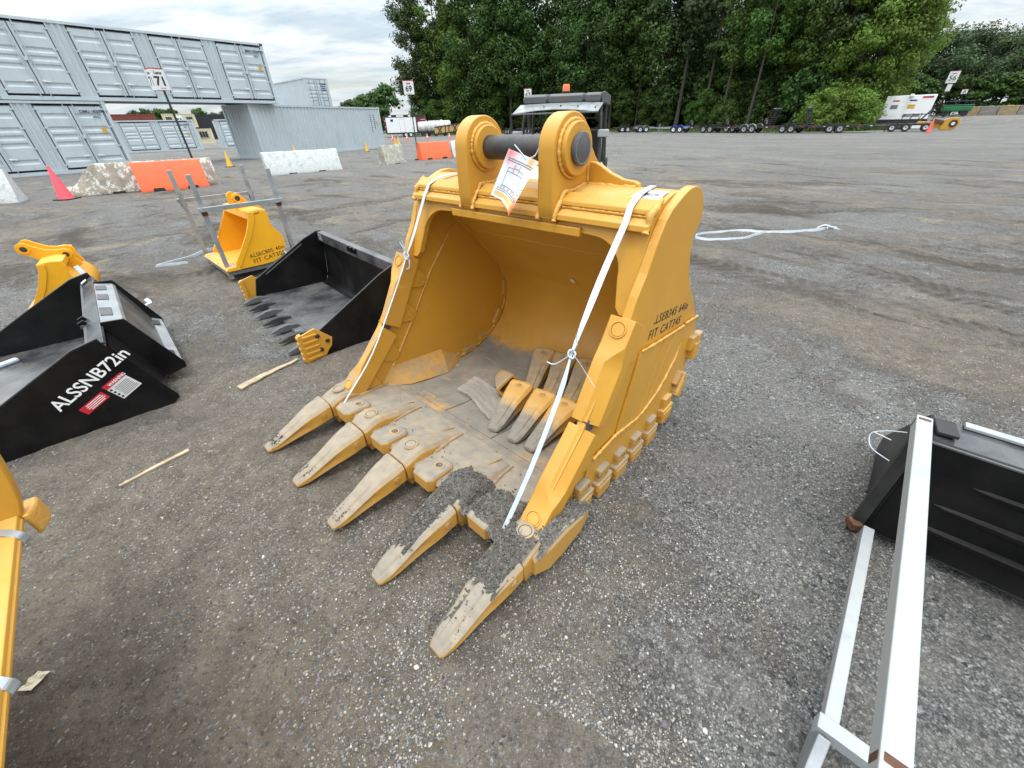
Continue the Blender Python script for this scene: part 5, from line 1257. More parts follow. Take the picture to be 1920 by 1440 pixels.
def edge_bucket():
    """yellow bucket cut off by the left border: its welded top edge runs towards the camera"""
    rz = R(-46.2); fr = local_frame((-1.478, 0.772), rz)
    T = empty('digging_bucket', fr(0, 0), rz, 'yellow bucket with a welded bright rim, cut off by the bottom left border', 'digging bucket')
    Yb = M['yel']
    prof = [(-0.004, 0.576), (0.0, 0.592), (-0.012, 0.60), (-0.060, 0.602), (-0.075, 0.590), (-0.34, 0.52), (-0.66, 0.34), (-0.78, 0.12), (-0.74, 0.01), (-0.62, 0.0), (-0.30, 0.40), (-0.10, 0.555)]
    m = MB(); m.prism(prof, 0.0, 1.45); m.build('shell', Yb, T, bevel=0.006)
    m = MB(); m.prism([(-0.100, 0.585), (-0.102, 0.598), (-0.052, 0.613), (-0.050, 0.600)], -0.0, 1.44); m.build('rim_strip', M['weld'], T, bevel=0.002)
    m = MB(); m.prism([(-0.045, 0.601), (-0.046, 0.611), (-0.006, 0.606), (-0.004, 0.596)], -0.0, 1.44); m.build('rim_strip', Yb, T, bevel=0.002)
    P, rr = weld([(0.01, -0.048, 0.606), (1.43, -0.048, 0.606)], 0.006, 0.5); m = MB(); m.tube(P, rr, 6); m.build('weld_bead', M['rust'] if False else Yb, T, smooth=60)
    hump = [(-0.30, 0.39), (-0.10, 0.55), (-0.006, 0.575), (0.022, 0.645), (0.040, 0.72), (0.052, 0.79), (0.050, 0.87), (0.01, 0.95), (-0.08, 1.0), (-0.20, 0.98), (-0.34, 0.86)] + [(-0.66, 0.34), (-0.78, 0.12), (-0.73, 0.0), (-0.62, 0.0)]
    m = MB(); m.prism(hump, -0.045, -0.001); m.build('end_plate', Yb, T, bevel=0.006, smooth=30)
    m = MB(); m.loft([[(-0.085, -0.002, z), (0.004, -0.002, z), (0.004, 0.010 * k, z), (-0.040, 0.028 * k, z), (-0.085, 0.028 * k, z)] for z, k in ((0.515, .6), (0.525, 1.0), (0.588, 1.0), (0.596, .85))]); m.build('corner_block', M['weld'], T, bevel=0.004)
    for x in (0.10, 0.60): 
        m = ribbon(cr([(x - .25, -0.32, 0.535), (x - .10, -0.12, 0.612), (x - .03, -0.03, 0.613), (x - .005, -0.004, 0.604), (x, 0.0035, 0.588), (x + .005, -0.004, 0.572), (x + .01, -0.06, 0.552)], 4), 0.022, (0.8, -0.5, 0)); m.build('strap', M['galv'], T)
edge_bucket()

# small litter on the yard
def litter():
    def stick(a, b, w0, w1, label, z=0.008, th=0.006):
        a, b = Vector(a), Vector(b); d = (b - a); n = Vector((-d.y, d.x)).normalized(); V = []; k = 9
        up, lo = [], []
        for i in range(k):
            u = i / (k - 1); w_ = (w0 + (w1 - w0) * u) * (1 + 0.25 * noise.noise(Vector((u * 6, w0 * 99, 1))))
            p = a + d * u + n * 0.012 * noise.noise(Vector((u * 3, 2, w1 * 50))); g = gz(p.x, p.y) + z
            up.append([(p.x + n.x * w_ / 2, p.y + n.y * w_ / 2, g - th), (p.x - n.x * w_ / 2, p.y - n.y * w_ / 2, g - th), (p.x - n.x * w_ / 2, p.y - n.y * w_ / 2, g + th * .6), (p.x + n.x * w_ / 2, p.y + n.y * w_ / 2, g + th)])
        m = MB(); m.loft(up); o = m.build('wood_splinter', M['wood']); tag(o, label, 'wood splinter')
    stick((-1.965, 2.345), (-1.715, 2.735), 0.062, 0.020, 'broken weathered board on the ground below the toothed black bucket', 0.012)
    stick((-2.065, 1.425), (-1.885, 1.695), 0.012, 0.022, 'thin wood splinter on the mud left of the big bucket teeth')
    m = MB(); N = 6
    for i in range(N):
        for j in range(N):
            u, v = i / 5 - .5, j / 5 - .5
            m.v.append((-1.640 + 0.045 * u + .012 * v, 0.560 + 0.055 * v, gz(-1.64, .56) + 0.012 + 0.014 * noise.noise(Vector((u * 4, v * 4, 1)))))
    m.f = [(i * N + j, (i + 1) * N + j, (i + 1) * N + j + 1, i * N + j + 1) for i in range(N - 1) for j in range(N - 1)]; m.m = [0] * len(m.f)
    tag(m.build('paper_scrap', M['cream']), 'torn scrap of pale paper on the gravel beside the bottom left bucket', 'paper scrap')
    g = lambda x, y, dz=0.010: Vector((x, y, gz(x, y) + dz))
    p = cr([g(5.15, 6.58), g(4.6, 6.42), g(4.05, 6.40), g(3.80, 6.52), g(3.35, 6.50), g(3.0, 6.36), g(2.90, 6.18), g(3.08, 6.05), g(3.55, 6.08), g(3.80, 6.22), g(4.05, 6.38)], 6)
    o = ribbon(p, 0.045, (0.3, 0.3, 1), 0.004).build('tie_strap', M['strap'])
    m = MB(); e = g(5.15, 6.58); m.tube(cr([e + Vector((-.12, .02, .01)), e + Vector((0, .03, .05)), e + Vector((.08, -.03, .03)), e + Vector((.22, .04, .005))], 4), 0.012, 6); m.tube([e + Vector((0, -.05, .01)), e + Vector((.07, .05, .02)), e + Vector((.18, -.1, .0))], 0.010, 6); m.build('knot', M['strap'], o)
    tag(o, 'looped white strap lying on the open gravel behind the big bucket', 'strap')
    p = cr([g(-4.55, 5.62), g(-4.78, 5.50), g(-4.86, 5.44), g(-4.80, 5.62), g(-4.72, 5.95), g(-4.62, 6.15, .05), g(-4.55, 6.32), g(-4.2, 6.45), g(-3.8, 6.5)], 6)
    o = ribbon(p, 0.042, (0.2, 0.2, 1), 0.004).build('tie_strap', M['strap']); tag(o, 'white strap curling on the ground behind the steel cage', 'strap')
litter()

# ------------------------------------------------------------------ shipping containers
def frame_of(T, L, Wd, H, mt):
    m = MB()
    for x in (0.075, L - 0.075):
        for y in (0.075, Wd - 0.075): m.box((x, y, H / 2), (0.15, 0.15, H - 0.01))
    m.build('corner_posts', mt, T) if False else None
    for x in (0.075, L - 0.075):
        for y in (0.075, Wd - 0.075):
            m = MB(); m.box((x, y, H / 2), (0.15, 0.15, H - 0.24)); m.build('corner_post', mt, T, bevel=0.01)
            for z in (0.06, H - 0.06):
                m = MB(); m.box((x, y, z), (0.178, 0.162, 0.118)); m.build('corner_casting', M['rust'] if (z > 1 and random.random() < 0.5) else mt, T, bevel=0.012)
    for y in (0.05, Wd - 0.05):
        m = MB(); m.box((L / 2, y, H - 0.06), (L - 0.36, 0.10, 0.10)); m.build('top_rail', mt, T)
        m = MB(); m.box((L / 2, y, 0.08), (L - 0.36, 0.10, 0.15)); m.build('bottom_rail', mt, T)
    for x in (0.05, L - 0.05):
        m = MB(); m.box((x, Wd / 2, H - 0.06), (0.10, Wd - 0.34, 0.10)); m.build('end_rail', mt, T)
        m = MB(); m.box((x, Wd / 2, 0.08), (0.10, Wd - 0.34, 0.15)); m.build('end_rail', mt, T)
    m = MB(); m.box((L / 2, Wd / 2, H - 0.045), (L - 0.2, Wd - 0.2, 0.03)); m.build('roof', mt, T)
    m = MB(); m.box((L / 2, Wd / 2, 0.10), (L - 0.2, Wd - 0.2, 0.03)); m.build('underside', M['cont_dark'], T)

def corr(x0, x1, fn, z0, z1, pitch=0.28, dep=0.05):
    """trapezoid corrugation running along x; fn(a, d, z) places a point, d = depth"""
    m = MB(); n = max(1, int(round((x1 - x0) / pitch))); p = (x1 - x0) / n; prof = []
    for k in range(n):
        a = x0 + k * p; prof += [(a, 0), (a + p * .26, 0), (a + p * .5, dep), (a + p * .76, dep)]
    prof.append((x1, 0))
    m.add([fn(a, d, z) for a, d in prof for z in (z0, z1)], [(2 * i, 2 * i + 2, 2 * i + 3, 2 * i + 1) for i in range(len(prof) - 1)])
    return m

def door_leaf(x0, x1, z0, z1, ridges):
    """door with horizontal pressed grooves, outside face at y=0 (towards -y)"""
    m = MB(); Hh = z1 - z0; prof = [(0.0, z0)]
    for r in sorted(ridges):
        zc = z0 + r * Hh; prof += [(0.0, zc - 0.105), (0.036, zc - 0.035), (0.036, zc + 0.035), (0.0, zc + 0.10)]
    prof.append((0.0, z1))
    e = 0.10
    vs_ = [(x, y, z) for y, z in prof for x in (x0 + e, x1 - e)]
    m.add(vs_, [(2 * i, 2 * i + 1, 2 * i + 3, 2 * i + 2) for i in range(len(prof) - 1)])
    for a, b in ((x0, x0 + e), (x1 - e, x1)): m.box(((a + b) / 2, 0.017, (z0 + z1) / 2), (e, 0.044, Hh))
    return m
RIDGES = (0.135, 0.40, 0.52, 0.64, 0.85)
def side_doors(T, xs, z0, z1, mt, hardware=True, y=0.012, dw=None):
    """pairs of doors along the long side"""
    for xc, hw in xs:
        for s_ in (-1, 1):
            a, b = sorted((xc + s_ * 0.012, xc + s_ * hw))
            m = door_leaf(a, b, z0, z1, RIDGES); d = m.build('door', mt, T); d.location.y = y
            m = MB(); w_ = 0.022
            m.box(((a + b) / 2, -0.010, z0 - 0.008), (b - a + 0.05, 0.012, w_)); m.box(((a + b) / 2, -0.010, z1 + 0.008), (b - a + 0.05, 0.012, w_))
            m.box((xc + s_ * (hw + 0.010), -0.010, (z0 + z1) / 2), (w_ * 1.2, 0.012, z1 - z0)); m.box((xc + s_ * 0.010, -0.009, (z0 + z1) / 2), (w_ * .8, 0.012, z1 - z0))
            m.build('gasket', M['cont_dark'], d)
            if not hardware: continue
            xr = xc + s_ * 0.17
            m = MB(); m.cyl((xr, -0.045, z0 - 0.09), (0, 0, 1), 0.017, z1 - z0 + 0.16, 10); r = m.build('lock_rod', M['cont'], d, smooth=50)
            for zb in (z0 + 0.05, z0 + (z1 - z0) * .5, z1 - 0.06): 
                m = MB(); m.box((xr, -0.032, zb), (0.07, 0.035, 0.06)); m.build('rod_bracket', mt, d)
            m = MB(); m.box((xr + s_ * 0.10, -0.052, z0 + 0.46), (0.26, 0.022, 0.035), Matrix.Rotation(0.12 * s_, 3, 'Y')); m.box((xr + s_ * 0.05, -0.03, z0 + 0.46), (0.07, 0.04, 0.07)); m.build('door_handle', M['white'], d)
            for u in (0.05, 0.34, 0.66, 0.95):
                m = MB(); m.box((xc + s_ * (hw + 0.01), -0.022, z0 + (z1 - z0) * u), (0.13, 0.024, 0.055)); m.build('hinge', mt, d)
        if hardware:
            m = MB(); m.box((xc, -0.045, z0 + (z1 - z0) * 0.5), (0.13, 0.05, 0.13)); m.build('lock_box', mt, T, bevel=0.01)

def door_container(loc, rz, label, number=None, sub=None, L=12.19, H=2.896, sp=3.05, e0=1.40, npair=4, hw=1.16, hardware=True, group=None, mt='cont'):
    T = empty('shipping_container', loc, rz, label, 'shipping container', group)
    W_ = 2.438; mm = M[mt]
    off = empty('body', (0, 0, 0)) if False else None
    # local x runs from -L (left) to 0 (right), doors on y = 0 facing -y
    class S:  # shifted parent helper
        pass
    sub_root = T
    frame_parts = []
    before = set(KIDS.get(T.name, []))
    frame_of(T, L, W_, H, mm)
    for o in KIDS[T.name]: 
        if o not in before: o.location.x -= L
    xs = [(-e0 - sp * k, hw) for k in range(npair)]
    z0, z1 = 0.235, H - 0.20
    # fixed corrugated strips between door pairs
    edges = [-0.15] + [v for x, h in xs for v in (x + h + 0.035, x - h - 0.035)] + [-L + 0.15]
    for a, b in zip(edges[0::2], edges[1::2]):
        if a - b > 0.02: corr(b, a, lambda u, d, z: (u, 0.028 + d, z), 0.15, H - 0.10, 0.25, 0.05).build('side_panel', mm, T)
    corr(-L + 0.15, -0.15, lambda u, d, z: (u, W_ - 0.03 - d, z), 0.15, H - 0.1).build('side_panel', mm, T)
    for x in (-0.03, -L + 0.03):
        sg = -1 if x > -1 else 1
        corr(0.15, W_ - 0.15, lambda u, d, z: (x + sg * d, u, z), 0.15, H - 0.1).build('end_panel', mm, T)
    side_doors(T, xs, z0, z1, mm, hardware)
    if number:
        x = -e0 + 0.30; yv = -0.0145
        text(number, 0.155, T, (x, yv, H - 0.46), (1, 0, 0), (0, 0, 1), M['text_blue'], bold=0.004, space=1.05)
        text(sub, 0.125, T, (x + 0.42, yv, H - 0.67), (1, 0, 0), (0, 0, 1), M['text_blue'], bold=0.004)
        m = MB(); m.box((-e0 + 0.90, -0.012, H - 1.18), (0.17, 0.01, 0.22)); m.build('yellow_label', M['cone_yel'], T)
    return T
UP = Vector((-14.263, 30.61)); URZ = R(51.74)
door_container((UP.x, UP.y, 2.905), URZ, 'grey side-door container on top, bridging the gap in the stack', 'MNU 500697 3', '45G1')
uf = local_frame(UP, URZ)
pL = uf(-8.62, 0.02)
door_container((pL.x, pL.y, 0.0), URZ, 'grey side-door container at ground level under the left end of the bridging one', 'CIMU 182099 1', '45G3')

def box_container(loc, rz, label, L=12.19, H=2.896, mt='cont', end_doors=None, front_mark=False, group=None):
    """local x along the long side, y across, origin at the near corner"""
    T = empty('shipping_container', loc, rz, label, 'shipping container', group); mm = M[mt]; W_ = 2.438
    frame_of(T, L, W_, H, mm)
    corr(0.15, L - 0.15, lambda u, d, z: (u, 0.030 + d, z), 0.15, H - 0.1).build('side_panel', mm, T)
    corr(0.15, L - 0.15, lambda u, d, z: (u, W_ - 0.03 - d, z), 0.15, H - 0.1).build('side_panel', mm, T)
    for x, sg in ((0.03, 1), (L - 0.03, -1)):
        if end_doors == 'far' and sg == -1 or end_doors == 'near' and sg == 1:
            for k in (0, 1):
                a = 0.10 + k * 1.13; m = door_leaf(a, a + 1.10, 0.18, H - 0.14, RIDGES); d = m.build('door', mm, T)
                if sg == 1: d.rotation_euler = (0, 0, R(-90)); d.location = (0.0, W_, 0)
                else: d.rotation_euler = (0, 0, R(90)); d.location = (L, 0, 0)
                for u in (0.30, 0.80):
                    r = MB(); r.cyl((a + 1.10 * u, -0.045, 0.14), (0, 0, 1), 0.018, H - 0.26, 10); r.build('lock_rod', M['galv'], d)
                r = MB(); r.box((a + 1.10 * 0.55, -0.05, 1.1), (0.5, 0.02, 0.04)); r.build('door_handle', M['galv'], d)
                r = MB(); r.box((a + (1.11 if k == 0 else -0.01), -0.008, H / 2), (0.02, 0.012, H - 0.32)); r.build('gasket', M['cont_dark'], d)
            if end_doors == 'near':
                for j, w_ in enumerate((0.62, 0.46, 0.40, 0.5)):
                    m = MB(); m.box((-0.016, 0.62, H - 0.5 - 0.16 * j), (0.006, w_, 0.07)); m.build('stencil_mark', M['text_blue'], T)
        else:
            corr(0.15, W_ - 0.15, lambda u, d, z: (x + sg * d, u, z), 0.15, H - 0.1).build('end_panel', mm, T)
    if front_mark:
        for j, (u, z, n) in enumerate(((L - 1.25, 2.35, 9), (L - 0.85, 2.35, 7))):
            for k in range(n):
                m = MB(); m.box((u + 0.10 * (k % 1), 0.022, z - 0.14 * k), (0.07, 0.012, 0.09)); m.build('stencil_mark', M['text_blue'], T)
        m = MB(); m.box((L - 0.60, 0.022, 1.85), (0.16, 0.012, 0.22)); m.build('yellow_label', M['cone_yel'], T)
    return T
box_container((-15.554, 29.261, 0.0), R(65.92), 'long plain grey container at ground level, carrying the right end of the bridging one', front_mark=True)
# a two-high stack of which only the top shows
o = box_container((-20.6, 49.9, 2.905), R(47.8) + R(90), 'grey container high behind the bridging one, its door end showing', end_doors='near')
o.location = local_frame((-19.78, 49.15), R(47.8))(2.44, 0, 2.905)
gf = R(35.0)
door_container((-31.42, 47.87, 0), gf, 'grey side-door container seen through the gap, below the red one', 'TRHU 202513', '45G1', H=2.60, sp=3.0, e0=1.7, hw=1.12, hardware=False)
door_container((-30.6 + 6.06 * math.cos(R(24)), 49.6 + 6.06 * math.sin(R(24)), 0), R(24), 'grey side-door container seen through the gap, partly behind the long plain one', L=6.06, H=2.6, sp=2.6, e0=1.7, npair=2, hw=1.12, hardware=False)
def far_unit(px_l, label, L, mt, H, z=0.0, windows=False, rz=R(35), cat='shipping container', name='shipping_container'):
    T = empty(name, (px_l[0], px_l[1], z), rz, label, cat); mm = M[mt]
    frame_of(T, L, 2.438, H, mm)
    corr(0.15, L - 0.15, lambda u, d, z_: (u, 0.03 + d, z_), 0.15, H - 0.1).build('side_panel', mm, T)
    for x, sg in ((0.03, 1), (L - 0.03, -1)): corr(0.15, 2.28, lambda u, d, z_: (x + sg * d, u, z_), 0.15, H - 0.1).build('end_panel', mm, T)
    if windows:
        for x in windows:
            m = MB(); m.box((x, 0.0, H * .62), (1.15, 0.08, 0.85)); f = m.build('window', M['cream'] if mt != 'cream' else M['conc_grey'], T)
            m = MB()
            for k in range(3): m.box((x - 0.35 + 0.35 * k, -0.045, H * .62), (0.29, 0.02, 0.72))
            m.build('pane', M['glassdark'], f)
    return T
far_unit((-84.0, 93.2), 'dark container below the red one, mostly hidden behind the grey side-door container', 13.0, 'cont_black', 2.40)
far_unit((-83.9, 93.3), 'rust red container on the second level seen through the gap', 12.6, 'cont_red', 2.50, 2.41)
far_unit((-72.6, 101.0), 'dark container below the cream office unit seen through the gap', 5.6, 'cont_black', 2.40)
c_ = far_unit((-72.5, 101.1), 'cream site office with two windows and a white door, up on the second level', 5.8, 'cream', 2.50, 2.41, windows=(1.05, 4.7), name='site_office', cat='site office')
m = MB(); m.box((2.85, 0.0, 1.15), (1.3, 0.08, 2.0)); d_ = m.build('door', M['white'], c_)
for x in (2.6, 3.1):
    m = MB(); m.box((x, -0.045, 1.55), (0.30, 0.02, 0.30)); m.build('vent', M['text_black'], d_)
far_unit((-71.0, 108.6), 'black container in the dark stack behind the cream office, lower one', 12.19, 'cont_black', 2.40)
far_unit((-70.9, 108.7), 'black container in the dark stack behind the cream office, upper one', 12.19, 'cont_black', 2.40, 2.41)
c_ = far_unit((-47.0, 70.9), 'small cream office unit with one barred window at ground level', 2.3, 'cream', 1.95, 0.0, windows=(1.1,), name='site_office', cat='site office')

# ------------------------------------------------------------------ barriers, cones, lane signs
def jersey(loc, rz, L, mt, label, cat='concrete barrier', broken=False, plastic=False, H=0.81):
    T = empty('plastic_barrier' if plastic else 'concrete_barrier', (loc[0], loc[1], gz(loc[0], loc[1]) - 0.01), rz, label, cat)
    sec = [(-.30, 0), (-.30, .07), (-.19, .30), (-.085, H - .02), (-.065, H), (.065, H), (.085, H - .02), (.19, .30), (.30, .07), (.30, 0)]
    if plastic: sec = [(-.29, 0), (-.29, .10), (-.20, .32), (-.11, H - .04), (-.08, H), (.08, H), (.11, H - .04), (.20, .32), (.29, .10), (.29, 0)]
    m = MB(); rings = []; N = 28
    for k in range(N + 1):
        u = k / N; x = L * u; ring = []
        for y, z in sec:
            zz_ = z
            if broken: zz_ = min(z, H * (0.30 + 0.72 * sstep(0.02, 0.24, u) + 0.05 * noise.noise(Vector((u * 12, 1, 7)))))
            j = 0 if plastic else 0.012 * noise.noise(Vector((x * 2.2, y * 7, z * 6 + loc[0])))
            ring.append((x + (0.03 * noise.noise(Vector((y * 8, z * 8, k))) if k in (0, N) and not plastic else 0), y + j, max(0, zz_ + (j if z > .02 else 0))))
        rings.append(ring)
    m.loft(rings); b = m.build('barrier_body', M[mt], T, smooth=35)
    if plastic:
        for u in (0.25, 0.75):
            m = MB(); m.prism([(u * L - .16, 0.0), (u * L - .13, .09), (u * L + .13, .09), (u * L + .16, 0.0)], -.304, -.20, fn=lambda y, a, c: (a, y, c)); m.build('fork_slot', M['black_dull'], b)
    else:
        for u in ((0.3, 0.7) if L > 2.5 else (0.5,)):
            m = MB(); m.box((u * L, -.30, 0.025), (0.30, 0.03, 0.05)); m.build('lift_slot', M['black_dull'], b)
    return T
BR = R(36.5)
jersey((-13.30, 13.28), BR, 3.9, 'conc_stain', 'stained concrete barrier flaking white paint, broken at its left end, behind the orange one', broken=True)
jersey((-11.66, 13.98), BR, 1.82, 'orange', 'orange plastic barrier in front of the stained concrete one, below the lane 71 sign', 'plastic barrier', plastic=True)
jersey((-16.6, 11.05), R(28), 3.05, 'conc_white', 'white painted concrete barrier cut off by the left border')
jersey((-9.75, 18.15), R(41.5), 3.02, 'conc_white', 'white painted concrete barrier standing alone before the long plain container')
jersey((-5.98, 21.75), R(56), 1.35, 'conc_grey', 'short bare concrete block, stained grey, between the white barrier and lane 69 sign')
jersey((-4.62, 24.18), R(44), 1.95, 'orange', 'orange plastic barrier at the foot of the lane 69 sign', 'plastic barrier', plastic=True)
jersey((-3.12, 25.70), R(44), 3.0, 'conc_white', 'white painted concrete barrier right of the orange one under lane 69')

def cone(loc, h, mt, label, band=None, group=None, square=False):
    T = empty('traffic_cone', (loc[0], loc[1], gz(*loc)), 0, label, 'traffic cone', group)
    r = h * 0.20
    m = MB(); m.box((0, 0, 0.015), (r * 2.5, r * 2.5, 0.03)); m.build('base', M['black_dull'] if mt in ('cone_pink', 'cone_yel') else M[mt], T, bevel=0.006)
    m = MB(); m.lathe([(r * 1.08, 0.03), (r, 0.05), (r * .16, h * .985), (r * .10, h), (0.001, h)], n=20); b = m.build('cone_body', M[mt], T, smooth=40)
    if band:
        for z0, z1 in band:
            f = lambda z: r + (r * .16 - r) * (z - 0.05) / (h * .985 - .05) + 0.004
            m = MB(); m.lathe([(f(h * z0), h * z0), (f(h * z1), h * z1)], n=20); m.build('white_band', M['white'], b)
    return T
cone((-12.80, 12.62), 0.86, 'cone_pink', 'tall faded red cone beside the broken end of the stained barrier')
cone((-14.24, 23.2), 0.69, 'cone_yel', 'yellow cone on the open gravel between the lane 71 sign and the tunnel')
cone((-13.2, 28.6), 0.72, 'cone_yel', 'yellow cone mostly hidden behind the white barrier')
cone((-10.45, 34.4), 0.68, 'cone_yel', 'yellow cone by the far end of the long plain container')
cone((-10.05, 41.95), 0.74, 'cone_yel', 'yellow cone behind the short concrete block, the nearer of two')
cone((-10.60, 45.8), 0.72, 'cone_yel', 'yellow cone behind the short concrete block, the farther of two')
for x, y, l in ((-14.04, 57.65, 'small orange cone with a white collar, leftmost before the white trailer'), (-12.34, 58.18, 'small orange cone with a white collar, beside the white trailer wheels'), (-9.76, 58.04, 'small orange cone with a white collar, before the white tanks'), (-7.22, 59.92, 'small orange cone with a white collar, before the yellow boom')):
    cone((x, y), 0.72, 'cone_or', l, band=[(.45, .62), (.72, .85)])
cone((37.2, 40.2), 1.0, 'cone_red', 'big red cone in front of the yellow wheeled frame at the far right', square=True)

def lane_sign(loc, h, num, w_, hh, rz, label, three=False, base=None, pole_h=None):
    T = empty('lane_sign', (loc[0], loc[1], gz(*loc)), rz, label, 'lane sign')
    m = MB(); m.box((0, 0, h / 2), (0.05, 0.05, h)); m.build('pole', M['black_dull'], T)
    m = MB(); m.box((0, 0, 0.02), (0.35, 0.35, 0.04)); m.build('foot', M['black_dull'], T)
    if three:
        tri = [(-w_ * .5, -.05), (w_ * .5, -.05), (w_ * .5, w_ - .05), (-w_ * .5, w_ - .05)]
        m = MB(); m.prism(tri, h - hh, h, fn=lambda z, a, b: (a, b, z)); b = m.build('sign_box', M['white_label'], T)
        m = MB(); m.prism([(a * 1.01, c * 1.01) for a, c in tri], h - 0.025, h + 0.004, fn=lambda z, a, b: (a, b, z)); m.build('red_edge', M['red_label'], b)
        ox, oy = 0.0, -.0515
        for body, z_, sz in ((num, h - hh * .78, .58), ('Lane', h - hh * .27, .20)):
            text(body, hh * sz, b, (-w_ * .5 - .0015, w_ * .5 - .05, z_), (0, -1, 0), (0, 0, 1), M['text_blue'], bold=0.006 if sz > .3 else .003, align='CENTER')
    else:
        m = MB(); m.box((0, -0.04, h - hh / 2), (w_, 0.03, hh)); b = m.build('sign_panel', M['white_label'], T)
        m = MB(); m.box((0, -0.0405, h - 0.014), (w_ * 1.004, 0.034, 0.03)); m.build('red_edge', M['red_label'], b)
        ox, oy = 0.0, -0.0565
    text('Lane', hh * .20, b, (ox, oy, h - hh * .27), (1, 0, 0), (0, 0, 1), M['text_black'], bold=0.004, align='CENTER')
    text(num, hh * .58, b, (ox, oy, h - hh * .78), (1, 0, 0), (0, 0, 1), M['text_black'], bold=0.010, align='CENTER')
    m = MB(); m.box((ox, oy + .0005, h - hh * .91), (w_ * .42, 0.001, hh * .03)); m.build('small_print', M['grey_ink'], b)
    return T
lane_sign((-10.70, 15.50), 3.20, '71', 0.36, 0.54, R(55), 'lane 71 sign box, lettered on each face, on a black pole behind the orange barrier', three=True)
lane_sign((-4.74, 24.42), 3.40, '69', 0.50, 0.56, R(9), 'flat lane 69 sign on a black pole beside an orange barrier')
lane_sign((1.48, 29.96), 3.29, '67', 0.44, 0.56, R(-3), 'lane 67 sign poking up behind the grey cart roof')
def sign56():
    T = lane_sign((48.8, 52.9), 4.45, '56', 0.85, 1.05, R(-42), 'lane 56 sign with a small panel below, among the dark pines at the far right')
    m = MB(); m.box((0.05, -0.04, 3.0), (0.40, 0.03, 0.62)); b = m.build('lower_panel', M['white_label'], T)
    T2 = lane_sign((52.3, 54.4), 2.55, '54', 0.50, 0.42, R(-42), 'small far lane sign above the green machine')
sign56()

# ------------------------------------------------------------------ utility cart behind the big bucket
def wheel(T, c, r, w_, axis=(1, 0, 0), rim=0.55, hub='chrome', name='wheel', spokes=True):
    a = Vector(axis); c = Vector(c)
    m = MB(); ax = 'x' if abs(a.x) > .5 else 'y'
    m.lathe([(r * rim, -w_ / 2), (r * .92, -w_ / 2), (r, -w_ * .32), (r, w_ * .32), (r * .92, w_ / 2), (r * rim, w_ / 2)], c, 26, ax, caps=False)
    o = m.build(name, M['rubber'], T, smooth=40)
    m = MB(); m.lathe([(0.001, -w_ * .30), (r * rim * 1.01, -w_ * .40), (r * rim * 1.01, w_ * .40), (0.001, w_ * .30)], c, 24, ax); rm = m.build('rim', M[hub], o, smooth=30)
    m = MB()
    for s_ in (-1, 1): m.cyl(c + a * s_ * w_ * .29, a * s_, r * .16, w_ * .14, 12)
    m.build('hub', M['black_dull'], rm)
    return o
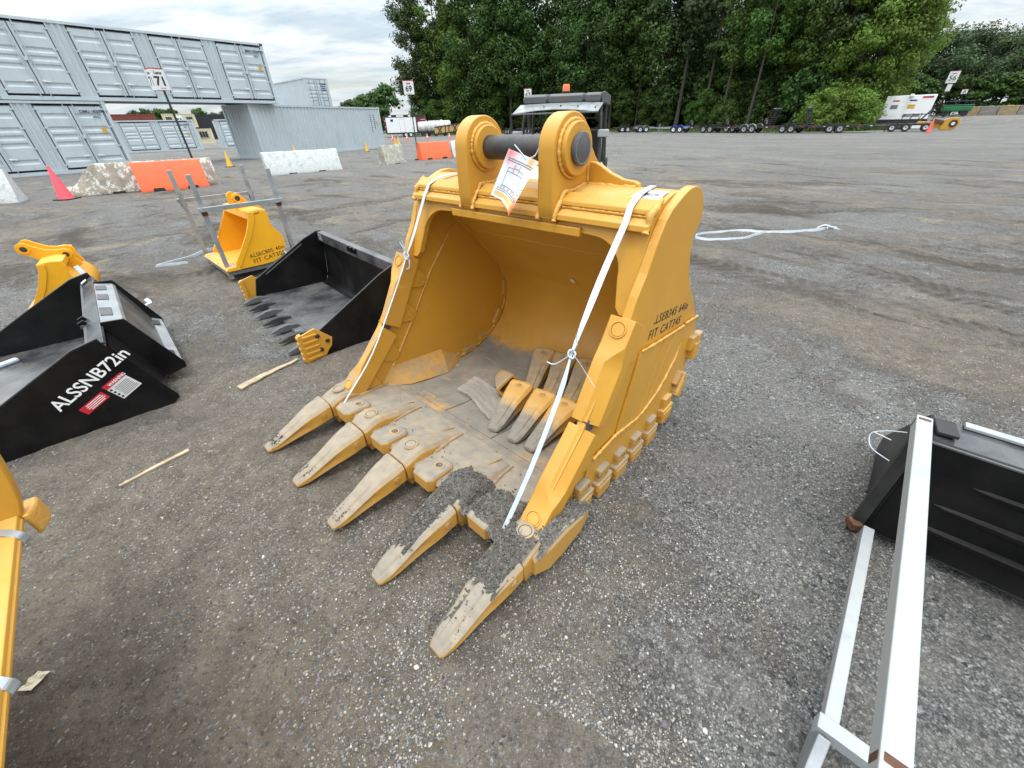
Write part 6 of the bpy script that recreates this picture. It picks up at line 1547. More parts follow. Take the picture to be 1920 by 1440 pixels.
def cart():
    T = empty('utility_cart', (0.838, 7.249, 0), R(-16.0), 'dark roofed utility cart with an orange beacon, behind the big bucket', 'utility cart')
    D = M['black_dull']
    m = MB(); m.loft([[(-.60, y, z), (.60, y, z), (.66, y, z - .22), (.66, y, z - .45), (-.66, y, z - .45), (-.66, y, z - .22)] for y, z in ((-.55, .80), (-.40, .93), (.10, 1.0), (.20, 1.02))]); h = m.build('hood', M['white'], T, bevel=0.02, smooth=40)
    for s_ in (-1, 1):
        m = MB(); m.cyl((s_ * .48, -.55, .70), (s_ * .2, -1, .2), .085, .06, 18); l = m.build('headlight', M['galv_bright'], T, smooth=40)
        m = MB(); m.cyl((s_ * .485, -.605, .715), (s_ * .2, -1, .2), .06, .02, 16); m.build('lens', M['glassdark'], l)
    m = MB(); m.box((0, -.62, .45), (1.2, .10, .22)); m.build('bumper', D, T, bevel=0.02)
    m = MB(); m.box((0, .95, .42), (1.20, 2.9, .14)); m.build('chassis', D, T, bevel=0.01)
    for s_ in (-1, 1):
        m = MB(); m.prism([(.20, .50), (.22, .98), (.60, .92), (1.0, .80), (1.45, .80), (1.50, .50)], s_ * .66, s_ * .70); d = m.build('door', M['white'], T, bevel=0.008)
        m = MB(); m.prism([(.40, .62), (.42, .82), (.95, .74), (.95, .62)], s_ * .7005, s_ * .706); m.build('door_decal', D, d)
        # roll cage
        m = MB(); m.tube([(s_ * .66, .10, .95), (s_ * .60, .30, 1.72), (s_ * .60, .42, 1.80)], .028, 10); m.build('front_post', D, T, smooth=60)
        m = MB(); m.tube([(s_ * .66, .95, .60), (s_ * .62, 1.02, 1.78)], .026, 10); m.build('middle_post', D, T, smooth=60)
        m = MB(); m.tube([(s_ * .66, 1.55, .70), (s_ * .61, 1.62, 1.30), (s_ * .60, 1.50, 1.78)], .028, 10); m.build('rear_post', D, T, smooth=60)
        m = MB(); m.tube([(s_ * .61, .36, 1.78), (s_ * .61, 1.52, 1.79)], .028, 10); m.build('roof_bar', D, T, smooth=60)
        m = MB(); m.box((s_ * .685, .10, 1.38), (.17, .05, .10)); m.build('mirror_clamp', M['galv_bright'], T, bevel=0.015)
        wheel(T, (s_ * .58, -.25, .32), .32, .22, rim=.5, hub='black_dull'); wheel(T, (s_ * .58, 2.0, .32), .32, .24, rim=.5, hub='black_dull')
    # moulded roof in panels
    for x0, x1 in ((-.62, -.245), (-.215, .325), (.355, .60)):
        m = MB(); m.loft([[(x0 + .01, y, 1.79), (x1 - .01, y, 1.79), (x1, y, z - .03), (x1 - .02, y, z), (x0 + .02, y, z), (x0, y, z - .03)] for y, z in ((.22, 1.875), (.30, 1.905), (1.0, 1.93), (1.55, 1.905))]); m.build('roof_panel', M['roofgrey'], T, bevel=0.008, smooth=40)
    m = MB(); m.box((0, .90, 1.845), (1.23, 1.30, .06)); m.build('roof_frame', M['roofgrey'], T)
    m = MB(); m.box((.635, .90, 1.84), (.05, 1.36, .14)); m.build('roof_edge', M['roofgrey'], T, bevel=0.015)
    # curved visor hanging out in front of the roof
    rings = []
    for k in range(13):
        x = -.66 + 1.30 * k / 12; c_ = 0.05 * (1 - ((k - 6) / 6) ** 2)
        rings.append([(x, .20, 1.775 + c_ * .2), (x - .05, -.13, 1.655 + c_), (x - .05, -.135, 1.645 + c_), (x, .20, 1.765 + c_ * .2)])
    m = MB(); m.loft(rings); v = m.build('visor', M['visor'], T, smooth=30)
    m = MB(); m.tube([(-.72, -.14, 1.648), (.60, -.14, 1.652)], .012, 8); m.build('visor_bar', M['roofgrey'], v)
    for k in range(5):
        m = MB(); m.cyl((-.5 + .26 * k, .0, 1.708 + .03 * (1 - ((k - 2) / 2) ** 2)), (0, -.3, 1), .012, .012, 8); m.build('rivet', D, v)
    m = MB(); m.cyl((.02, .48, 1.92), (0, 0, 1), .065, .02, 18); b = m.build('beacon_base', D, T)
    m = MB(); m.lathe([(.058, 1.94), (.056, 2.01), (.045, 2.03), (.001, 2.03)], (.02, .48, 0), 18); m.build('beacon', M['lamp'], b, smooth=40)
    for x in (-.32, .32):
        m = MB(); m.box((x, 1.0, .72), (.52, .50, .16)); st = m.build('seat', D, T, bevel=0.04)
        m = MB(); m.box((x, 1.26, 1.08), (.50, .12, .66), Matrix.Rotation(R(-10), 3, 'X')); m.build('backrest', D, st, bevel=0.04)
    m = MB(); m.ring((-.32, .52, 1.08), (0, -.7, .7), .18, .155, .02, 24); sw = m.build('steering_wheel', D, T, smooth=40)
    m = MB(); m.box((0, .22, .98), (1.18, .20, .18)); m.build('dashboard', D, T, bevel=0.03)
    for x, z in ((-.38, 1.26), (-.29, 1.32)):
        m = MB(); m.tube([(x, 1.34, .9), (x, 1.34, z + .05)], .028, 8); m.build('rack_upright', M['maroon'], T)
    for z in (1.28, 1.42, 1.58):
        m = MB(); m.tube([(-.58, 1.56, z), (.58, 1.56, z)], .012, 8); m.build('rear_grille_bar', D, T)
    m = MB(); m.box((0, 2.1, .74), (1.30, 1.05, .30)); m.build('cargo_bed', D, T, bevel=0.02)
cart()

# ------------------------------------------------------------------ trailers and machines by the wood
def flatbed(loc, rz, L, label, deck='black_dull', fender='black_dull', hub='chrome', spare=False, ramps=False, rail=False, lamps=True):
    """local x along the trailer, tongue towards -x"""
    T = empty('flatbed_trailer', (loc[0], loc[1], gz(*loc)), rz, label, 'trailer', 'trailers parked along the wood')
    Dk = M[deck]; Wd = 1.9
    m = MB(); m.box((L / 2, 0, .60), (L, Wd, .10)); m.build('deck', Dk, T)
    for s_ in (-1, 1):
        m = MB(); m.box((L / 2, s_ * Wd / 2, .54), (L, .08, .16)); sd_ = m.build('side_beam', Dk, T)
        if lamps:
            for k in range(6):
                mm_ = MB(); mm_.box((L * (0.06 + 0.17 * k), s_ * (Wd / 2 + .042), .56), (.20, .008, .05)); mm_.build('reflector', M['red_label'] if k % 2 else M['white_label'], sd_)
        for k in (0, 1):
            x = L * .58 + (k - .5) * .82; wheel(T, (x, s_ * (Wd / 2 + .17), .37), .37, .22, (0, 1, 0), .55, hub)
            m = MB(); m.loft([[(x + .44 * math.cos(a), s_ * (Wd / 2 + .05), .40 + .46 * math.sin(a)), (x + .44 * math.cos(a), s_ * (Wd / 2 + .31), .40 + .46 * math.sin(a)), (x + .42 * math.cos(a), s_ * (Wd / 2 + .31), .40 + .43 * math.sin(a)), (x + .42 * math.cos(a), s_ * (Wd / 2 + .05), .40 + .43 * math.sin(a))] for a in np.linspace(0, math.pi, 10)])
            m.build('fender', M[fender], T, smooth=40)
        m = MB(); m.tube([(0, s_ * Wd * .42, .52), (-1.25, 0, .52)], .05, 6); m.build('tongue', Dk, T)
        if rail:
            m = MB(); m.box((L / 2, s_ * Wd / 2, .88), (L, .05, .05)); m.build('side_rail', Dk, T)
    m = MB(); m.box((-1.28, 0, .55), (.25, .12, .12)); m.build('coupler', Dk, T)
    m = MB(); m.tube([(-.95, 0, .0), (-.95, 0, .95)], .04, 8); m.build('jack', Dk, T)
    if spare:
        wheel(T, (-.25, -.3, 1.02), .36, .20, (1, 0, 0), .55, hub, name='spare_wheel')
    if ramps:
        for s_ in (-1, 1):
            m = MB(); y = s_ * .62
            m.tube([(L - .25, y - .18, .62), (L + .15, y - .18, 2.15)], .045, 6); m.tube([(L + .15, y + .18, .62), (L + .55, y + .18, 2.15)], .045, 6)
            for k in range(8): m.tube([(L - .25 + .4 * k / 8, y - .18, .62 + 1.53 * k / 8), (L + .15 + .4 * k / 8, y + .18, .62 + 1.53 * k / 8)], .035, 6)
            r = m.build('ramp', Dk, T)
            m = MB(); m.box((L + .36, y, 2.18), (.30, .56, .07)); m.build('ramp_shoe', M['galv'], r)
    return T
TRZ = R(-62)
flatbed((20.2, 70.5), R(175), 3.6, 'single black trailer just right of the utility cart', spare=False)
flatbed((21.2, 66.4), R(172), 2.6, 'low grey galvanised trailer between the black and the blue-fendered ones', deck='galv', fender='galv', lamps=False)
flatbed((21.4, 61.7), R(-42), 3.4, 'grey trailer with bright blue fenders', deck='galv', fender='blue', hub='white', lamps=False)
flatbed((23.9, 58.6), R(-48), 3.8, 'black trailer with a raised spare wheel, right of the blue-fendered one', spare=True, hub='galv_bright')
flatbed((26.3, 57.0), R(-60), 4.0, 'black trailer low behind its neighbours, beyond the spare wheel')
flatbed((26.2, 54.0), R(-46), 4.2, 'black trailer with pale grey fenders and raised ladder ramps', fender='galv_bright', ramps=True, spare=True, hub='galv_bright')
flatbed((28.6, 50.2), R(-52), 4.0, 'black trailer with a spare wheel standing up on its deck', spare=True, hub='galv_bright')
flatbed((35.1, 43.9), R(180 - 31.5), 5.3, 'large black trailer with twin wheels and tall ladder ramps, nearest of the row', fender='black_dull', hub='galv_bright', ramps=True)
for i, (x, y) in enumerate(((-6.0, 83.2), (-2.8, 82.6), (0.4, 81.6), (3.4, 81.0))):
    flatbed((x, y), R(-75 + 8 * i), 3.4, 'black trailer seen low between the bucket ears and the cart', deck='black_dull', hub='chrome')

def white_trailer():
    T = empty('enclosed_trailer', (-19.55, 77.6, 0), R(12.5), 'white enclosed trailer with a side door and roof vents', 'trailer')
    m = MB(); m.box((2.42, 1.1, 1.72), (4.84, 2.2, 2.15)); b = m.build('box_body', M['white'], T, bevel=0.04)
    m = MB(); m.box((2.42, 1.1, .55), (5.1, 2.0, .20)); m.build('chassis', M['black_dull'], T)
    m = MB(); m.box((2.55, -0.008, 1.62), (.80, .02, 1.75)); d = m.build('door', M['white'], b, bevel=0.005)
    for p, s_ in (((2.55, -.014, 2.50), (.84, .01, .02)), ((2.14, -.014, 1.62), (.02, .01, 1.77)), ((2.96, -.014, 1.62), (.02, .01, 1.77))):
        m = MB(); m.box(p, s_); m.build('door_frame', M['grey_ink'], d)
    m = MB(); m.box((.95, -.012, 2.36), (.42, .03, .32)); m.build('window', M['glassdark'], b)
    m = MB(); m.box((4.25, -.010, 1.2), (.55, .012, .42)); m.build('hatch', M['white_label'], b)
    m = MB(); m.box((2.42, 1.1, 2.80), (4.88, 2.24, .05)); m.build('roof_edge', M['black_dull'], b)
    for x, w_ in ((.75, .4), (2.35, 1.15), (3.9, .4)):
        m = MB(); m.box((x, 1.0, 2.92), (w_, .6, .22)); m.build('roof_vent', M['white'], b, bevel=0.06)
    for x in (2.95, 3.75): wheel(T, (x, .02, .36), .36, .22, (0, 1, 0), .6, 'white')
    T2 = empty('enclosed_trailer', (-20.7, 80.6, 0), R(10), 'maroon and black enclosed trailer standing behind the white one', 'trailer')
    m = MB(); m.box((3.6, 1.2, 1.75), (7.2, 2.4, 2.4)); b = m.build('box_body', M['maroon'], T2, bevel=0.03)
    m = MB(); m.box((3.55, 1.2, 3.0), (6.6, 2.44, .35)); m.build('roof_band', M['black_dull'], b)
    for k in range(4):
        m = MB(); m.box((6.65, -.012, 2.45 - .32 * k), (.85, .012, .07)); m.build('printed_line', M['white_label'], b)
        m = MB(); m.box((.55, -.012, 2.35 - .42 * k), (.8, .012, .10)); m.build('printed_line', M['text_blue'] if k % 2 else M['white_label'], b)
    for x in (3.2, 4.1): wheel(T2, (x, .02, .38), .38, .22, (0, 1, 0), .6, 'chrome')
white_trailer()
def tank(loc, rz, r, L, label, z):
    T = empty('water_tank', loc, rz, label, 'tank')
    m = MB(); m.lathe([(.001, 0), (r * .7, .03), (r * .95, .15), (r, .3), (r, L - .3), (r * .95, L - .15), (r * .7, L - .03), (.001, L)], (0, 0, z), 30, 'x'); b = m.build('tank_body', M['tank'], T, smooth=45)
    for k in range(int(L / .75)):
        x = .45 + .75 * k
        if x < L - .2:
            m = MB(); m.ring((x, 0, z), (1, 0, 0), r + .02, r - .01, .05, 30); m.build('hoop', M['grey_ink'], b)
    m = MB(); m.cyl((L * .6, 0, z + r - .03), (0, 0, 1), .16, .14, 14); m.build('filler_cap', M['white'], b)
    m = MB(); m.box((L / 2, 0, z - r - .06), (L, 1.2, .14)); m.build('cradle', M['black_dull'], T)
    for x in (L * .3, L * .7): wheel(T, (x, -.72, .34), .34, .2, (0, 1, 0), .55, 'black_dull')
tank((-14.8, 79.6, 0), R(9), .76, 2.5, 'shorter white plastic tank on a trailer, beside the white enclosed trailer', 1.35)
tank((-13.0, 79.2, 0), R(9), .80, 3.9, 'longer white plastic tank with a filler cap, right of the shorter one', 1.42)
def boom():
    T = empty('lattice_boom', (-11.6, 77.0, 0), R(7), 'yellow sided black lattice boom on wheels before the white tanks', 'boom')
    m = MB(); m.prism([(0, .35), (0, 1.25), (4.8, 1.75), (4.8, .75)], 0.0, 0.10, fn=lambda y, a, c: (a, y, c)); m.build('side_panel', M['timber'], T)
    for a, b in (((0, .35), (4.8, .75)), ((0, 1.28), (4.8, 1.78)), ((.5, .40), (1.2, 1.38)), ((1.2, .45), (.5, 1.3)), ((1.7, .48), (1.8, 1.45)), ((2.3, .52), (2.4, 1.5)), ((3.0, .58), (3.7, 1.66)), ((3.7, .64), (3.0, 1.58)), ((4.3, .68), (4.4, 1.72))):
        m = MB(); m.tube([(a[0], -.05, a[1]), (b[0], -.05, b[1])], .06, 6); m.build('lattice_bar', M['black_dull'], T)
    wheel(T, (3.9, -.2, .5), .5, .3, (0, 1, 0), .5, 'black_dull')
boom()

def generator(loc, rz, label, mirror=False):
    T = empty('generator', loc, rz, label, 'generator')
    m = MB(); m.box((2.0, 1.0, 1.95), (4.0, 2.0, 2.1)); b = m.build('canopy', M['white'], T, bevel=0.05)
    for x, w_ in ((.9, 1.0), (2.3, 1.0)):
        m = MB(); m.box((x, -.008, 2.0), (w_, .02, 1.55)); d = m.build('door', M['white'], b, bevel=0.01)
        m = MB(); m.box((x, -.022, 2.02), (.60, .012, .36)); m.build('louvre', M['grey_ink'] if x < 1 else M['cone_yel'], d)
        m = MB(); m.box((x, -.022, 2.55), (.55, .012, .12)); m.build('name_strip', M['text_red'] if x < 1 else M['text_blue'], d)
    m = MB(); m.box((3.35, -.022, 2.80), (.85, .012, .14)); m.build('name_strip', M['text_red'], b)
    m = MB(); m.box((2.0, .2, 3.0), (.30, 1.2, .22)); m.build('exhaust_hood', M['white'], b, bevel=0.02)
    m = MB(); m.box((2.6, -.012, 1.25), (1.4, .012, .26)); m.build('louvre', M['grey_ink'], b)
    m = MB(); m.box((2.0, 1.0, .72), (4.2, 1.9, .32)); m.build('fuel_base', M['black_dull'], T, bevel=0.03)
    for x in (1.6, 2.5): wheel(T, (x, 0, .36), .36, .22, (0, 1, 0), .5, 'black_dull')
generator((41.2, 51.3, gz(41.2, 51.3)), R(-42), 'white generator set in a canopy on a dark trailer at the far right')
T = empty('crate', (40.2, 54.0, 0.3), R(-42), 'pale beige box unit standing behind the white generator', 'box unit'); m = MB(); m.box((1.2, .8, 1.25), (2.4, 1.6, 2.5)); b = m.build('box_body', M['cream'], T, bevel=0.03); m = MB(); m.box((1.2, .8, 2.53), (2.5, 1.7, .06)); m.build('lid', M['white'], T)
def implement():
    T = empty('farm_implement', (36.9, 44.2, 0), R(-40), 'black wheeled implement with a tilted seat frame, before the white generator', 'farm implement'); D = M['black_dull']
    for x in (.2, 1.2, 2.6): wheel(T, (x, -.2, .34), .34, .22, (0, 1, 0), .5, 'chrome'); wheel(T, (x, 1.1, .34), .34, .22, (0, 1, 0), .5, 'chrome')
    m = MB(); m.box((1.4, .45, .55), (3.0, .9, .18)); m.build('frame_beam', D, T)
    for x in (.5, 1.1, 1.7): 
        m = MB(); m.tube([(x, 0, .6), (x + .25, 0, 1.35), (x + .9, 0, 1.38)], .04, 6); m.build('rail', D, T)
    m = MB(); m.box((2.35, .45, 1.45), (.10, .9, 1.1), Matrix.Rotation(R(32), 3, 'Y')); m.build('tilted_panel', D, T)
    m = MB(); m.ring((2.9, .4, 1.5), (0, 1, 0), .42, .38, .04, 24); m.build('hoop', D, T)
    m = MB(); m.box((1.9, -.30, .38), (.6, .06, .24)); m.build('number_plate', M['white_label'], T)
implement()
def yellow_frame():
    T = empty('wheeled_frame', (41.0, 46.2, gz(41.0, 46.2) - .1), R(-40), 'yellow wheeled machine frame with a round hub, right of the red cone', 'machine frame'); T.scale = (.88,) * 3; Yb = M['yel_light']
    m = MB(); m.prism([(0, .55), (.2, 1.0), (2.4, .8), (2.5, .30), (1.2, .25)], 0, .5, fn=lambda y, a, c: (a, y, c)); m.build('beam', Yb, T, bevel=0.03)
    m = MB(); m.prism([(2.2, .15), (2.3, 1.05), (2.9, 1.30), (3.5, 1.20), (3.75, .75), (3.5, .25), (3.0, .12)], -.2, .6, fn=lambda y, a, c: (a, y, c)); b = m.build('drum_housing', Yb, T, bevel=0.04)
    m = MB(); m.ring((3.15, -.21, .72), (0, -1, 0), .34, .16, .05, 26); m.build('hub', M['black_dull'], b); m = MB(); m.cyl((3.15, -.21, .72), (0, -1, 0), .16, .03, 20); m.build('hub_cap', M['white_label'], b)
    m = MB(); m.box((1.9, -.05, .95), (.9, .5, .3), Matrix.Rotation(.2, 3, 'Y')); m.build('engine_block', M['rust'], T, bevel=0.03)
yellow_frame()
def green_machine():
    T = empty('mower_deck', (51.2, 54.9, gz(51.2, 54.9)), R(-44), 'green machine low among the far pines, left of the block wall', 'machine'); Gm = M['green']
    m = MB(); m.box((1.2, .6, .75), (2.6, 1.3, .55)); b = m.build('hopper', Gm, T, bevel=0.12)
    m = MB(); m.box((1.2, .6, 1.08), (2.7, 1.35, .08)); m.build('lid', Gm, b, bevel=0.03)
    for x in (.1, .9, 1.7, 2.4): 
        m = MB(); m.tube([(x, .1, 1.0), (x, .1, 1.45)], .03, 6); m.build('rail_post', M['text_blue'], T)
    m = MB(); m.tube([(-.1, .1, 1.45), (2.5, .1, 1.45)], .03, 6); m.build('rail', M['text_blue'], T)
    for x in (.4, 2.0): wheel(T, (x, -.1, .32), .32, .2, (0, 1, 0), .5, 'black_dull')
green_machine()
wf = local_frame((54.6, 56.0), R(-50))
for i in range(7):
    p = wf(1.55 * i, 0.1 * math.sin(i * 2.3)); mt = ('conc_ochre', 'conc_blue', 'conc_ochre', 'conc_blue', 'conc_red', 'conc_ochre', 'conc_red')[i]
    T = empty('concrete_block', (p.x, p.y, gz(p.x, p.y) - 0.3), R(-50 + 2 * math.sin(i * 3)), ('ochre stained concrete block in the far wall, at its left end', 'blue-grey stained concrete block, second from the left in the far wall', 'ochre concrete block between two blue-grey ones in the far wall', 'blue-grey concrete block just left of the rusty red one in the far wall', 'rusty red stained concrete block in the far wall', 'ochre concrete block between two rusty red ones in the far wall', 'rusty red block at the right end of the far wall')[i], 'concrete block', 'blocks of the far wall')
    m = MB(); m.box((.76, .4, .60), (1.52, .8, 1.2)); m.build('block', M[mt], T, bevel=0.05)
    m = MB(); m.box((.76, .4, 1.22), (.4, .2, .06)); m.build('lifting_lug', M['conc_grey'], T)

# ------------------------------------------------------------------ trees
def tree_proto(name, h, crown0, cw, leaf, bark, n_cl, n_leaf, ls, seed, trunk_r, shape='oval', sparse=1.0, limbs=9, lean=0.0):
    rg = np.random.default_rng(seed)
    T = empty(name, (0, 0, -50))
    m = MB(); pts = []
    for k in range(9):
        u = k / 8; pts.append((lean * h * u + 0.25 * noise.noise(Vector((u * 2, seed, 0))) * u * 2, 0.25 * noise.noise(Vector((u * 2, seed, 5))) * u * 2, h * 0.93 * u - 0.2))
    m.tube(pts, [trunk_r * (1.25 if k == 0 else 1 - .88 * k / 8) for k in range(9)], 9)
    def at(z): 
        u = max(0, min(1, (z + .2) / (h * .93))); a = u * 8; i = min(7, int(a)); return Vector(pts[i]).lerp(Vector(pts[i + 1]), a - i)
    def env(u):  # crown radius profile, u from 0 (bottom) to 1 (top)
        if shape == 'cone': return (1 - u) ** 0.75 * (0.35 + 0.65 * min(1, u * 6))
        if shape == 'pine': return (0.55 + 0.45 * math.sin(u * 9 + seed)) * (1 - u) ** .5 * min(1, u * 5 + .3)
        if shape == 'wind': return math.sin(math.pi * min(1, u * .9 + .12)) ** .6
        return math.sin(math.pi * min(1, (u * .86 + .12))) ** .62
    cl = []
    for _ in range(n_cl):
        u = rg.random() ** 0.9; z = crown0 + (h - crown0) * u; a = rg.uniform(0, 2 * math.pi)
        rr = cw / 2 * env(u) * (0.30 + 0.70 * math.sqrt(rg.random())) * rg.uniform(.8, 1.15)
        c0 = at(z); c = Vector((c0.x + rr * math.cos(a) + (0.18 * (z - crown0) if shape == 'wind' else 0), c0.y + rr * math.sin(a), z)); cl.append((c, rr))
    for i in range(min(limbs, n_cl)):
        c, rr = cl[i]; b = at(max(crown0 * .75, c.z - 0.45 * rr - .8)); mid = b.lerp(c, .5) + Vector((0, 0, .12 * rr))
        rb = trunk_r * .34 * (1 - .6 * c.z / h); m.tube([b, mid, c], [rb, rb * .6, rb * .22], 6)
    m.build('trunk', M[bark], T, smooth=60)
    V = []; k = n_leaf // n_cl
    for c, rr in cl:
        sr = rg.uniform(.75, 1.35) * cw * 0.105 * (1.2 if shape != 'pine' else 1.0)
        d = rg.normal(size=(k, 3)); d /= np.linalg.norm(d, axis=1, keepdims=True)
        p = d * (rg.random((k, 1)) ** .42) * np.array([1.15, 1.15, .72]) * sr * 1.35 + np.array(c[:])
        nrm = d + rg.normal(size=(k, 3)) * .55 + np.array([0, 0, .45]); nrm /= np.linalg.norm(nrm, axis=1, keepdims=True)
        t1 = np.cross(nrm, rg.normal(size=(k, 3))); t1 /= np.linalg.norm(t1, axis=1, keepdims=True); t2 = np.cross(nrm, t1)
        s_ = ls * rg.uniform(.6, 1.35, (k, 1)); q = s_ * rg.uniform(.45, .8, (k, 1))
        bend = nrm * s_ * rg.uniform(-.25, .25, (k, 1))
        V.append(np.stack([p - t1 * s_, p - t2 * q + bend, p + t1 * s_, p + t2 * q + bend], 1).reshape(-1, 3))
    V = np.concatenate(V); F = np.arange(len(V)).reshape(-1, 4)
    raw_mesh('crown', V, F, M[leaf], T)
    return T
P_ = {
    'dark1': tree_proto('oak_tree', 23, 3.5, 9.5, 'leaf_dark', 'bark', 105, 17000, .205, 1, .30),
    'dark2': tree_proto('oak_tree', 25, 6.0, 8.5, 'leaf_dark', 'bark', 90, 15000, .205, 2, .28),
    'mid1': tree_proto('maple_tree', 22, 4.0, 8.5, 'leaf_mid', 'bark', 95, 16000, .20, 3, .24),
    'mid2': tree_proto('maple_tree', 24, 8.5, 7.0, 'leaf_mid', 'bark', 62, 8500, .20, 4, .22),
    'light1': tree_proto('poplar_tree', 20, 3.0, 8.0, 'leaf_light', 'bark', 90, 16000, .19, 5, .20),
    'pine1': tree_proto('pine_tree', 26, 9.0, 7.0, 'leaf_pine', 'bark', 46, 6000, .20, 6, .27, 'pine', limbs=24),
    'young': tree_proto('sapling', 8.5, 1.2, 5.0, 'leaf_mid', 'bark_pale', 62, 8000, .15, 7, .07),
    'bush': tree_proto('shrub', 4.2, .2, 4.6, 'leaf_light', 'bark_pale', 50, 7000, .12, 8, .05),
    'under': tree_proto('undergrowth_bush', 7.0, .2, 6.5, 'leaf_dark', 'bark', 52, 6500, .20, 13, .07),
    'bushd': tree_proto('shrub', 4.8, .2, 5.4, 'leaf_mid', 'bark_pale', 50, 7000, .14, 9, .05),
    'wind1': tree_proto('windswept_pine', 13.5, 3.5, 9.0, 'leaf_pine', 'bark', 44, 6500, .21, 10, .24, 'wind', limbs=18),
    'far1': tree_proto('far_tree', 11, 1.5, 8.0, 'leaf_dark', 'bark', 50, 3000, .42, 12, .2),
}
LBL = {
    'under': 'dark undergrowth bush between the trunks deep in the wood',
    'dark1': 'dense dark green oak in the tall wood behind the trailers', 'dark2': 'dark green oak with a bare lower trunk in the tall wood',
    'mid1': 'mid green maple in the tall wood behind the trailers', 'mid2': 'slender mid green maple with a long bare trunk in the wood',
    'light1': 'light green poplar along the edge of the wood', 'pine1': 'tall sparse pine with a long bare trunk in the wood',
    'young': 'young green sapling at the foot of the wood', 'bush': 'light green shrub at the foot of the wood behind the trailers',
    'bushd': 'mid green bush under the tall trees of the wood', 'wind1': 'dark windswept pine beyond the block wall at the far right',
    'far1': 'low dark tree far off beyond the yard'}
GRP = {'under': 'undergrowth bushes of the wood', 'dark1': 'dark oaks of the wood', 'dark2': 'bare-trunked oaks of the wood', 'mid1': 'maples of the wood', 'mid2': 'slender maples of the wood', 'light1': 'poplars of the wood', 'pine1': 'pines of the wood', 'young': 'saplings of the wood', 'bush': 'light shrubs of the wood', 'bushd': 'bushes of the wood', 'wind1': 'windswept pines', 'far1': 'low trees far off'}
first = {}
def plant(kind, x, y, s_=1.0, rz=None, sz=None):
    p = P_[kind]; o = p if kind not in first else copy_tree(p); first[kind] = 1
    o.location = (x, y, gz(x, y) - 0.05); o.rotation_euler = (0, 0, random.uniform(0, 6.28) if rz is None else rz); o.scale = (s_, s_, s_ * (sz or 1.0))
    tag(o, LBL[kind], {'bush': 'shrub', 'bushd': 'shrub', 'under': 'bush'}.get(kind, 'tree'), GRP[kind])
edge = [Vector(p) for p in ((-18.5, 92), (-13.0, 89), (-4, 87.5), (5, 86.5), (14, 82), (20.5, 76), (24.5, 69.5), (28, 62.5), (31.2, 57), (34, 52.5), (37.5, 50.5), (43, 53.5))]
seglen = [(b - a).length for a, b in zip(edge[:-1], edge[1:])]; tot = sum(seglen)
def along(s_):
    for (a, b), L in zip(zip(edge[:-1], edge[1:]), seglen):
        if s_ <= L: 
            d = (b - a) / L; return a + d * s_, d
        s_ -= L
    return edge[-1], (edge[-1] - edge[-2]).normalized()
rnd = random.Random(21)
kinds_row = [['mid1', 'dark1', 'light1', 'dark1', 'mid1', 'pine1', 'dark2', 'mid2'], ['dark1', 'dark2', 'pine1', 'mid1', 'dark1', 'mid2', 'dark2'], ['dark1', 'dark2', 'mid1', 'pine1', 'dark1'], ['dark1', 'dark2', 'dark1', 'mid1']]
for row, (off, spc) in enumerate(((2.5, 4.4), (7.5, 5.6), (13.0, 7.0), (19.0, 8.5))):
    s_ = rnd.uniform(0, 2); i = row * 3
    while s_ < tot:
        p, d = along(s_); n_ = Vector((-d.y, d.x)); u = s_ / tot
        q = p + n_ * (off + rnd.uniform(-1.2, 1.2))
        k = kinds_row[row][i % len(kinds_row[row])]
        if u < .12 and row == 0: k = rnd.choice(['pine1', 'mid2', 'dark2'])
        if u > .60 and row == 0: k = rnd.choice(['mid2', 'pine1', 'light1', 'mid2', 'pine1', 'mid1'])
        if u > .60 and row == 1: k = rnd.choice(['light1', 'mid1', 'mid2', 'light1'])
        if .25 < u < .58 and row == 0: k = rnd.choice(['dark1', 'mid2', 'mid1', 'dark2', 'pine1'])
        plant(k, q.x, q.y, rnd.uniform(.78, 1.16) * (0.84 if u > .82 else 1.0) * (1.0, .92, .82, .74)[row]); s_ += spc * rnd.uniform(.75, 1.25); i += 1
for off, spc in ((6.5, 3.6), (11.0, 4.2), (15.5, 5.0)):   # dark undergrowth that closes the wood between its trunks
    s_ = rnd.uniform(0, 2)
    while s_ < tot:
        p, d = along(s_); n_ = Vector((-d.y, d.x)); q = p + n_ * (off + rnd.uniform(-1, 1))
        plant('under', q.x, q.y, rnd.uniform(.75, 1.2) * (.85 if s_ / tot > .8 else 1)); s_ += spc * rnd.uniform(.8, 1.2)
for x, y, k in ((40.2, 53.2, 1.0), (43.4, 55.0, .95), (38.0, 52.8, .92), (46.0, 57.5, .85)): plant('light1', x, y, .80 * k)
for x, y in ((22.0, 80.5), (18.5, 84), (25.5, 75)): plant('dark1', x, y, 1.0)
s_ = 1.0
while s_ < tot:                      # understorey at the edge of the wood
    p, d = along(s_); n_ = Vector((-d.y, d.x)); q = p + n_ * rnd.uniform(0.2, 2.2); u = s_ / tot
    k = rnd.choice(['young', 'bushd', 'young', 'young'])
    if u < .82: plant(k, q.x + n_.x * 1.5, q.y + n_.y * 1.5, rnd.uniform(.6, 1.15) * (.62 if u > .55 else .9)); 
    s_ += rnd.uniform(2.4, 4.6)
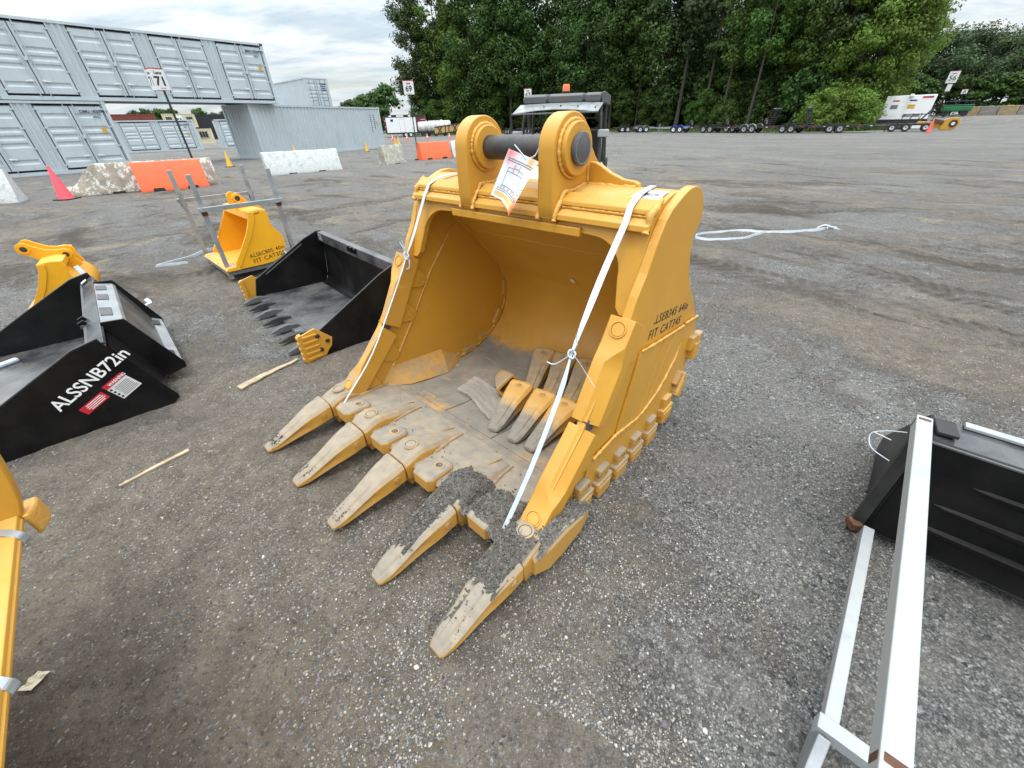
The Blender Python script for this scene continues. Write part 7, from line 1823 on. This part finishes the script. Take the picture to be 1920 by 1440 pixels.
for x, y, s_ in ((34.6, 51.0, .85), (36.0, 50.3, .78), (37.4, 50.3, .82), (38.6, 50.8, .72)): plant('bush', x, y, s_)
for i in range(24):                  # dark pines at the far right
    u = i / 23; a = R(39.0 + 17 * u + rnd.uniform(-.6, .6)); r = rnd.choice((92, 99, 106)) + rnd.uniform(-3, 3)
    plant('wind1', r * math.sin(a), r * math.cos(a), r * (0.094 + .010 * u + .006 * math.sin(u * 11)) / 13.5 * rnd.uniform(.93, 1.06), rz=rnd.uniform(-.6, .6))
for i in range(15):
    u = i / 14; a = R(40.5 + 15 * u + rnd.uniform(-.4, .4)); r = 88 + rnd.uniform(-2, 2)
    plant('far1', r * math.sin(a), r * math.cos(a), rnd.uniform(.36, .46))
for i in range(9):                   # low trees left of the wood
    u = i / 8; a = R(-20.5 + 6.5 * u + rnd.uniform(-.4, .4)); r = rnd.uniform(120, 150)
    plant('far1', r * math.sin(a), r * math.cos(a), rnd.uniform(.62, .85) * (.75 + .4 * u))
for i in range(20):                  # and seen through the container gap
    u = i / 19; a = R(-42 + 20 * u + rnd.uniform(-.3, .3)); r = rnd.uniform(165, 190)
    plant('far1', r * math.sin(a), r * math.cos(a), rnd.uniform(.45, .75))
def grass():
    rg = np.random.default_rng(9); V = []
    for _ in range(5200):
        s_ = rg.random() * tot; p, d = along(s_); n_ = Vector((-d.y, d.x)); q = p + n_ * rg.uniform(-3.2, 1.5); h = rg.uniform(.15, .55); a = rg.uniform(0, 6.28); w_ = .05
        dx, dy = math.cos(a) * w_, math.sin(a) * w_; z = gz(q.x, q.y); lx, ly = rg.normal() * .12, rg.normal() * .12
        V += [(q.x - dx, q.y - dy, z), (q.x + dx, q.y + dy, z), (q.x + dx * .3 + lx, q.y + dy * .3 + ly, z + h), (q.x - dx * .3 + lx, q.y - dy * .3 + ly, z + h)]
    tag(raw_mesh('grass', V, np.arange(len(V)).reshape(-1, 4), M['grassblade']), 'rough grass along the foot of the wood', 'grass', kind='stuff')
grass()
